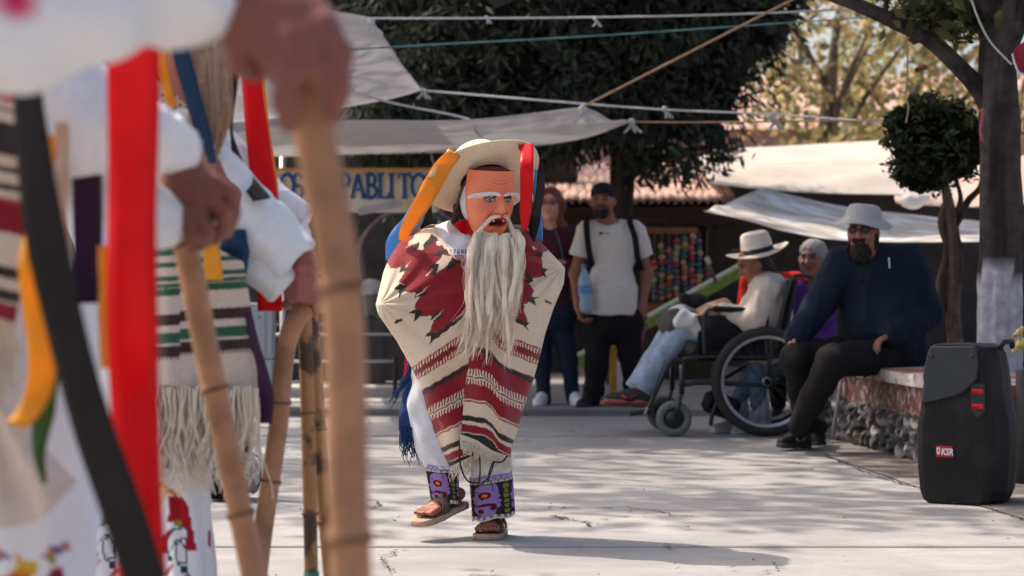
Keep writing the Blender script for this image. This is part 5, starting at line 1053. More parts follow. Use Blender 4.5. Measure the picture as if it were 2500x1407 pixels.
# autumn trees on the right, far behind
AU = [(.46, .37, .14), (.36, .31, .13), (.26, .25, .11), (.48, .36, .18), (.34, .22, .11), (.19, .20, .10)]
def autumn(label, x, Y, seed, zc, rad, pal=AU, ncl=420, pink=None):
    c = (x, Y, zc); L = [leafcards(clumps(ncl, 13, c, rad, .17, seed, .25), .13, seed, pal, .4, .7)]
    r = np.random.default_rng(seed); tk = [([(x, Y, -.03), (x+.05, Y, 1.2), (x-.1, Y, 2.4), (x+.1, Y, zc+1)], [.13, .10, .08, .03])]
    for i in range(7):
        a = r.uniform(0, 6.28); z0 = r.uniform(1.1, zc); e = np.array([math.cos(a)*rad[0]*.8, math.sin(a)*rad[1]*.6, r.uniform(.6, 1.8)]); b0 = np.array([x, Y, z0]); tk.append(([b0, b0+e*.4+np.array([0, 0, .1]), b0+e], [.05, .035, .012]))
    tree(label, (x, Y, WZ-.05), tk, L, m_leaf, 'autumn trees beyond the stalls', bark=(.17, .12, .09))
autumn('slim autumn tree with forked pale trunk beside the dark cypress', 3.9, 29.5, 51, 3.3, (1.25, 1.1, 2.1), ncl=140)
autumn('yellow leaved autumn tree behind the bright awning', 5.3, 31.5, 52, 3.2, (1.5, 1.3, 2.1), ncl=220)
autumn('thin yellowing tree half hidden by the clipped round bush', 6.9, 33.0, 53, 2.6, (1.5, 1.3, 1.7), [(.40, .30, .11), (.44, .32, .14), (.3, .25, .09)], 60)
autumn('olive autumn tree behind the whitewashed trunk', 8.3, 31.0, 54, 3.2, (1.7, 1.3, 2.2), [(.16, .17, .07), (.26, .21, .08)], 90)
autumn('low golden bush tree behind the awning ridge', 4.6, 28.0, 55, 2.15, (1.3, .8, .5), ncl=130)
# whitewashed tree at the right edge, crown overhead
xt, yt = P(2441, 800, 13.1)[0], 13.1
r = np.random.default_rng(9)
cc = clumps(330, 16, (xt+.1, yt+.3, 4.3), (2.6, 2.4, 1.0), .17, 61, .3); L = [leafcards(cc, .13, 61, [(.05, .06, .028), (.07, .075, .03), (.04, .045, .025)], .4, .6)]
L.append(leafcards(clumps(190, 16, (.9, 15.0, 4.5), (1.7, 1.5, .6), .18, 63, .1), .14, 63, [(.05, .06, .028), (.07, .075, .03)], .4, .6))
lf = np.vstack([P(r.uniform(2180, 2420), r.uniform(-60, 70), 13.0+r.uniform(0, .6))+r.normal(size=(20, 3))*.07 for _ in range(26)]); L.append(leafcards(lf, .10, 62, [(.04, .05, .025), (.10, .10, .035)], .4, .5))
q = lambda x, y, Y=13.1: P(x, y, Y)
tree('grey-barked tree with whitewashed base beside the loudspeaker', (xt, yt, 0), [([(xt-.02, yt, 0), q(2437, 860), q(2440, 600), q(2444, 350), q(2440, 120), (xt+.05, yt+.1, 3.2), (xt+.2, yt+.3, 4.6)], [.135, .118, .106, .100, .105, .09, .05]), ([q(2430, 330), q(2400, 235), q(2330, 155), q(2270, 100), q(2200, 62), q(2110, 20), q(2030, -10, 13.2), q(1900, -60, 13.3)], [.055, .050, .046, .042, .038, .034, .03, .02]), ([q(2450, 130), q(2480, 60), q(2520, -40), (xt+.7, yt, 3.2)], [.06, .055, .05, .03]), ([q(2440, 100), q(2400, 10), q(2350, -80)], [.05, .04, .03])], L, m_leaf, bark=(.055, .045, .040), white=1.02)
# leafy trees outside the frame that dapple the paving
def shade(label, x, y, zc, rad, ncl, seed, base, per=15, size=.16, cr=.20):
    L = [leafcards(clumps(ncl, per, (x, y, zc), rad, cr, seed, .1), size, seed, [(.05, .07, .025), (.08, .09, .03)], .4, .6)]
    bx, by = base; tk = [([(bx, by, 0), (bx+.05, by, 1.5), (bx*.75+x*.25, by*.75+y*.25, zc-.7), (x, y, zc+.2)], [.14, .12, .09, .04])]
    for i in range(5):
        a = i*1.26; b0 = np.array([bx*.75+x*.25, by*.75+y*.25, zc-.7]); tk.append(([b0, b0+np.array([math.cos(a)*rad[0]*.4, math.sin(a)*rad[1]*.4, .5]), b0+np.array([math.cos(a)*rad[0]*.8, math.sin(a)*rad[1]*.8, .7])], [.05, .035, .015]))
    tree(label, (bx, by, 0), tk, L, m_leaf)
shade('leafy tree shading the middle of the plaza', -3.6, 17.0, 8.6, (5.0, 3.8, 1.3), 74, 71, (-6.0, 18.6), 80, .22, .40)
shade('leafy tree shading the waiting dancers', -4.4, 7.4, 5.2, (2.0, 2.6, .8), 90, 72, (-5.8, 8.0))
# clipped round bush on a twisted stem
xb_, yb2 = P(2318, 600, 14.7)[0], 14.7
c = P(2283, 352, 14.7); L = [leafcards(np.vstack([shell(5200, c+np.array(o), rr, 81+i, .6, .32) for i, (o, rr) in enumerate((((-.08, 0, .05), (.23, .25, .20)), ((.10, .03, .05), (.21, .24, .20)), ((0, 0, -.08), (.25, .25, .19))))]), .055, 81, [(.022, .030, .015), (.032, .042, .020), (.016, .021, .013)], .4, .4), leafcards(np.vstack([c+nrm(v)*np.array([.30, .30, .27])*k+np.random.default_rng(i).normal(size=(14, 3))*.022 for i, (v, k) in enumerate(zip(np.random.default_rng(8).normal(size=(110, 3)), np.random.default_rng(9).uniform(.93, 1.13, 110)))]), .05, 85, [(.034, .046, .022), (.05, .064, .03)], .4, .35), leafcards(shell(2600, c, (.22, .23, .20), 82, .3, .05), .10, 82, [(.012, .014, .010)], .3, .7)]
q = lambda x, y, dy=0.: P(x, y, 14.7+dy)
bt2 = [([(xb_, yb2, 0), q(2330, 850), q(2325, 760), q(2332, 640), q(2322, 540), q(2310, 470), q(2300, 420)], [.06, .055, .05, .042, .040, .035, .02]), ([q(2300, 760), q(2295, 690), q(2312, 610), q(2298, 540), q(2318, 470)], [.028, .022, .02, .022, .018]), ([q(2328, 560), q(2350, 520), q(2365, 490), q(2395, 455), q(2400, 400, -.4)], [.022, .02, .016, .013, .01]), ([q(2325, 545), q(2345, 490), q(2335, 440)], [.02, .016, .012]), ([q(2318, 720), q(2345, 680, -.03), q(2350, 620, -.05), q(2335, 560)], [.012, .01, .009, .008])]
tree('dark clipped round bush on a twisted stem behind the bench', (xb_, yb2, 0), bt2, L, m_needle, name='topiary_tree', bark=(.085, .058, .045))
# ---------------------------------------------------------------- tarpaulins
m_tarp = M('white_tarp', (.66, .65, .66), .7, .10, 4, .12, 30, spec=.25, trans=.42, wr=(.35, 1.6))
m_tarpc = M('cream_tarp', (.62, .55, .48), .8, .10, 4, .15, 30, spec=.2, trans=.30)
m_tarpd = M('stained_sun_dapple_tarp', (.52, .46, .40), .95, .25, 3, .2, 20, spec=.02, trans=.22, wr=(.4, 1.8), var2=((.74, .73, .72), 3.5, .52, .08))  # pale blotches paint leaf-dappled sunlight into the stained cloth colour
def tarp(label, top, bot, left, right, sag, mat, seed, nu=60, nv=30, name='tarpaulin'):
    G = coons(PX(top), PX(bot), PX(left), PX(right), nu, nv); u = np.linspace(0, 1, nu)[:, None]; v = np.linspace(0, 1, nv)[None]
    G[..., 2] -= sag*np.sin(np.pi*u)*np.sin(np.pi*v); G[..., 2] += .018*np.sin(u*11+v*7+seed)*np.sin(np.pi*v)+.012*np.sin(u*23-v*4+seed)*np.sin(np.pi*v)
    V, Fq = sheet(G, .004); o = mk(name, (V, Fq), mat, None); return tag(o, label, 'tarpaulin', 'tarpaulins stretched over the stalls')
tarp('grey-white tarpaulin corner hanging highest above the sign', [(480, 18, 14.5), (700, 20, 14.8), (830, 30, 15), (905, 44, 15)], [(560, 300, 18.5), (700, 285, 18.5), (840, 262, 18.5), (950, 242, 18.3), (1030, 221, 18)], [(480, 18, 14.5), (520, 160, 16.5), (560, 300, 18.5)], [(905, 44, 15), (955, 120, 16.3), (1030, 221, 18)], .06, m_tarp, 1)
tarp('long sagging white tarpaulin just above the straw hat', [(560, 330, 15.2), (640, 312, 15.3), (840, 294, 15.4), (1140, 293, 15.5), (1420, 262, 15.5)], [(600, 385, 20), (840, 378, 20), (1150, 372, 19.5), (1400, 343, 18.5), (1540, 298, 17.3)], [(560, 330, 15.2), (580, 360, 17.5), (600, 385, 20)], [(1420, 262, 15.5), (1480, 282, 16.3), (1540, 298, 17.3)], .0, m_tarp, 2)
tarp('bright cream awning roof lit by the sun on the far right', [(1720, 366, 25), (1900, 358, 25), (2200, 341, 25), (2420, 330, 25)], [(1700, 402, 22.6), (1900, 402, 22.5), (2060, 397, 22.4), (2200, 386, 22.4), (2420, 372, 22.4)], [(1720, 366, 25), (1700, 402, 22.6)], [(2420, 330, 25), (2420, 372, 22.4)], .0, m_tarpc, 3)
tarp('shaded cream front flap hanging below the bright awning roof', [(1700, 402, 22.58), (1900, 402, 22.48), (2060, 397, 22.38), (2200, 386, 22.38), (2420, 372, 22.38)], [(1740, 450, 21.4), (1850, 462, 21.2), (2000, 472, 21.2), (2180, 476, 21.2), (2420, 480, 21.2)], [(1700, 402, 22.58), (1740, 450, 21.4)], [(2420, 372, 22.38), (2420, 480, 21.2)], .0, m_tarpc, 4)
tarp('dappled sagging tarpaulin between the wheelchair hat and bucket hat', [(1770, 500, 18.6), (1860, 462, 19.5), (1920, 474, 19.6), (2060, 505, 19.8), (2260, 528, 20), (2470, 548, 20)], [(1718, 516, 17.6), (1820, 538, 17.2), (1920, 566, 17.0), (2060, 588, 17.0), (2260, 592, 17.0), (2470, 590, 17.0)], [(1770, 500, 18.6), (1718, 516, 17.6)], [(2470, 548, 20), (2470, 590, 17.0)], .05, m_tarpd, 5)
tarp('pinkish cream awning seen behind the whitewashed trunk', [(2180, 470, 21.6), (2350, 440, 21.6), (2500, 380, 21.6), (2650, 350, 21.6)], [(2190, 498, 20.4), (2350, 506, 20.4), (2500, 500, 20.4), (2650, 500, 20.4)], [(2180, 470, 21.6), (2190, 498, 20.4)], [(2650, 350, 21.6), (2650, 500, 20.4)], .02, M('pink_tarp', (.58, .42, .36), .8, .12, 4, .1, 30, trans=.25), 6)
wl = Blob().ell(P(2228, 492, 17.6), (.085, .06, .055), None, .03).ell(P(2255, 482, 17.6), (.05, .05, .03), None, .03); tag(wl.obj('rolled_tarp', m_tarp, None, .012, folds(.008, 26, 3)), 'small rolled bundle of white tarp tied below the clipped bush', 'bundle')
# ropes
m_rope = M('white_rope', (.58, .56, .56), .9, .2, 60); m_teal = M('teal_rope', (.10, .24, .25), .8, .2, 60); m_brown = M('brown_rope', (.34, .22, .14), .9, .2, 60)
def rope(label, pts, rad, mat, ties=(), tiemat=None):
    p = interp(PX(pts), 60); o = mk('rope', tube(p, rad, 8), mat, None); tag(o, label, 'rope', 'ropes strung above the plaza')
    for k, (x, y, Y, s) in enumerate(ties):
        c = P(x, y, Y); tt = []
        for j, a in enumerate((-.5, .25, .9)): tt.append(tube(interp(np.array([c, c+np.array([math.sin(a+k)*.018, 0, -.022])*s, c+np.array([math.sin(a*1.7+k)*.04, -.01, -.045])*s]), 8), np.linspace(.008, .005, 8)*s, 6))
        b = Blob().ell(c, np.array((.014, .014, .014))*s, None, .01); V, Fq, _ = b.mesh(.006); tt.append((V, [tuple(q) for q in Fq])); mk('knot', cat(tt), tiemat or m_tarp, o)
rope('taut white rope running along the top of the view', [(880, 44, 15), (905, 45, 15), (1400, 43, 15), (1870, 32, 15.2), (2500, 0, 15.6), (2900, -30, 16)], .0068, m_rope, [(906, 52, 15, 1.8), (1187, 42, 15, .9), (1453, 46, 15, 1.1)])
rope('thin teal cord crossing the dark cypress', [(600, 140, 15.6), (960, 115, 16), (1500, 85, 16.4), (2085, 45, 16.8), (2500, 20, 17)], .0055, m_teal)
rope('white rope slanting down from the highest tarpaulin corner', [(1030, 221, 18), (1420, 253, 17.6), (1620, 268, 17.4), (1890, 280, 17.2), (2170, 300, 17), (2700, 330, 16.5)], .0065, m_rope, [(1033, 221, 18, 1.4), (1622, 266, 17.4, 1.5), (1885, 285, 17.2, 2.2)])
rope('taut brown rope rising from the long tarpaulin to the branch', [(1421, 262, 15.5), (1660, 140, 15), (1910, 12, 14.4), (2100, -85, 14)], .0085, m_brown, [(1423, 266, 15.5, 2.0)])
rope('slack pale cord drooping behind the straw hat', [(700, 150, 15.2), (840, 215, 15.4), (960, 252, 15.6), (1140, 290, 15.8), (1160, 320, 16.4), (1180, 340, 17)], .008, m_rope)
rope('thin brown cord tied to the tip of the long tarpaulin', [(1540, 298, 17.3), (1700, 299, 17.2), (2000, 296, 17), (2500, 290, 16.6)], .006, m_brown, [(1542, 297, 17.3, 1.8)])
rope('pink cord knotted around the whitewashed tree', [(2390, 275, 12.98), (2400, 268, 12.95), (2398, 290, 12.95), (2394, 320, 12.95), (2398, 345, 12.95)], .008, M('pink_cord', (.35, .10, .13), .9))
rope('thin string dangling from the branch over the clipped bush', [(2213, 70, 13.1), (2216, 160, 13.1), (2212, 230, 13.1), (2218, 262, 13.1), (2212, 300, 13.1)], .0045, m_brown)
rope('pale wire swooping in front of the whitewashed trunk', [(2365, -20, 12.9), (2390, 50, 12.9), (2420, 105, 12.9), (2470, 158, 12.9)], .005, m_rope)
# hanging wooden clothes-peg toy and red cloth
cl = thing('hanging_ornament', P(2255, 165, 13.1), 'small orange-brown ornament dangling from the bare branch', 'ornament')
mk('body', box(P(2248, 168, 13.1), (.07, .03, .03), eul(0, R(-20), 0), .006), M('amber_wood', (.28, .11, .03), .5, .3, 40), cl); a = np.linspace(0, 6.28, 20); mk('wire_loop', tube(np.array([P(2274, 166, 13.1)+np.array([.024*math.cos(t), .008*math.sin(t), .022*math.sin(t)]) for t in a]), .003, 6), M('brass_wire', (.3, .2, .08), .4, metal=.6), cl); mk('string', tube(PX([(2252, 160, 13.1), (2253, 135, 13.1), (2256, 115, 13.1)]), .002, 5), m_brown, cl)
G = coons(PX([(2472, 130, 12.6), (2490, 110, 12.6), (2560, 60, 12.6)]), PX([(2485, 172, 12.55), (2500, 180, 12.55), (2600, 160, 12.6)]), PX([(2472, 130, 12.6), (2476, 150, 12.58), (2485, 172, 12.55)]), PX([(2560, 60, 12.6), (2580, 110, 12.6), (2600, 160, 12.6)]), 20, 16); G[..., 1] += .02*np.sin(np.linspace(0, 8, 20))[:, None]
rc = mk('red_awning', sheet(G, .004), M('red_canvas', (.33, .03, .05), .8, .15, 30, trans=.25), None); tag(rc, 'corner of a red canvas with white piping near the whitewashed tree', 'awning')
mk('piping', tube(PX([(2472, 132, 12.58), (2476, 152, 12.56), (2486, 176, 12.53), (2500, 183, 12.53), (2600, 163, 12.58)]), .006, 6), m_rope, rc)
# ---------------------------------------------------------------- tiled hut and toy stall
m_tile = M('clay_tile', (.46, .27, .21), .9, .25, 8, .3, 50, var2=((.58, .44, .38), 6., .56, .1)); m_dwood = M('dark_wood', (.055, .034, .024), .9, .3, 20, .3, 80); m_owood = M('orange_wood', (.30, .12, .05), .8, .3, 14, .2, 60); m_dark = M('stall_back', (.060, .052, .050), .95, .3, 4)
hut = thing('tiled_hut', (.9, 21.5, WZ), 'open hut with scalloped clay tile roof behind the man in white t-shirt', 'hut')
A0, A1 = P(1300, 503, 21.3), P(1805, 503, 21.3); B0, B1 = P(1300, 418, 24.0), P(1740, 418, 24.0)
ncol = 26; tl_ = []
a = np.linspace(0, np.pi, 9); Lr = .68; ht_ = []
for k in (0, 1): ht_.append(np.stack([np.cos(a)*(.040 if k == 0 else .034), np.full(9, Lr*k), np.sin(a)*.034+.006*k], -1))
Vt = np.stack(ht_, 1); Vt, Ft = sheet(Vt, .012); tile_me = mkmesh('tile', Vt, Ft, m_tile, True)
for i in range(ncol):
    u = (i+.5)/ncol; p0 = A0*(1-u)+A1*u; p1 = B0*(1-u)+B1*u; d = p1-p0; Ls = np.linalg.norm(d); d /= Ls; rot = Vector([float(v) for v in d]).to_track_quat('Y', 'Z').to_euler(); nrow = int(Ls/.56)+1
    for j in range(nrow):
        jx = ((i*7+j*13) % 5-2)*.004; o = inst('tile', tile_me, hut, p0+d*(j*.56)+np.array([jx, 0, .012+.004*((i+j) % 3)]), rot, (1.0, 1, 1))
V = np.array([A0, A1, B1, B0]); V[:, 2] -= .012; mk('roof_deck', (np.vstack([V, V-np.array([0, 0, .04])]), [(0, 1, 2, 3), (7, 6, 5, 4), (0, 4, 5, 1), (1, 5, 6, 2), (2, 6, 7, 3), (3, 7, 4, 0)]), m_dwood, hut, False)
mk('eave_board', box(P(1560, 530, 21.35), (1.75, .05, .14), None, .01), m_dwood, hut, False); mk('beam', box(P(1640, 563, 21.28), (.46, .07, .055), None, .01), m_owood, hut, False); mk('beam', box(P(1400, 560, 21.28), (.6, .07, .05), None, .01), m_dwood, hut, False)
for px in (1310, 1535, 1745): x = P(px, 700, 21.5)[0]; mk('post', box((x, 21.5, .82), (.09, .09, 1.56), None, .01), m_dwood, hut, False)
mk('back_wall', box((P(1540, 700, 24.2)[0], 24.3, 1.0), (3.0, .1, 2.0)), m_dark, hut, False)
mk('counter', box(P(1650, 760, 21.3), (.62, .35, .14), None, .01), m_owood, hut, False); mk('counter_front', box((P(1650, 760, 21.32)[0], 21.35, .32), (.60, .3, .54), None, .01), m_dwood, hut, False)
# strings of colourful toy balls
pal = [(.48, .05, .04), (.58, .30, .05), (.06, .19, .17), (.13, .07, .19), (.55, .42, .26), (.05, .13, .20), (.48, .10, .15), (.09, .19, .07)]
tm_ = [M('toy_paint_%d' % i, c, .35, .15, 30, spec=.5, var2=(pal[(i+3) % 8], 40., .55, .03)) for i, c in enumerate(pal)]
bl_me = []
for m_ in tm_:
    V, Fq = lathe([(.001, -.024), (.014, -.021), (.024, -.010), (.0265, 0), (.024, .010), (.014, .021), (.001, .024)], 12); bl_me.append(mkmesh('ball', V, Fq, m_))
r = np.random.default_rng(77)
cols8 = [(1598, 640, 738), (1616, 600, 738), (1634, 612, 735), (1652, 590, 735), (1672, 585, 735), (1690, 578, 735), (1708, 590, 730), (1726, 640, 715)]
nth = ['leftmost', 'second', 'third', 'fourth', 'fifth', 'sixth', 'seventh', 'rightmost']
for k, (px, y0, y1) in enumerate(cols8):
    st = thing('toy_string', P(px, y1, 21.05), 'string of colourful toy balls under the tiled hut, %s of eight' % (nth[k]+(' from the left' if 0 < k < 7 else '')), 'toy', 'strings of toy balls at the stall')
    mk('cord', tube(PX([(px, 566, 21.05), (px, y1, 21.05)]), .003, 5), m_brown, st)
    y = y0
    while y < y1: inst('ball', bl_me[r.integers(8)], st, P(px+r.normal(0, 1.6), y, 21.05), (r.normal(0, .2), r.normal(0, .2), 0), (1.0+r.uniform(-.1, .25),)*2+(1.1,)); y += r.uniform(12.5, 15.5)
# painted see-saw
ss = thing('seesaw', P(1495, 945, 18.6)*np.array([1, 1, 0]), 'lime and white painted seesaw beam tilted behind the wheelchair', 'seesaw')
q = lambda x, y, dy=0.: P(x, y, 18.6+dy); d = nrm(q(1815, 650)-q(1380, 893)); cmid = (q(1815, 650)+q(1380, 893))/2; nb = np.cross(d, [0, 1., 0]); nb = nb if nb[2] > 0 else -nb; A3 = np.stack([d, [0, 1, 0], nb], 1); Lb = np.linalg.norm(q(1815, 650)-q(1380, 893))
mk('beam', box(cmid-nb*.03, (Lb, .12, .075), A3, .004), M('lime_paint', (.19, .30, .06), .6, .2, 20, var2=((.42, .33, .05), 8., .56, .05)), ss, False); mk('white_edge', box(cmid+nb*.022, (Lb*1.002, .125, .028), A3, .004), M('mint_white', (.62, .70, .56), .5, .1, 20), ss, False)
b0 = q(1497, 830); mk('post', box((b0[0], 18.6, (b0[2]+.0)/2+.0), (.055, .09, b0[2]), None, .006), M('yellow_post', (.42, .22, .03), .7, .3, 12), ss, False); mk('post_cap', box(b0+np.array([0, 0, -.02]), (.075, .11, .10), None, .006), M('red_post', (.33, .03, .04), .7, .2, 12), ss, False)
mk('handle', tube(PX([(1728, 634, 18.5), (1748, 690, 18.5)]), .013, 8), M('purple_paint', (.16, .07, .10), .6), ss); mk('handle_grip', tube(PX([(1724, 628, 18.5), (1733, 645, 18.5)]), .019, 8), M('grip_white', (.6, .56, .5), .6), ss); mk('handle', tube(PX([(1566, 845, 18.5), (1578, 790, 18.5)]), .013, 8), M('purple_paint', (.16, .07, .10), .6), ss)
tr2 = Blob().cap(P(1500, 880, 18.9), P(1520, 945, 18.9), .03, .05, .03).cap(P(1520, 940, 18.9), P(1525, 1000, 18.9), .05, .05, .03); tag(tr2.obj('plastic_sack', m_tarp, None, .012, folds(.01, 30, 4)), 'crumpled white plastic sack beside the seesaw post', 'sack')
# ---------------------------------------------------------------- left stall: sign, rails, hoops, cabinet
sg = thing('banner_sign', P(850, 520, 18.7), 'yellow banner sign with big blue letters hanging over the stall', 'sign')
m_ban = M('banner_yellow', (.60, .47, .26), .8, .12, 8, var2=((.66, .62, .58), 3., .52, .08)); m_let = M('letter_blue', (.035, .085, .22), .7, .15, 20); m_lout = M('letter_outline', (.66, .64, .62), .7)
mk('panel', box(P(815, 465, 18.7), (1.60, .03, .345), None, .004), m_ban, sg, False); mk('top_strip', box(P(815, 413, 18.67), (1.60, .02, .018), None, .003), M('banner_orange', (.45, .22, .06), .8), sg, False)
def strokes(ch):
    A = lambda cx, cy, rx, ry, a0, a1, n=14: [(cx+rx*math.cos(R(a0+(a1-a0)*i/n)), cy+ry*math.sin(R(a0+(a1-a0)*i/n))) for i in range(n+1)]
    return {'L': [[(.2, 0), (.2, 1)], [(.0, 1), (.4, 1)], [(.0, 0), (.7, 0)], [(.7, 0), (.7, .22)]], 'O': [A(.4, .5, .34, .5, 0, 360, 24)], 'S': [A(.35, .74, .28, .26, 20, 260)+A(.35, .26, .28, .26, 80, -160)], 'P': [[(.2, 0), (.2, 1)], [(0, 0), (.4, 0)], [(0, 1), (.3, 1)], [(.2, 1)]+A(.38, .74, .28, .26, 90, -90)+[(.2, .48)]],
            'A': [[(.05, 0), (.38, 1)], [(.38, 1), (.72, 0)], [(.18, .34), (.6, .34)], [(-.08, 0), (.2, 0)], [(.55, 0), (.86, 0)]], 'B': [[(.2, 0), (.2, 1)], [(.02, 1), (.3, 1)], [(.02, 0), (.3, 0)], [(.2, 1)]+A(.38, .76, .24, .24, 90, -90)+[(.2, .52)], [(.2, .52)]+A(.40, .26, .28, .26, 90, -90)+[(.2, 0)]], 'I': [[(.2, 0), (.2, 1)], [(0, 0), (.4, 0)], [(0, 1), (.4, 1)]], 'T': [[(.35, 0), (.35, 1)], [(.0, 1), (.7, 1)], [(.0, 1), (.0, .8)], [(.7, 1), (.7, .8)], [(.18, 0), (.52, 0)]]}[ch]
def letter(ch, px, hw, hh=57.):
    s = hh/F*18.7
    for rad, mt, dy, nm in ((.027, m_lout, -.022, 'outline'), (.0165, m_let, -.030, 'letter')):
        out = []
        for st_ in strokes(ch):
            p = np.array([P(px, 483, 18.7)+np.array([(a_-.35)*s*hw, dy, c_*s]) for a_, c_ in st_]); p = lin(p, max(2, len(p)))
            rr = rad*(1.0 if abs(st_[0][0]-st_[-1][0]) < .45 and abs(st_[0][1]-st_[-1][1]) > .4 or len(st_) > 4 else .62); V, Fq = tube(p, rr, 8); V[:, 1] = (V[:, 1]-18.7-dy)*.3+18.7+dy; out.append((V, Fq))
        mk(nm, cat(out), mt, sg)
for ch, px, hw in (('L', 668, .75), ('O', 699, .85), ('S', 729, .72), ('P', 838, .8), ('A', 873, .78), ('B', 905, .75), ('L', 935, .72), ('I', 962, .7), ('T', 988, .72), ('O', 1020, .85), ('S', 1050, .72)): letter(ch, px, hw)
mk('faded_caption', box(P(925, 508, 18.67), (.33, .01, .05), eul(0, R(-12), 0), .002), M('faded_violet', (.42, .40, .46), .8, .3, 40), sg, False)
for px in (660, 1060): mk('hanger', tube(PX([(px, 412, 18.66), (px-6, 380, 18.6)]), .004, 5), m_rope, sg)
stall = thing('market_stall', (-1.4, 20.6, WZ), 'dark open market stall below the yellow banner', 'stall')
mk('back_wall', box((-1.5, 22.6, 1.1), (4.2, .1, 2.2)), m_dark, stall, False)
for px in (560, 690, 1075): x = P(px, 700, 20.4)[0]; mk('post', tube(np.array([[x, 20.4, WZ], [x, 20.4, 2.0]]), .02 if px != 690 else .026, 10), m_alu, stall)
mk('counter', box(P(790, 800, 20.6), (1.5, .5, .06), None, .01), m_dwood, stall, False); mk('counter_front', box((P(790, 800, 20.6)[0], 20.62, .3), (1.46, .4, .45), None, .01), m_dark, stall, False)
wallb = mk('white_wall', box((-3.2, 24.2, 1.35), (3.6, .2, 2.7), None, .01), M('limewash', (.55, .53, .52), .9, .15, 5, .3, 30), None, False); tag(wallb, 'pale limewashed wall glimpsed behind the banner', 'wall')
# hula hoops
for k, (cx_, cy_, rad, mt, lb, Yh) in enumerate([(1010, 640, .445, M('purple_hoop', (.26, .14, .22), .4), 'purple hula hoop leaning at the market stall', 19.2), (1000, 655, .46, M('green_hoop', (.05, .16, .07), .4), 'green hula hoop leaning behind the purple one', 19.35), (985, 650, .50, M('navy_hoop', (.03, .04, .06), .4), 'dark blue hula hoop leaning behind the green one', 19.5)]):
    a = np.linspace(0, 2*np.pi, 61); c = P(cx_, cy_, Yh); c[2] = max(c[2], rad*.98+WZ+.01); p = np.array([c+np.array([rad*math.cos(t), .12*math.sin(t), rad*math.sin(t)]) for t in a]); tag(mk('hula_hoop', tube(p, .012, 8, False), mt, None), lb, 'hoop', 'hoops leaning at the stall')
# low kerb wall, rails, cabinet, bag
for k, (x0, x1, y0, y1, Yq, dp) in enumerate([(600, 1035, 935, 955, 18.3, .5), (600, 1000, 968, 990, 17.6, .35)]):
    a, c = P(x0, y0, Yq), P(x1, y1, Yq); o = mk('concrete_step', box(((a[0]+c[0])/2, Yq+dp/2, c[2]/2+WZ/2), (c[0]-a[0], dp, max(.03, a[2]-WZ)), None, .01), M('pale_concrete', (.40, .38, .36), .9, .15, 10, .3, 40), None, False); tag(o, ['upper pale concrete step at the foot of the stall', 'lower pale concrete step nearest the plaza edge'][k], 'step')
rl = thing('railing', P(690, 970, 18.0)*np.array([1, 1, 0]), 'thin white pipe railing in front of the market stall', 'railing')
m_pipe = M('white_pipe', (.55, .53, .52), .5, .1, 20)
for px in (560, 690, 965): mk('upright', tube(np.array([P(px, 976, 18.05)*np.array([1, 1, 0])+np.array([0, 0, WZ]), P(px, 700 if px == 690 else 870, 18.05)]), .018, 8), m_pipe if px < 900 else m_dwood, rl)
for y in (884, 818): mk('rail', tube(PX([(560, y, 18.05), (965, y-2, 18.05)]), .011, 8), m_pipe, rl)
tank = Blob().ell(P(908, 705, 18.8), (.11, .10, .075), None, .02); tk_ = tank.obj('bundle', m_tarp, None, .012, folds(.006, 20, 2)); tag(tk_, 'white wrapped bundle on a grey bucket beside the dancer elbow', 'bundle')
mk('bucket', lathe([(.001, 0), (.07, 0), (.09, .22), (.093, .22), (.001, .215)], 24, P(910, 770, 18.8)), M('grey_bucket', (.12, .13, .13), .6), tk_); mk('stand', box((P(910, 800, 18.8)[0], 18.8, .33), (.2, .2, .58), None, .01), m_dark, tk_, False)
cb2 = thing('utility_cabinet', P(620, 1014, 16.98)*np.array([1, 1, 0])+np.array([0, 0, WZ]), 'light grey metal utility cabinet behind the green striped serape', 'cabinet')
m_cabg = M('cabinet_grey', (.34, .36, .39), .5, .08, 10, spec=.4); xa, xb2 = P(560, 0, 17)[0], P(665, 0, 17)[0]
mk('lower_body', box(((xa+xb2)/2, 17.12, .19+WZ), (xb2-xa, .26, .30), None, .006), m_cabg, cb2, False); mk('upper_body', box(((xa+xb2)/2, 17.12, .54+WZ), (xb2-xa, .26, .39), None, .006), m_cabg, cb2, False); mk('door_edge', box((P(646, 0, 17)[0], 16.984, .54+WZ), (.012, .012, .37), None, .003), m_cabg, cb2, False); mk('plinth', box(((xa+xb2)/2, 17.12, .02+WZ), (xb2-xa-.02, .24, .04)), m_dark, cb2, False)
mk('bolt', lathe([(.001, .006), (.006, .005), (.007, 0)], 10, P(632, 775, 16.988), rotm((0, -1, 0))), m_metal, cb2)
bag = thing('equipment_bag', (gnd(570, 1226)[0], gnd(570, 1226)[1], 0), 'black equipment bag with grey pocket and strap on the paving', 'bag')
Yg = 10.78; g0 = P(552, 1180, Yg)
mk('shell', box((g0[0], Yg+.06, .10), (.19, .22, .176), None, .025), m_black, bag, False); mk('lid', box((g0[0], Yg+.06, .20), (.20, .23, .030), None, .012), m_vinyl, bag, False)
hx = P(598, 1000, Yg+.1)[0]; mk('upright_case', box((hx, Yg+.12, .245), (.055, .12, .46), eul(0, R(2), 0), .018), m_black, bag, False); mk('zip', box((g0[0], Yg-.052, .13), (.16, .006, .008)), m_metal, bag, False)
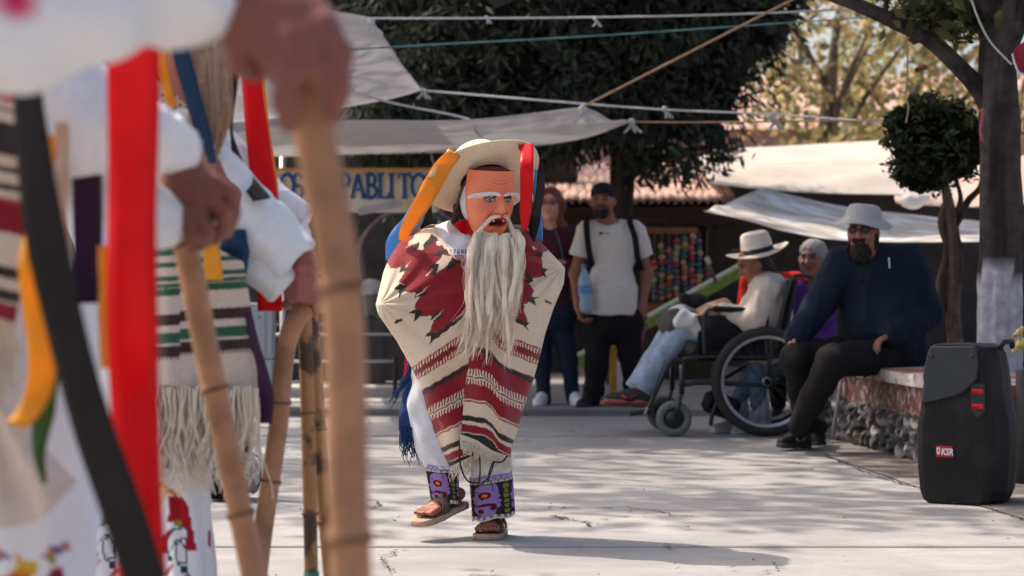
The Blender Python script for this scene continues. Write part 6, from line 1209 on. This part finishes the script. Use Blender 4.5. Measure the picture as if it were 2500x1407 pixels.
b = Blob().ell(P(618, 1165, Yg-.02), (.035, .06, .075), None, .02); b.obj('pocket', M('grey_nylon', (.20, .20, .21), .7, .15, 40), bag, .008); mk('strap', tube(interp(PX([(612, 1110, Yg-.05), (632, 1118, Yg-.05), (637, 1150, Yg-.06), (634, 1180, Yg-.05), (618, 1200, Yg-.04)]), 24), .008, 8, True, .4), m_black, bag)
# ---------------------------------------------------------------- far backdrop: stall row, houses
m_brick = M('pink_plaster', (.50, .30, .25), .9, .2, 3, .3, 20); m_far = M('brown_timber', (.085, .05, .035), .95, .3, 5)
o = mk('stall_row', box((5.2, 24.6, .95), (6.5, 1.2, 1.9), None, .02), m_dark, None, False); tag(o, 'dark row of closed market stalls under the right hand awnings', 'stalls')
o = mk('timber_shed', box((8.2, 26.5, 1.25), (5.0, 1.5, 2.5), None, .02), m_far, None, False); tag(o, 'brown timber shed behind the bright awning roof', 'shed')
def house(x, Y, w_, h_, mat, label, dp=5.):
    hs = thing('house', (x, Y, 0), label, 'house'); mk('wall', box((x, Y+dp/2, h_/2), (w_, dp, h_), None, .02), mat, hs, False)
    V = np.array([[x-w_/2-.3, Y-.3, h_], [x+w_/2+.3, Y-.3, h_], [x+w_/2+.3, Y+dp+.3, h_], [x-w_/2-.3, Y+dp+.3, h_], [x-w_/2, Y+dp/2, h_+1.1], [x+w_/2, Y+dp/2, h_+1.1]]); mk('roof', (V, [(0, 1, 5, 4), (2, 3, 4, 5), (1, 2, 5), (3, 0, 4), (3, 2, 1, 0)]), m_tile, hs, False)
    for i in range(int(w_/2.2)):
        cx_ = x-w_/2+1.1+i*2.2; f_ = mk('window', box((cx_, Y-.02, h_*.55), (.9, .06, 1.1), None, .01), m_dwood, hs, False); mk('pane', box((cx_, Y-.045, h_*.55), (.76, .03, .95)), M('window_glass', (.04, .05, .06), .1, .1, 5, spec=.6), f_, False)
house(5.0, 40, 8, 3.3, m_brick, 'pink plastered house glimpsed through the autumn trees'); house(-7, 38, 9, 3.4, M('ochre_plaster', (.45, .36, .25), .9, .2, 3), 'ochre house far behind the left hand cypress'); house(16, 42, 8, 3.0, M('white_plaster', (.6, .58, .55), .9, .15, 3), 'whitewashed house far beyond the timber shed')
# ---------------------------------------------------------------- waiting dancers close to the camera on the left
m_bamboo = M('bamboo', (.38, .185, .095), .55, .30, 9, .15, 60, spec=.35, var2=((.24, .12, .06), 7., .60, .07))
m_bamboo2 = M('charred_bamboo', (.40, .20, .085), .55, .25, 9, .15, 60, spec=.35, var2=((.09, .045, .025), 9., .545, .03))
hat_prof = [(r_, .010*((r_-.10)/.12)**2) for r_ in np.linspace(.094, .226, 12)]+[(.229, .014)]+[(r_, .005+.010*((r_-.10)/.12)**2) for r_ in np.linspace(.226, .1, 12)]+[(.095, .06), (.088, .095), (.06, .11), (.001, .106)]
def viejito(label, J, sk=srgb(150, 92, 72), hands=(), h=.011):
    sh = (J['sl']+J['sr'])/2; t = thing('person', np.array([J['al'][0]*.5+J['ar'][0]*.5, J['al'][1]*.5+J['ar'][1]*.5, 0]), label, 'person', 'dancers waiting in line')
    b = Blob(); f = J['front']; r_, f_, u_, A_ = head(b, J['head'], f, (0, 0, 1.), (.80, .30, .16), 1.0)
    b.cap(J['head']-u_*.06, sh+np.array([0, 0, .02]), .052, .06); torso(b, J, .95); arms(b, J, .85); legs(b, J, .62)
    for s in 'lr':
        a = J['a'+s]; b.cap(a, a*np.array([1, 1, 0])+np.array([0, 0, .04]), .036, .036, .03).cap(a*np.array([1, 1, 0])+np.array([0, 0, .035]), a*np.array([1, 1, 0])+f*.16+np.array([0, 0, .028]), .034, .024, .03)
    for fn in hands: fn(b)
    b.paint(J['head'], (.12, .14, .13), (.78, .27, .13)); b.paint(J['head']-f_*.06, (.09, .07, .12), (.03, .02, .018))
    b.obj('body', m_skin, t, h, None, sk)
    b = Blob(); torso(b, J, .98, .02); b.chain([J['sr'], J['er'], J['er']+(J['wr']-J['er'])*.85], [.07, .062, .055], .03); b.obj('shirt', m_white, t, .012, folds(.006, 20, 2)); 
    hh = mk('straw_hat', lathe(hat_prof, 48, J['head']+u_*.07-f_*.01, rotm(nrm(u_-.25*f_))), m_straw, t)
    for s in 'lr':
        a = J['a'+s]*np.array([1, 1, 0]); mk('sandal', sheet(np.stack([a[None]+f*np.linspace(-.07, .20, 10)[:, None]+np.cross(f, [0, 0, 1.])*(k*.045)+np.array([0, 0, .012]) for k in (-1, 0, 1)], 1), .02), m_sole, t)
    return t
def cane(label, pts, rad, Y, mat, nodes=.17, group=None, seed=0, n=14):
    p = interp(PXd(pts, Y), 160); s = np.r_[0, np.cumsum(np.linalg.norm(np.diff(p, axis=0), axis=1))]; r = np.random.default_rng(seed)
    k = np.zeros(len(s)); q = r.uniform(.02, .1); marks = []
    while q < s[-1]: k += np.exp(-((s-q)/.006)**2); marks.append(q); q += nodes*r.uniform(.8, 1.2)
    o = mk('bamboo_cane', tube(p, rad*(1+.11*k)*np.linspace(1.0, .92, len(s)), n), mat, None); tag(o, label, 'cane', 'bamboo dance canes')
    for q in marks:
        i = int(np.argmin(abs(s-q))); i = min(max(i, 2), len(s)-3); mk('node_ring', tube(lin([p[i]-(p[i+1]-p[i-1])*.25, p[i]+(p[i+1]-p[i-1])*.25], 3), rad*1.13, n), M('bamboo_node', (.16, .08, .04), .7, .3, 60), o)
    return o
def sleeve(parent, pts, rads, Y, h=.010, amp=.010, mat=None, brush=None, end=True, name='sleeve'):
    b = Blob(); p = PXd(pts, Y); n = len(p)
    for i in range(n-1): (b.cyl if end and i == n-2 else b.cap)(p[i], p[i+1], rads[i], rads[i+1], .04)
    if brush: b.paint(*brush)
    return b.obj(name, mat or (m_vc if brush else m_white), parent, h, folds(amp, 19, 3, 1.), (.78, .78, .80) if brush else None)
X_ = np.array([1., 0, 0])
# --- A: nearest, only sleeve and gripping hand in view
JA = dict(head=np.array([-.98, 2.72, 1.66]), sl=np.array([-1.05, 2.72, 1.40]), sr=np.array([-1.05, 3.02, 1.40]), pel=np.array([-1.15, 2.9, .92]), el=P(-100, 10, 2.75), er=np.array([-.95, 3.2, 1.15]), wl=P(590, 5, 2.93), wr=np.array([-.78, 3.1, 1.1]), hl=np.array([-1.15, 2.80, .88]), hr=np.array([-1.15, 3.0, .88]), kl=np.array([-1.10, 2.78, .48]), kr=np.array([-1.05, 3.02, .48]), al=np.array([-1.15, 2.78, .10]), ar=np.array([-1.12, 3.02, .10]), front=X_)
qa = lambda x, y, dy=0.: P(x, y, 2.93+dy)
def handA(b):
    b.cap(qa(590, 5), qa(660, 45), .038, .036, .03).ell(qa(725, 70), (.056, .040, .048), eul(0, R(25), 0), .03)
    for pts, r0 in (([(790, 60, -.025), (832, 130, -.03), (826, 215, -.03), (815, 282, -.02)], .0155), ([(755, 80, -.035), (770, 165, -.045), (768, 205, -.03)], .0125), ([(705, 95, -.038), (705, 180, -.045), (698, 245, -.04), (705, 300, -.03)], .0165), ([(655, 75, -.02), (650, 130, -.03), (672, 190, -.025)], .0145)): b.chain(PXd(pts, 2.93), [r0*1.15]+[r0]*(len(pts)-2)+[r0*.85], .008)
    b.chain(PXd([(620, 60, -.01), (585, 110, .0), (590, 160, .01), (625, 180, .01)], 2.93), [.022, .018, .015, .012], .012)
a_ = viejito('nearest dancer, only a white sleeve and gripping hand showing at the top left', JA, srgb(128, 78, 66), (handA,), .008)
sleeve(a_, [(-900, -150, -.25), (-350, -60, -.22), (0, 12, -.18), (220, 10, -.12), (420, 2, -.05), (520, -4, -.02)], [.09, .115, .098, .062, .052, .047], 2.93, .011, .011, None, (P(60, 15, 2.72), (.035, .08, .030), (.62, .02, .12)))
cane('thickest pale bamboo cane held by the nearest dancer', [(735, 130, 0), (748, 230, 0), (772, 350, 0), (802, 500, 0), (828, 650, 0), (840, 800, 0), (846, 1000, 0), (850, 1200, 0), (858, 1420, .0), (905, 2740, .02)], .0265, 2.95, m_bamboo, .27, seed=2)
# --- B: striped serape, ribbons
JB = dict(head=np.array([-.90, 3.95, 1.62]), sl=P(-140, 155, 3.94), sr=np.array([-.95, 4.2, 1.38]), pel=P(-60, 760, 4.15), el=P(165, 275, 4.02), er=np.array([-.75, 4.35, 1.2]), wl=P(440, 392, 4.42), wr=np.array([-.62, 4.42, 1.12]), hl=P(20, 800, 4.10), hr=P(60, 800, 4.2), kl=P(62, 1250, 4.12), kr=P(98, 1250, 4.15), al=P(55, 1950, 4.12), ar=P(90, 1950, 4.16), front=X_)
JB['head'] = np.array([-.80, 3.95, 1.70])
def handB(b):
    q = lambda x, y, dy=0.: P(x, y, 4.44+dy)
    b.cap(q(438, 395), q(448, 430), .034, .036, .02).ell(q(468, 480, -.01), (.062, .040, .060), eul(0, R(35), 0), .03)
    for pts, r0 in (([(525, 445, -.02), (562, 470, -.02), (572, 520, -.01), (558, 570, .0)], .0125), ([(505, 480, -.035), (545, 515, -.04), (545, 565, -.02), (520, 590, .01)], .0125), ([(480, 515, -.045), (510, 560, -.05), (500, 600, -.03)], .0125), ([(455, 530, -.045), (470, 580, -.05), (468, 608, -.03)], .012)): b.chain(PXd(pts, 4.44), [r0*1.2]+[r0]*(len(pts)-2)+[r0*.85], .007)
    b.chain(PXd([(425, 470, -.02), (410, 530, -.01), (425, 570, .0)], 4.44), [.018, .015, .012], .01)
b_ = viejito('second dancer in red, black and cream striped serape with long hat ribbons', JB, srgb(120, 74, 60), (handB,), .009)
sleeve(b_, [(-160, 150, -.5), (60, 200, -.45), (200, 290, -.40), (330, 335, -.2), (410, 352, -.05), (470, 358, .0)], [.085, .085, .085, .060, .046, .043], 4.42, .010, .010)
G2 = coons([(-420, 180), (-100, 200), (60, 215), (118, 235)], [(-420, 760), (-150, 762), (0, 776), (34, 790)], [(-420, 180), (-440, 480), (-420, 760)], [(118, 235), (112, 350), (88, 500), (62, 640), (34, 790)], 120, 200, False)
x, y = G2[..., 0], G2[..., 1]; Yd = 4.02-.16*np.sqrt(np.clip(1-((x+150)/300)**2, 0, 1))+.01*np.sin(x/30.+y/60.)
col = np.tile(CREAM, x.shape+(1,)).astype(float); yy = y-.22*x
def bb(a, c, cc, cond=None):
    m = (yy >= a) & (yy < c)
    if cond is not None: m &= cond
    col[m] = cc
bb(-999, 215, RED); bb(215, 245, RED*1.6+.04); bb(262, 440, BLK); xm = np.mod(x+30, 150)
bb(268, 296, CREAM, xm < 95); bb(296, 395, CREAM, (xm > 68) & (xm < 95)); bb(376, 404, CREAM, xm < 110); bb(418, 446, CREAM); bb(446, 462, BLK); bb(482, 492, RED*1.5+.05); bb(492, 566, RED); bb(648, 676, BLK); bb(704, 732, BLK); bb(738, 780, RED)
sB = mk('serape', sheet(np.stack([(x-CX)/F*Yd, Yd, CH-(y-HY)/F*Yd], -1), .008), m_wool, b_, True, np.vstack([col.reshape(-1, 3)]*2))
rf = [P(-300+i*3.4, 765+i*.1, 3.95) for i in range(100)]; df = [np.array([.05*math.sin(i*1.9), 0, -1]) for i in range(100)]; mk('fringe', strands(rf, df, .14, .004, 31, 8, .008), m_fringe, sB)
def px_loft(rows, Y, n=80, m=120, wob=.006, seed=0, ry=.9):
    r = interp(rows, m); a = np.linspace(0, 2*np.pi, n, endpoint=False); V = np.zeros((n, m, 3)); uv = np.zeros((n, m, 2))
    for j, q in enumerate(r):
        Yc = Y+(q[3] if len(q) > 3 else 0); c = P(q[0], q[1], Yc); hw_ = q[2]/F*Yc; rad = hw_+wob*np.sin(3*a+q[1]/70.+seed)+wob*.6*np.sin(8*a-q[1]/90.)
        V[:, j] = np.stack([c[0]+rad*np.cos(a), c[1]+rad*ry*np.sin(a), np.full(n, c[2])], -1); uv[:, j, 0] = q[0]+q[2]*np.cos(a); uv[:, j, 1] = q[1]
    return V.reshape(-1, 3), gridF(n, m, True), uv.reshape(-1, 2), np.repeat(np.sin(a) < .05, m)
def trousers(parent, rows, Y, pols, seed, name='trousers', m=160, n=110, ry=.9):
    V, Fq, uv, fr = px_loft(rows, Y, n, m, .006, seed, ry); col = np.tile(np.array((.76, .755, .78)), (len(V), 1))
    for cc, p in pols:
        mm = inpoly(uv[:, 0], uv[:, 1], p) & fr; col[mm] = cc
    return mk(name, (V, Fq), m_vc, parent, True, col)
Z8 = lambda pts: [(a/2.776, 900+c/2.776) for a, c in pts]
ORG, YEL, NVY, PRP, DRD, OLV = (.62, .22, .03), (.62, .40, .04), (.02, .045, .09), (.20, .12, .30), (.36, .012, .025), (.25, .24, .03)
birds = [(PRP, Z8([(-40, 1170), (60, 1160), (160, 1230), (120, 1250), (-40, 1290)])), (ORG, Z8([(-40, 1190), (50, 1180), (110, 1215), (-40, 1260)])), (YEL, Z8([(190, 1200), (225, 1260), (320, 1270), (320, 1340), (250, 1400), (150, 1390), (140, 1330), (190, 1290)])), (ORG, Z8([(30, 1400), (120, 1350), (240, 1320), (300, 1360), (260, 1420), (20, 1430)])), (DRD, Z8([(60, 1390), (200, 1370), (220, 1440), (30, 1440)])), (NVY, Z8([(0, 1400), (90, 1370), (60, 1440), (0, 1440)])), (NVY, Z8([(385, 1360), (470, 1330), (490, 1380), (460, 1440), (380, 1440)])), (DRD, Z8([(400, 1320), (470, 1300), (475, 1345), (410, 1350)])), (PRP, Z8([(350, 1230), (420, 1160), (520, 1150), (540, 1190), (450, 1230), (380, 1250)])), (ORG, Z8([(370, 1220), (430, 1175), (420, 1240)])), (ORG, Z8([(480, 1170), (530, 1150), (530, 1200)])), (OLV, Z8([(400, 1240), (440, 1200), (440, 1280), (410, 1300)])), (PRP, Z8([(395, 20), (440, 20), (440, 60), (400, 60)])), (PRP, Z8([(410, 100), (440, 100), (440, 150), (405, 150)]))]
trousers(b_, [(60, 740, 190), (50, 950, 185), (70, 1150, 165), (85, 1400, 150), (80, 1700, 130), (70, 1900, 115)], 4.12, birds, 2)
sw = coons(PX([(-120, 900, 3.85), (-20, 960, 3.8), (10, 985, 3.8)]), PX([(-100, 1290, 3.8), (80, 1275, 3.78), (185, 1180, 3.8)]), PX([(-120, 900, 3.85), (-100, 1290, 3.8)]), PX([(10, 985, 3.8), (90, 1080, 3.8), (185, 1180, 3.8)]), 40, 40); sw[..., 1] += .012*np.sin(np.linspace(0, 14, 40))[:, None]; mk('shawl', sheet(sw, .006), M('cream_shawl', (.66, .55, .47), .95, .15, 14, .3, 80, trans=.1), b_)
def rbn(parent, pts, Y, wpx, col, seed=0, wob=.004, dirs=(1, -.15, 0), n=60):
    w_ = np.atleast_1d(np.array(wpx, float))/F*Y; mk('ribbon', ribbon(PXd(pts, Y), list(w_) if len(w_) > 1 else float(w_[0]), dirs, .0012, n, wob, seed), RB[col], parent)
rbn(b_, [(318, -120, .05), (322, 100), (324, 500), (326, 900), (334, 1200), (345, 1440)], 3.5, [128, 130, 128, 126, 124, 120], 'red', 1, .006)
rbn(b_, [(62, -50, .1), (64, 180), (84, 400), (118, 620), (168, 830), (232, 1050), (300, 1250), (368, 1470)], 3.4, [45, 60, 90, 105, 105, 108, 112, 115], 'black', 2, .004)
rbn(b_, [(212, 80), (212, 360), (213, 600), (212, 900), (215, 1000)], 4.2, [70, 76, 74, 70, 60], 'purple', 3, .003)
rbn(b_, [(92, 470), (84, 600), (92, 720), (102, 850), (98, 940), (70, 1010), (40, 1040)], 3.62, [20, 50, 82, 80, 72, 64, 50], 'yellow', 4, .006, [(1, -.2, 0), (1, .2, 0), (1, -.1, -.4)])
rbn(b_, [(118, 520), (116, 800), (104, 1000), (96, 1100), (110, 1180)], 3.72, [30, 60, 70, 60, 10], 'green', 5, .003)
rbn(b_, [(150, 300), (154, 480), (160, 640)], 3.8, [34, 30, 10], 'cream', 6, .003); rbn(b_, [(128, 330), (122, 420), (134, 520)], 3.85, 26, 'orange', 7, .003)
rbn(b_, [(250, 600), (252, 750), (256, 900)], 3.9, 24, 'orange', 8, .003)
cane('slanting bamboo cane under the brown hand of the second dancer', [(425, 495, 0), (450, 580, 0), (505, 860, 0), (560, 1120, 0), (622, 1420, 0), (742, 2005, 0)], .0245, 4.5, m_bamboo, .24, seed=5)
# --- C: green striped serape
JC = dict(head=P(470, -90, 6.15), sl=P(440, 330, 6.0), sr=P(450, 320, 6.45), pel=P(450, 880, 6.25), el=P(560, 480, 6.05), er=P(600, 480, 6.45), wl=P(705, 655, 6.15), wr=P(735, 600, 6.40), hl=P(435, 900, 6.15), hr=P(380, 900, 6.35), kl=P(450, 1200, 6.16), kr=P(283, 1200, 6.46), al=P(455, 1560, 6.16), ar=P(280, 1560, 6.46), front=X_)
JC['al'][2] = JC['ar'][2] = .10
def handC(b):
    q = lambda x, y, dy=0.: P(x, y, 6.15+dy)
    b.cap(q(705, 652), q(725, 668), .035, .036, .02).ell(q(735, 640, 0), (.044, .040, .032), None, .02)
    for k, y0 in enumerate((655, 682, 705, 728)): b.chain(PXd([(715, y0, .0), (735, y0-2, -.055), (765, y0+4, -.05), (775, y0+8, .0)], 6.15), [.0135, .0135, .0125, .011], .006)
    b.ell(q(718, 690, .0), (.03, .04, .045), None, .02); b.cap(P(735, 600, 6.40), P(742, 640, 6.33), .032, .034, .02).chain(PXd([(700, 745, .02), (715, 738, -.03), (740, 742, -.04), (752, 755, .0)], 6.25), [.014, .0135, .0125, .011], .006)
c_ = viejito('third dancer in green striped serape gripping the curved cane with both hands', JC, srgb(155, 92, 80), (handC,), .007)
sleeve(c_, [(440, 350, -.05), (540, 450, -.03), (640, 555, -.01), (722, 640, .0)], [.080, .072, .070, .072], 6.12, .009, .008); sleeve(c_, [(560, 560, .02), (640, 640, .02), (700, 702, .02)], [.045, .055, .060], 6.12, .009, .006)
sleeve(c_, [(480, 330, .0), (600, 460, .0), (690, 530, .0), (748, 555, .0)], [.08, .075, .062, .058], 6.42, .009, .013)
for k, (xs, ys, Yc, ph) in enumerate(((0, 0, 6.05, 0), )):
    G2 = coons([(300, 520), (420, 560), (500, 590), (592, 640)], [(330, 930), (450, 945), (540, 950), (632, 955)], [(300, 520), (310, 740), (330, 930)], [(592, 640), (612, 760), (622, 860), (632, 955)], 150, 170, False); x, y = G2[..., 0], G2[..., 1]
    Yd = 6.08-.10*np.sqrt(np.clip(1-((x-460)/185)**2, 0, 1))+.008*np.sin(x/19.)-.03*np.exp(-((x-410)/26)**2); GRN = np.array((.030, .10, .055)); CR2 = np.array((.60, .48, .40)); DB = np.array((.045, .025, .022))
    col = np.tile(CR2, x.shape+(1,)).astype(float); yy = y+np.where(x < 438, -8, 0)+.06*(x-500)+1.2*np.sin(x*.8)
    for a, c, cc in ((500, 612, GRN), (612, 628, CR2), (628, 640, GRN), (646, 656, CR2), (662, 674, GRN), (680, 690, GRN), (692, 710, GRN), (755, 782, DB), (800, 826, GRN), (832, 858, DB)): col[(yy >= a) & (yy < c)] = cc
    col[(yy > 858) & (yy < 866) & (np.mod(x, 8) < 4)] = DB
    sC = mk('serape', sheet(np.stack([(x-CX)/F*Yd, Yd, CH-(y-HY)/F*Yd], -1), .008), m_wool, c_, True, np.vstack([col.reshape(-1, 3)]*2))
bk = Blob().cap(P(450, 620, 6.3), P(470, 900, 6.3), .15, .15, .05); bk.obj('serape_back', M('green_wool', (.10, .14, .09), .95, .3, 30), c_, .014)
r = np.random.default_rng(3); rf = [P(335+i*1.48, 945+r.uniform(-4, 8), 5.98+.03*math.sin(i)) for i in range(200)]; df = [np.array([.10*math.sin(i*1.7), .05*math.sin(i), -1]) for i in range(200)]; mk('fringe', strands(rf, df, .225, .0034, 33, 9, .016), m_fringe, sC)
viej = [(ORG, Z8([(1075, 800), (1090, 760), (1120, 755), (1180, 800), (1230, 840), (1200, 850), (1120, 800)])), ((.70, .55, .30), Z8([(1080, 800), (1150, 790), (1160, 850), (1110, 920), (1075, 890)])), (DRD, Z8([(1160, 850), (1250, 850), (1290, 890), (1305, 960), (1345, 1210), (1285, 1220), (1275, 1090), (1200, 1030), (1140, 1020), (1170, 960)])), (OLV, Z8([(1185, 1010), (1250, 1010), (1255, 1055), (1200, 1050)])), (DRD, Z8([(1090, 1140), (1150, 1080), (1200, 1065), (1140, 1230), (1100, 1240)])),
        (NVY, Z8([(1130, 1140), (1200, 1060), (1290, 1055), (1300, 1130), (1225, 1150), (1150, 1250), (1130, 1240)])), ((.72, .71, .72), Z8([(1145, 1150), (1205, 1075), (1280, 1068), (1285, 1120), (1220, 1138), (1160, 1225), (1140, 1225)])), (NVY, Z8([(1215, 1170), (1250, 1140), (1290, 1200), (1295, 1300), (1230, 1310), (1215, 1250)])), ((.72, .71, .72), Z8([(1225, 1180), (1250, 1160), (1278, 1210), (1280, 1290), (1238, 1295), (1226, 1250)])), (NVY, Z8([(1140, 1250), (1195, 1250), (1195, 1290), (1140, 1290)])), (NVY, Z8([(1250, 1310), (1295, 1310), (1295, 1360), (1250, 1360)])), ((.40, .13, .09), Z8([(1110, 1370), (1190, 1300), (1215, 1310), (1160, 1370), (1130, 1390)])), ((.40, .13, .09), Z8([(1250, 1410), (1300, 1360), (1320, 1380), (1280, 1430)])),
        (PRP, Z8([(1155, 580), (1185, 580), (1185, 660), (1155, 660)])), (NVY, Z8([(1245, 570), (1265, 565), (1268, 650), (1248, 655)])), (DRD, Z8([(1420, 1090), (1436, 1100), (1440, 1200), (1422, 1190)]))]
trousers(c_, [(420, 860, 150), (436, 1000, 90), (446, 1150, 68), (455, 1400, 72), (455, 1560, 70)], 6.15, viej, 5)
trousers(c_, [(330, 860, 130), (290, 1000, 90), (282, 1180, 64), (280, 1400, 66), (280, 1590, 66)], 6.45, [(c, [(a-175, y-10) for a, y in p]) for c, p in viej], 7)
rbn(c_, [(425, 20), (440, 120), (465, 220), (500, 330), (520, 400)], 5.9, [40, 42, 44, 40, 20], 'navy', 11, .004); rbn(c_, [(395, 60), (398, 160), (420, 260)], 5.95, 26, 'orange', 12)
rbn(c_, [(568, 60, .2), (566, 200, .2), (566, 330, .2), (592, 420, .1), (640, 490, .0)], 6.0, [30, 34, 14, 34, 46], 'black', 13, .003, [(1, .2, 0), (.6, -.6, 0), (1, .3, .3)])
rbn(c_, [(604, 30, .3), (614, 190, .3), (634, 380, .25), (652, 540, .2), (658, 660, .2), (660, 760, .2)], 6.1, [52, 52, 58, 66, 66, 66], 'red', 14, .003); rbn(c_, [(634, 120, .28), (648, 300, .28), (664, 430, .25), (678, 560, .2)], 6.12, [10, 18, 26, 18], 'orange', 15, .002)
rbn(c_, [(510, 560, -.05), (518, 630, -.06), (522, 684, -.06)], 5.95, [34, 42, 46], 'yellow', 16, .002); rbn(c_, [(575, 560, -.0), (572, 620, .0), (568, 668, .0)], 6.02, [50, 76, 70], 'navy', 17, .002)
rbn(c_, [(606, 765, .0), (622, 840, .0), (640, 900, .0), (650, 970, .0), (650, 1034, .0)], 6.0, [20, 22, 26, 40, 30], 'purple', 18, .002)
r = np.random.default_rng(2); ro, mi, ti = [], [], []
for i in range(26):
    x0 = 455+i*3.2; ro.append(P(x0+20, -20, 5.95)); mi.append(np.array([P(x0+15, 140, 5.93), P(x0+22, 280, 5.93)])); ti.append(P(x0*.6+200, 400+r.uniform(-40, 30), 5.95))
mk('beard', hair(ro, ti, mi, 22, .010, .0022, 21, 12, .004, 2.), M('tan_hair', (.66, .44, .30), .55, .2, 60, trans=.25), c_)
G2 = coons([(380, 190), (440, 240), (480, 300)], [(380, 420), (430, 430), (480, 440)], [(380, 190), (380, 420)], [(480, 300), (480, 440)], 60, 60); x, y = G2[..., 0], G2[..., 1]; Yd = 5.99+0*x; col = np.tile(np.array((.66, .58, .52)), x.shape+(1,)); dd = (np.hypot(np.mod(x, 14)-7, np.mod(y+7*(np.floor(x/14) % 2), 16)-8) < 3.6) & (y < 300) & (y > 225); col[dd] = (.05, .09, .07)
mk('shirt_front', sheet(np.stack([(x-CX)/F*Yd, Yd, CH-(y-HY)/F*Yd], -1), .004), m_vc, c_, True, np.vstack([col.reshape(-1, 3)]*2))
cane('curved bamboo cane gripped by the third dancer in green serape', [(788, 740, .02), (756, 746, .0), (728, 773, -.01), (708, 815, -.01), (696, 862, .0), (688, 940, .0), (682, 1020, .0), (670, 1110, .0), (655, 1210, .0), (640, 1320, .0), (628, 1420, .0), (600, 1640, .0)], .0255, 6.18, m_bamboo, .22, seed=8)
o = cane('straight dark-flecked bamboo cane beside the thickest cane', [(742, 740, 0), (748, 900, 0), (755, 1150, 0), (760, 1400, 0), (765, 1610, 0)], .0195, 6.4, m_bamboo2, .26, seed=11); mk('tape', tube(PXd([(760, 1396, 0), (761, 1440, 0)], 6.4), .0205, 12), M('green_tape', (.05, .20, .10), .5), o)
cane('leaning dark-flecked bamboo cane crossing behind the straight one', [(756, 740, .06), (768, 900, .06), (784, 1150, .06), (806, 1400, .06), (822, 1600, .06)], .0205, 6.4, m_bamboo2, .22, seed=13)
# --- D: mostly hidden fourth dancer
JD = {k: np.array(v) for k, v in dict(head=(-1.40, 8.2, 1.52), sl=(-1.44, 8.05, 1.30), sr=(-1.44, 8.38, 1.30), pel=(-1.46, 8.25, .86), el=(-1.36, 8.0, 1.10), er=(-1.36, 8.45, 1.1), wl=(-1.22, 8.05, 1.0), wr=(-1.22, 8.4, 1.0), hl=(-1.46, 8.15, .84), hr=(-1.46, 8.35, .84), kl=(-1.44, 8.12, .46), kr=(-1.46, 8.38, .46), al=(-1.44, 8.12, .11), ar=(-1.50, 8.40, .11), front=(1., 0, 0)).items()}
d_ = viejito('fourth dancer almost hidden behind the red and purple ribbons', JD)
b = Blob(); arms(b, JD, 1.05, .03); b.obj('sleeves', m_white, d_, .012); b = Blob(); legs(b, JD, 1.0, .025); b.obj('trousers', m_white, d_, .012)
b = Blob().cap(np.array([-1.44, 8.2, 1.25]), np.array([-1.46, 8.25, .75]), .18, .17, .05); b.obj('serape', M('dull_serape', (.35, .30, .26), .95, .3, 9), d_, .014)
for s in 'lr':
    a = JD['a'+s]; V, Fq, uv, _ = px_loft([((a[0]*F/a[1])+CX, 1230, 40, 0), ((a[0]*F/a[1])+CX, 1335, 44, 0)], a[1], 60, 40, .002, 1); u = np.tile(np.linspace(0, 2, 60)[:, None], (1, 40)) % 1.0; v = np.tile(np.linspace(0, 1, 40)[None], (60, 1)); mk('embroidered_cuff', (V, Fq), m_vc, d_, True, cuff_col(u, v).reshape(-1, 3)*np.array((.5, .9, 1.)))
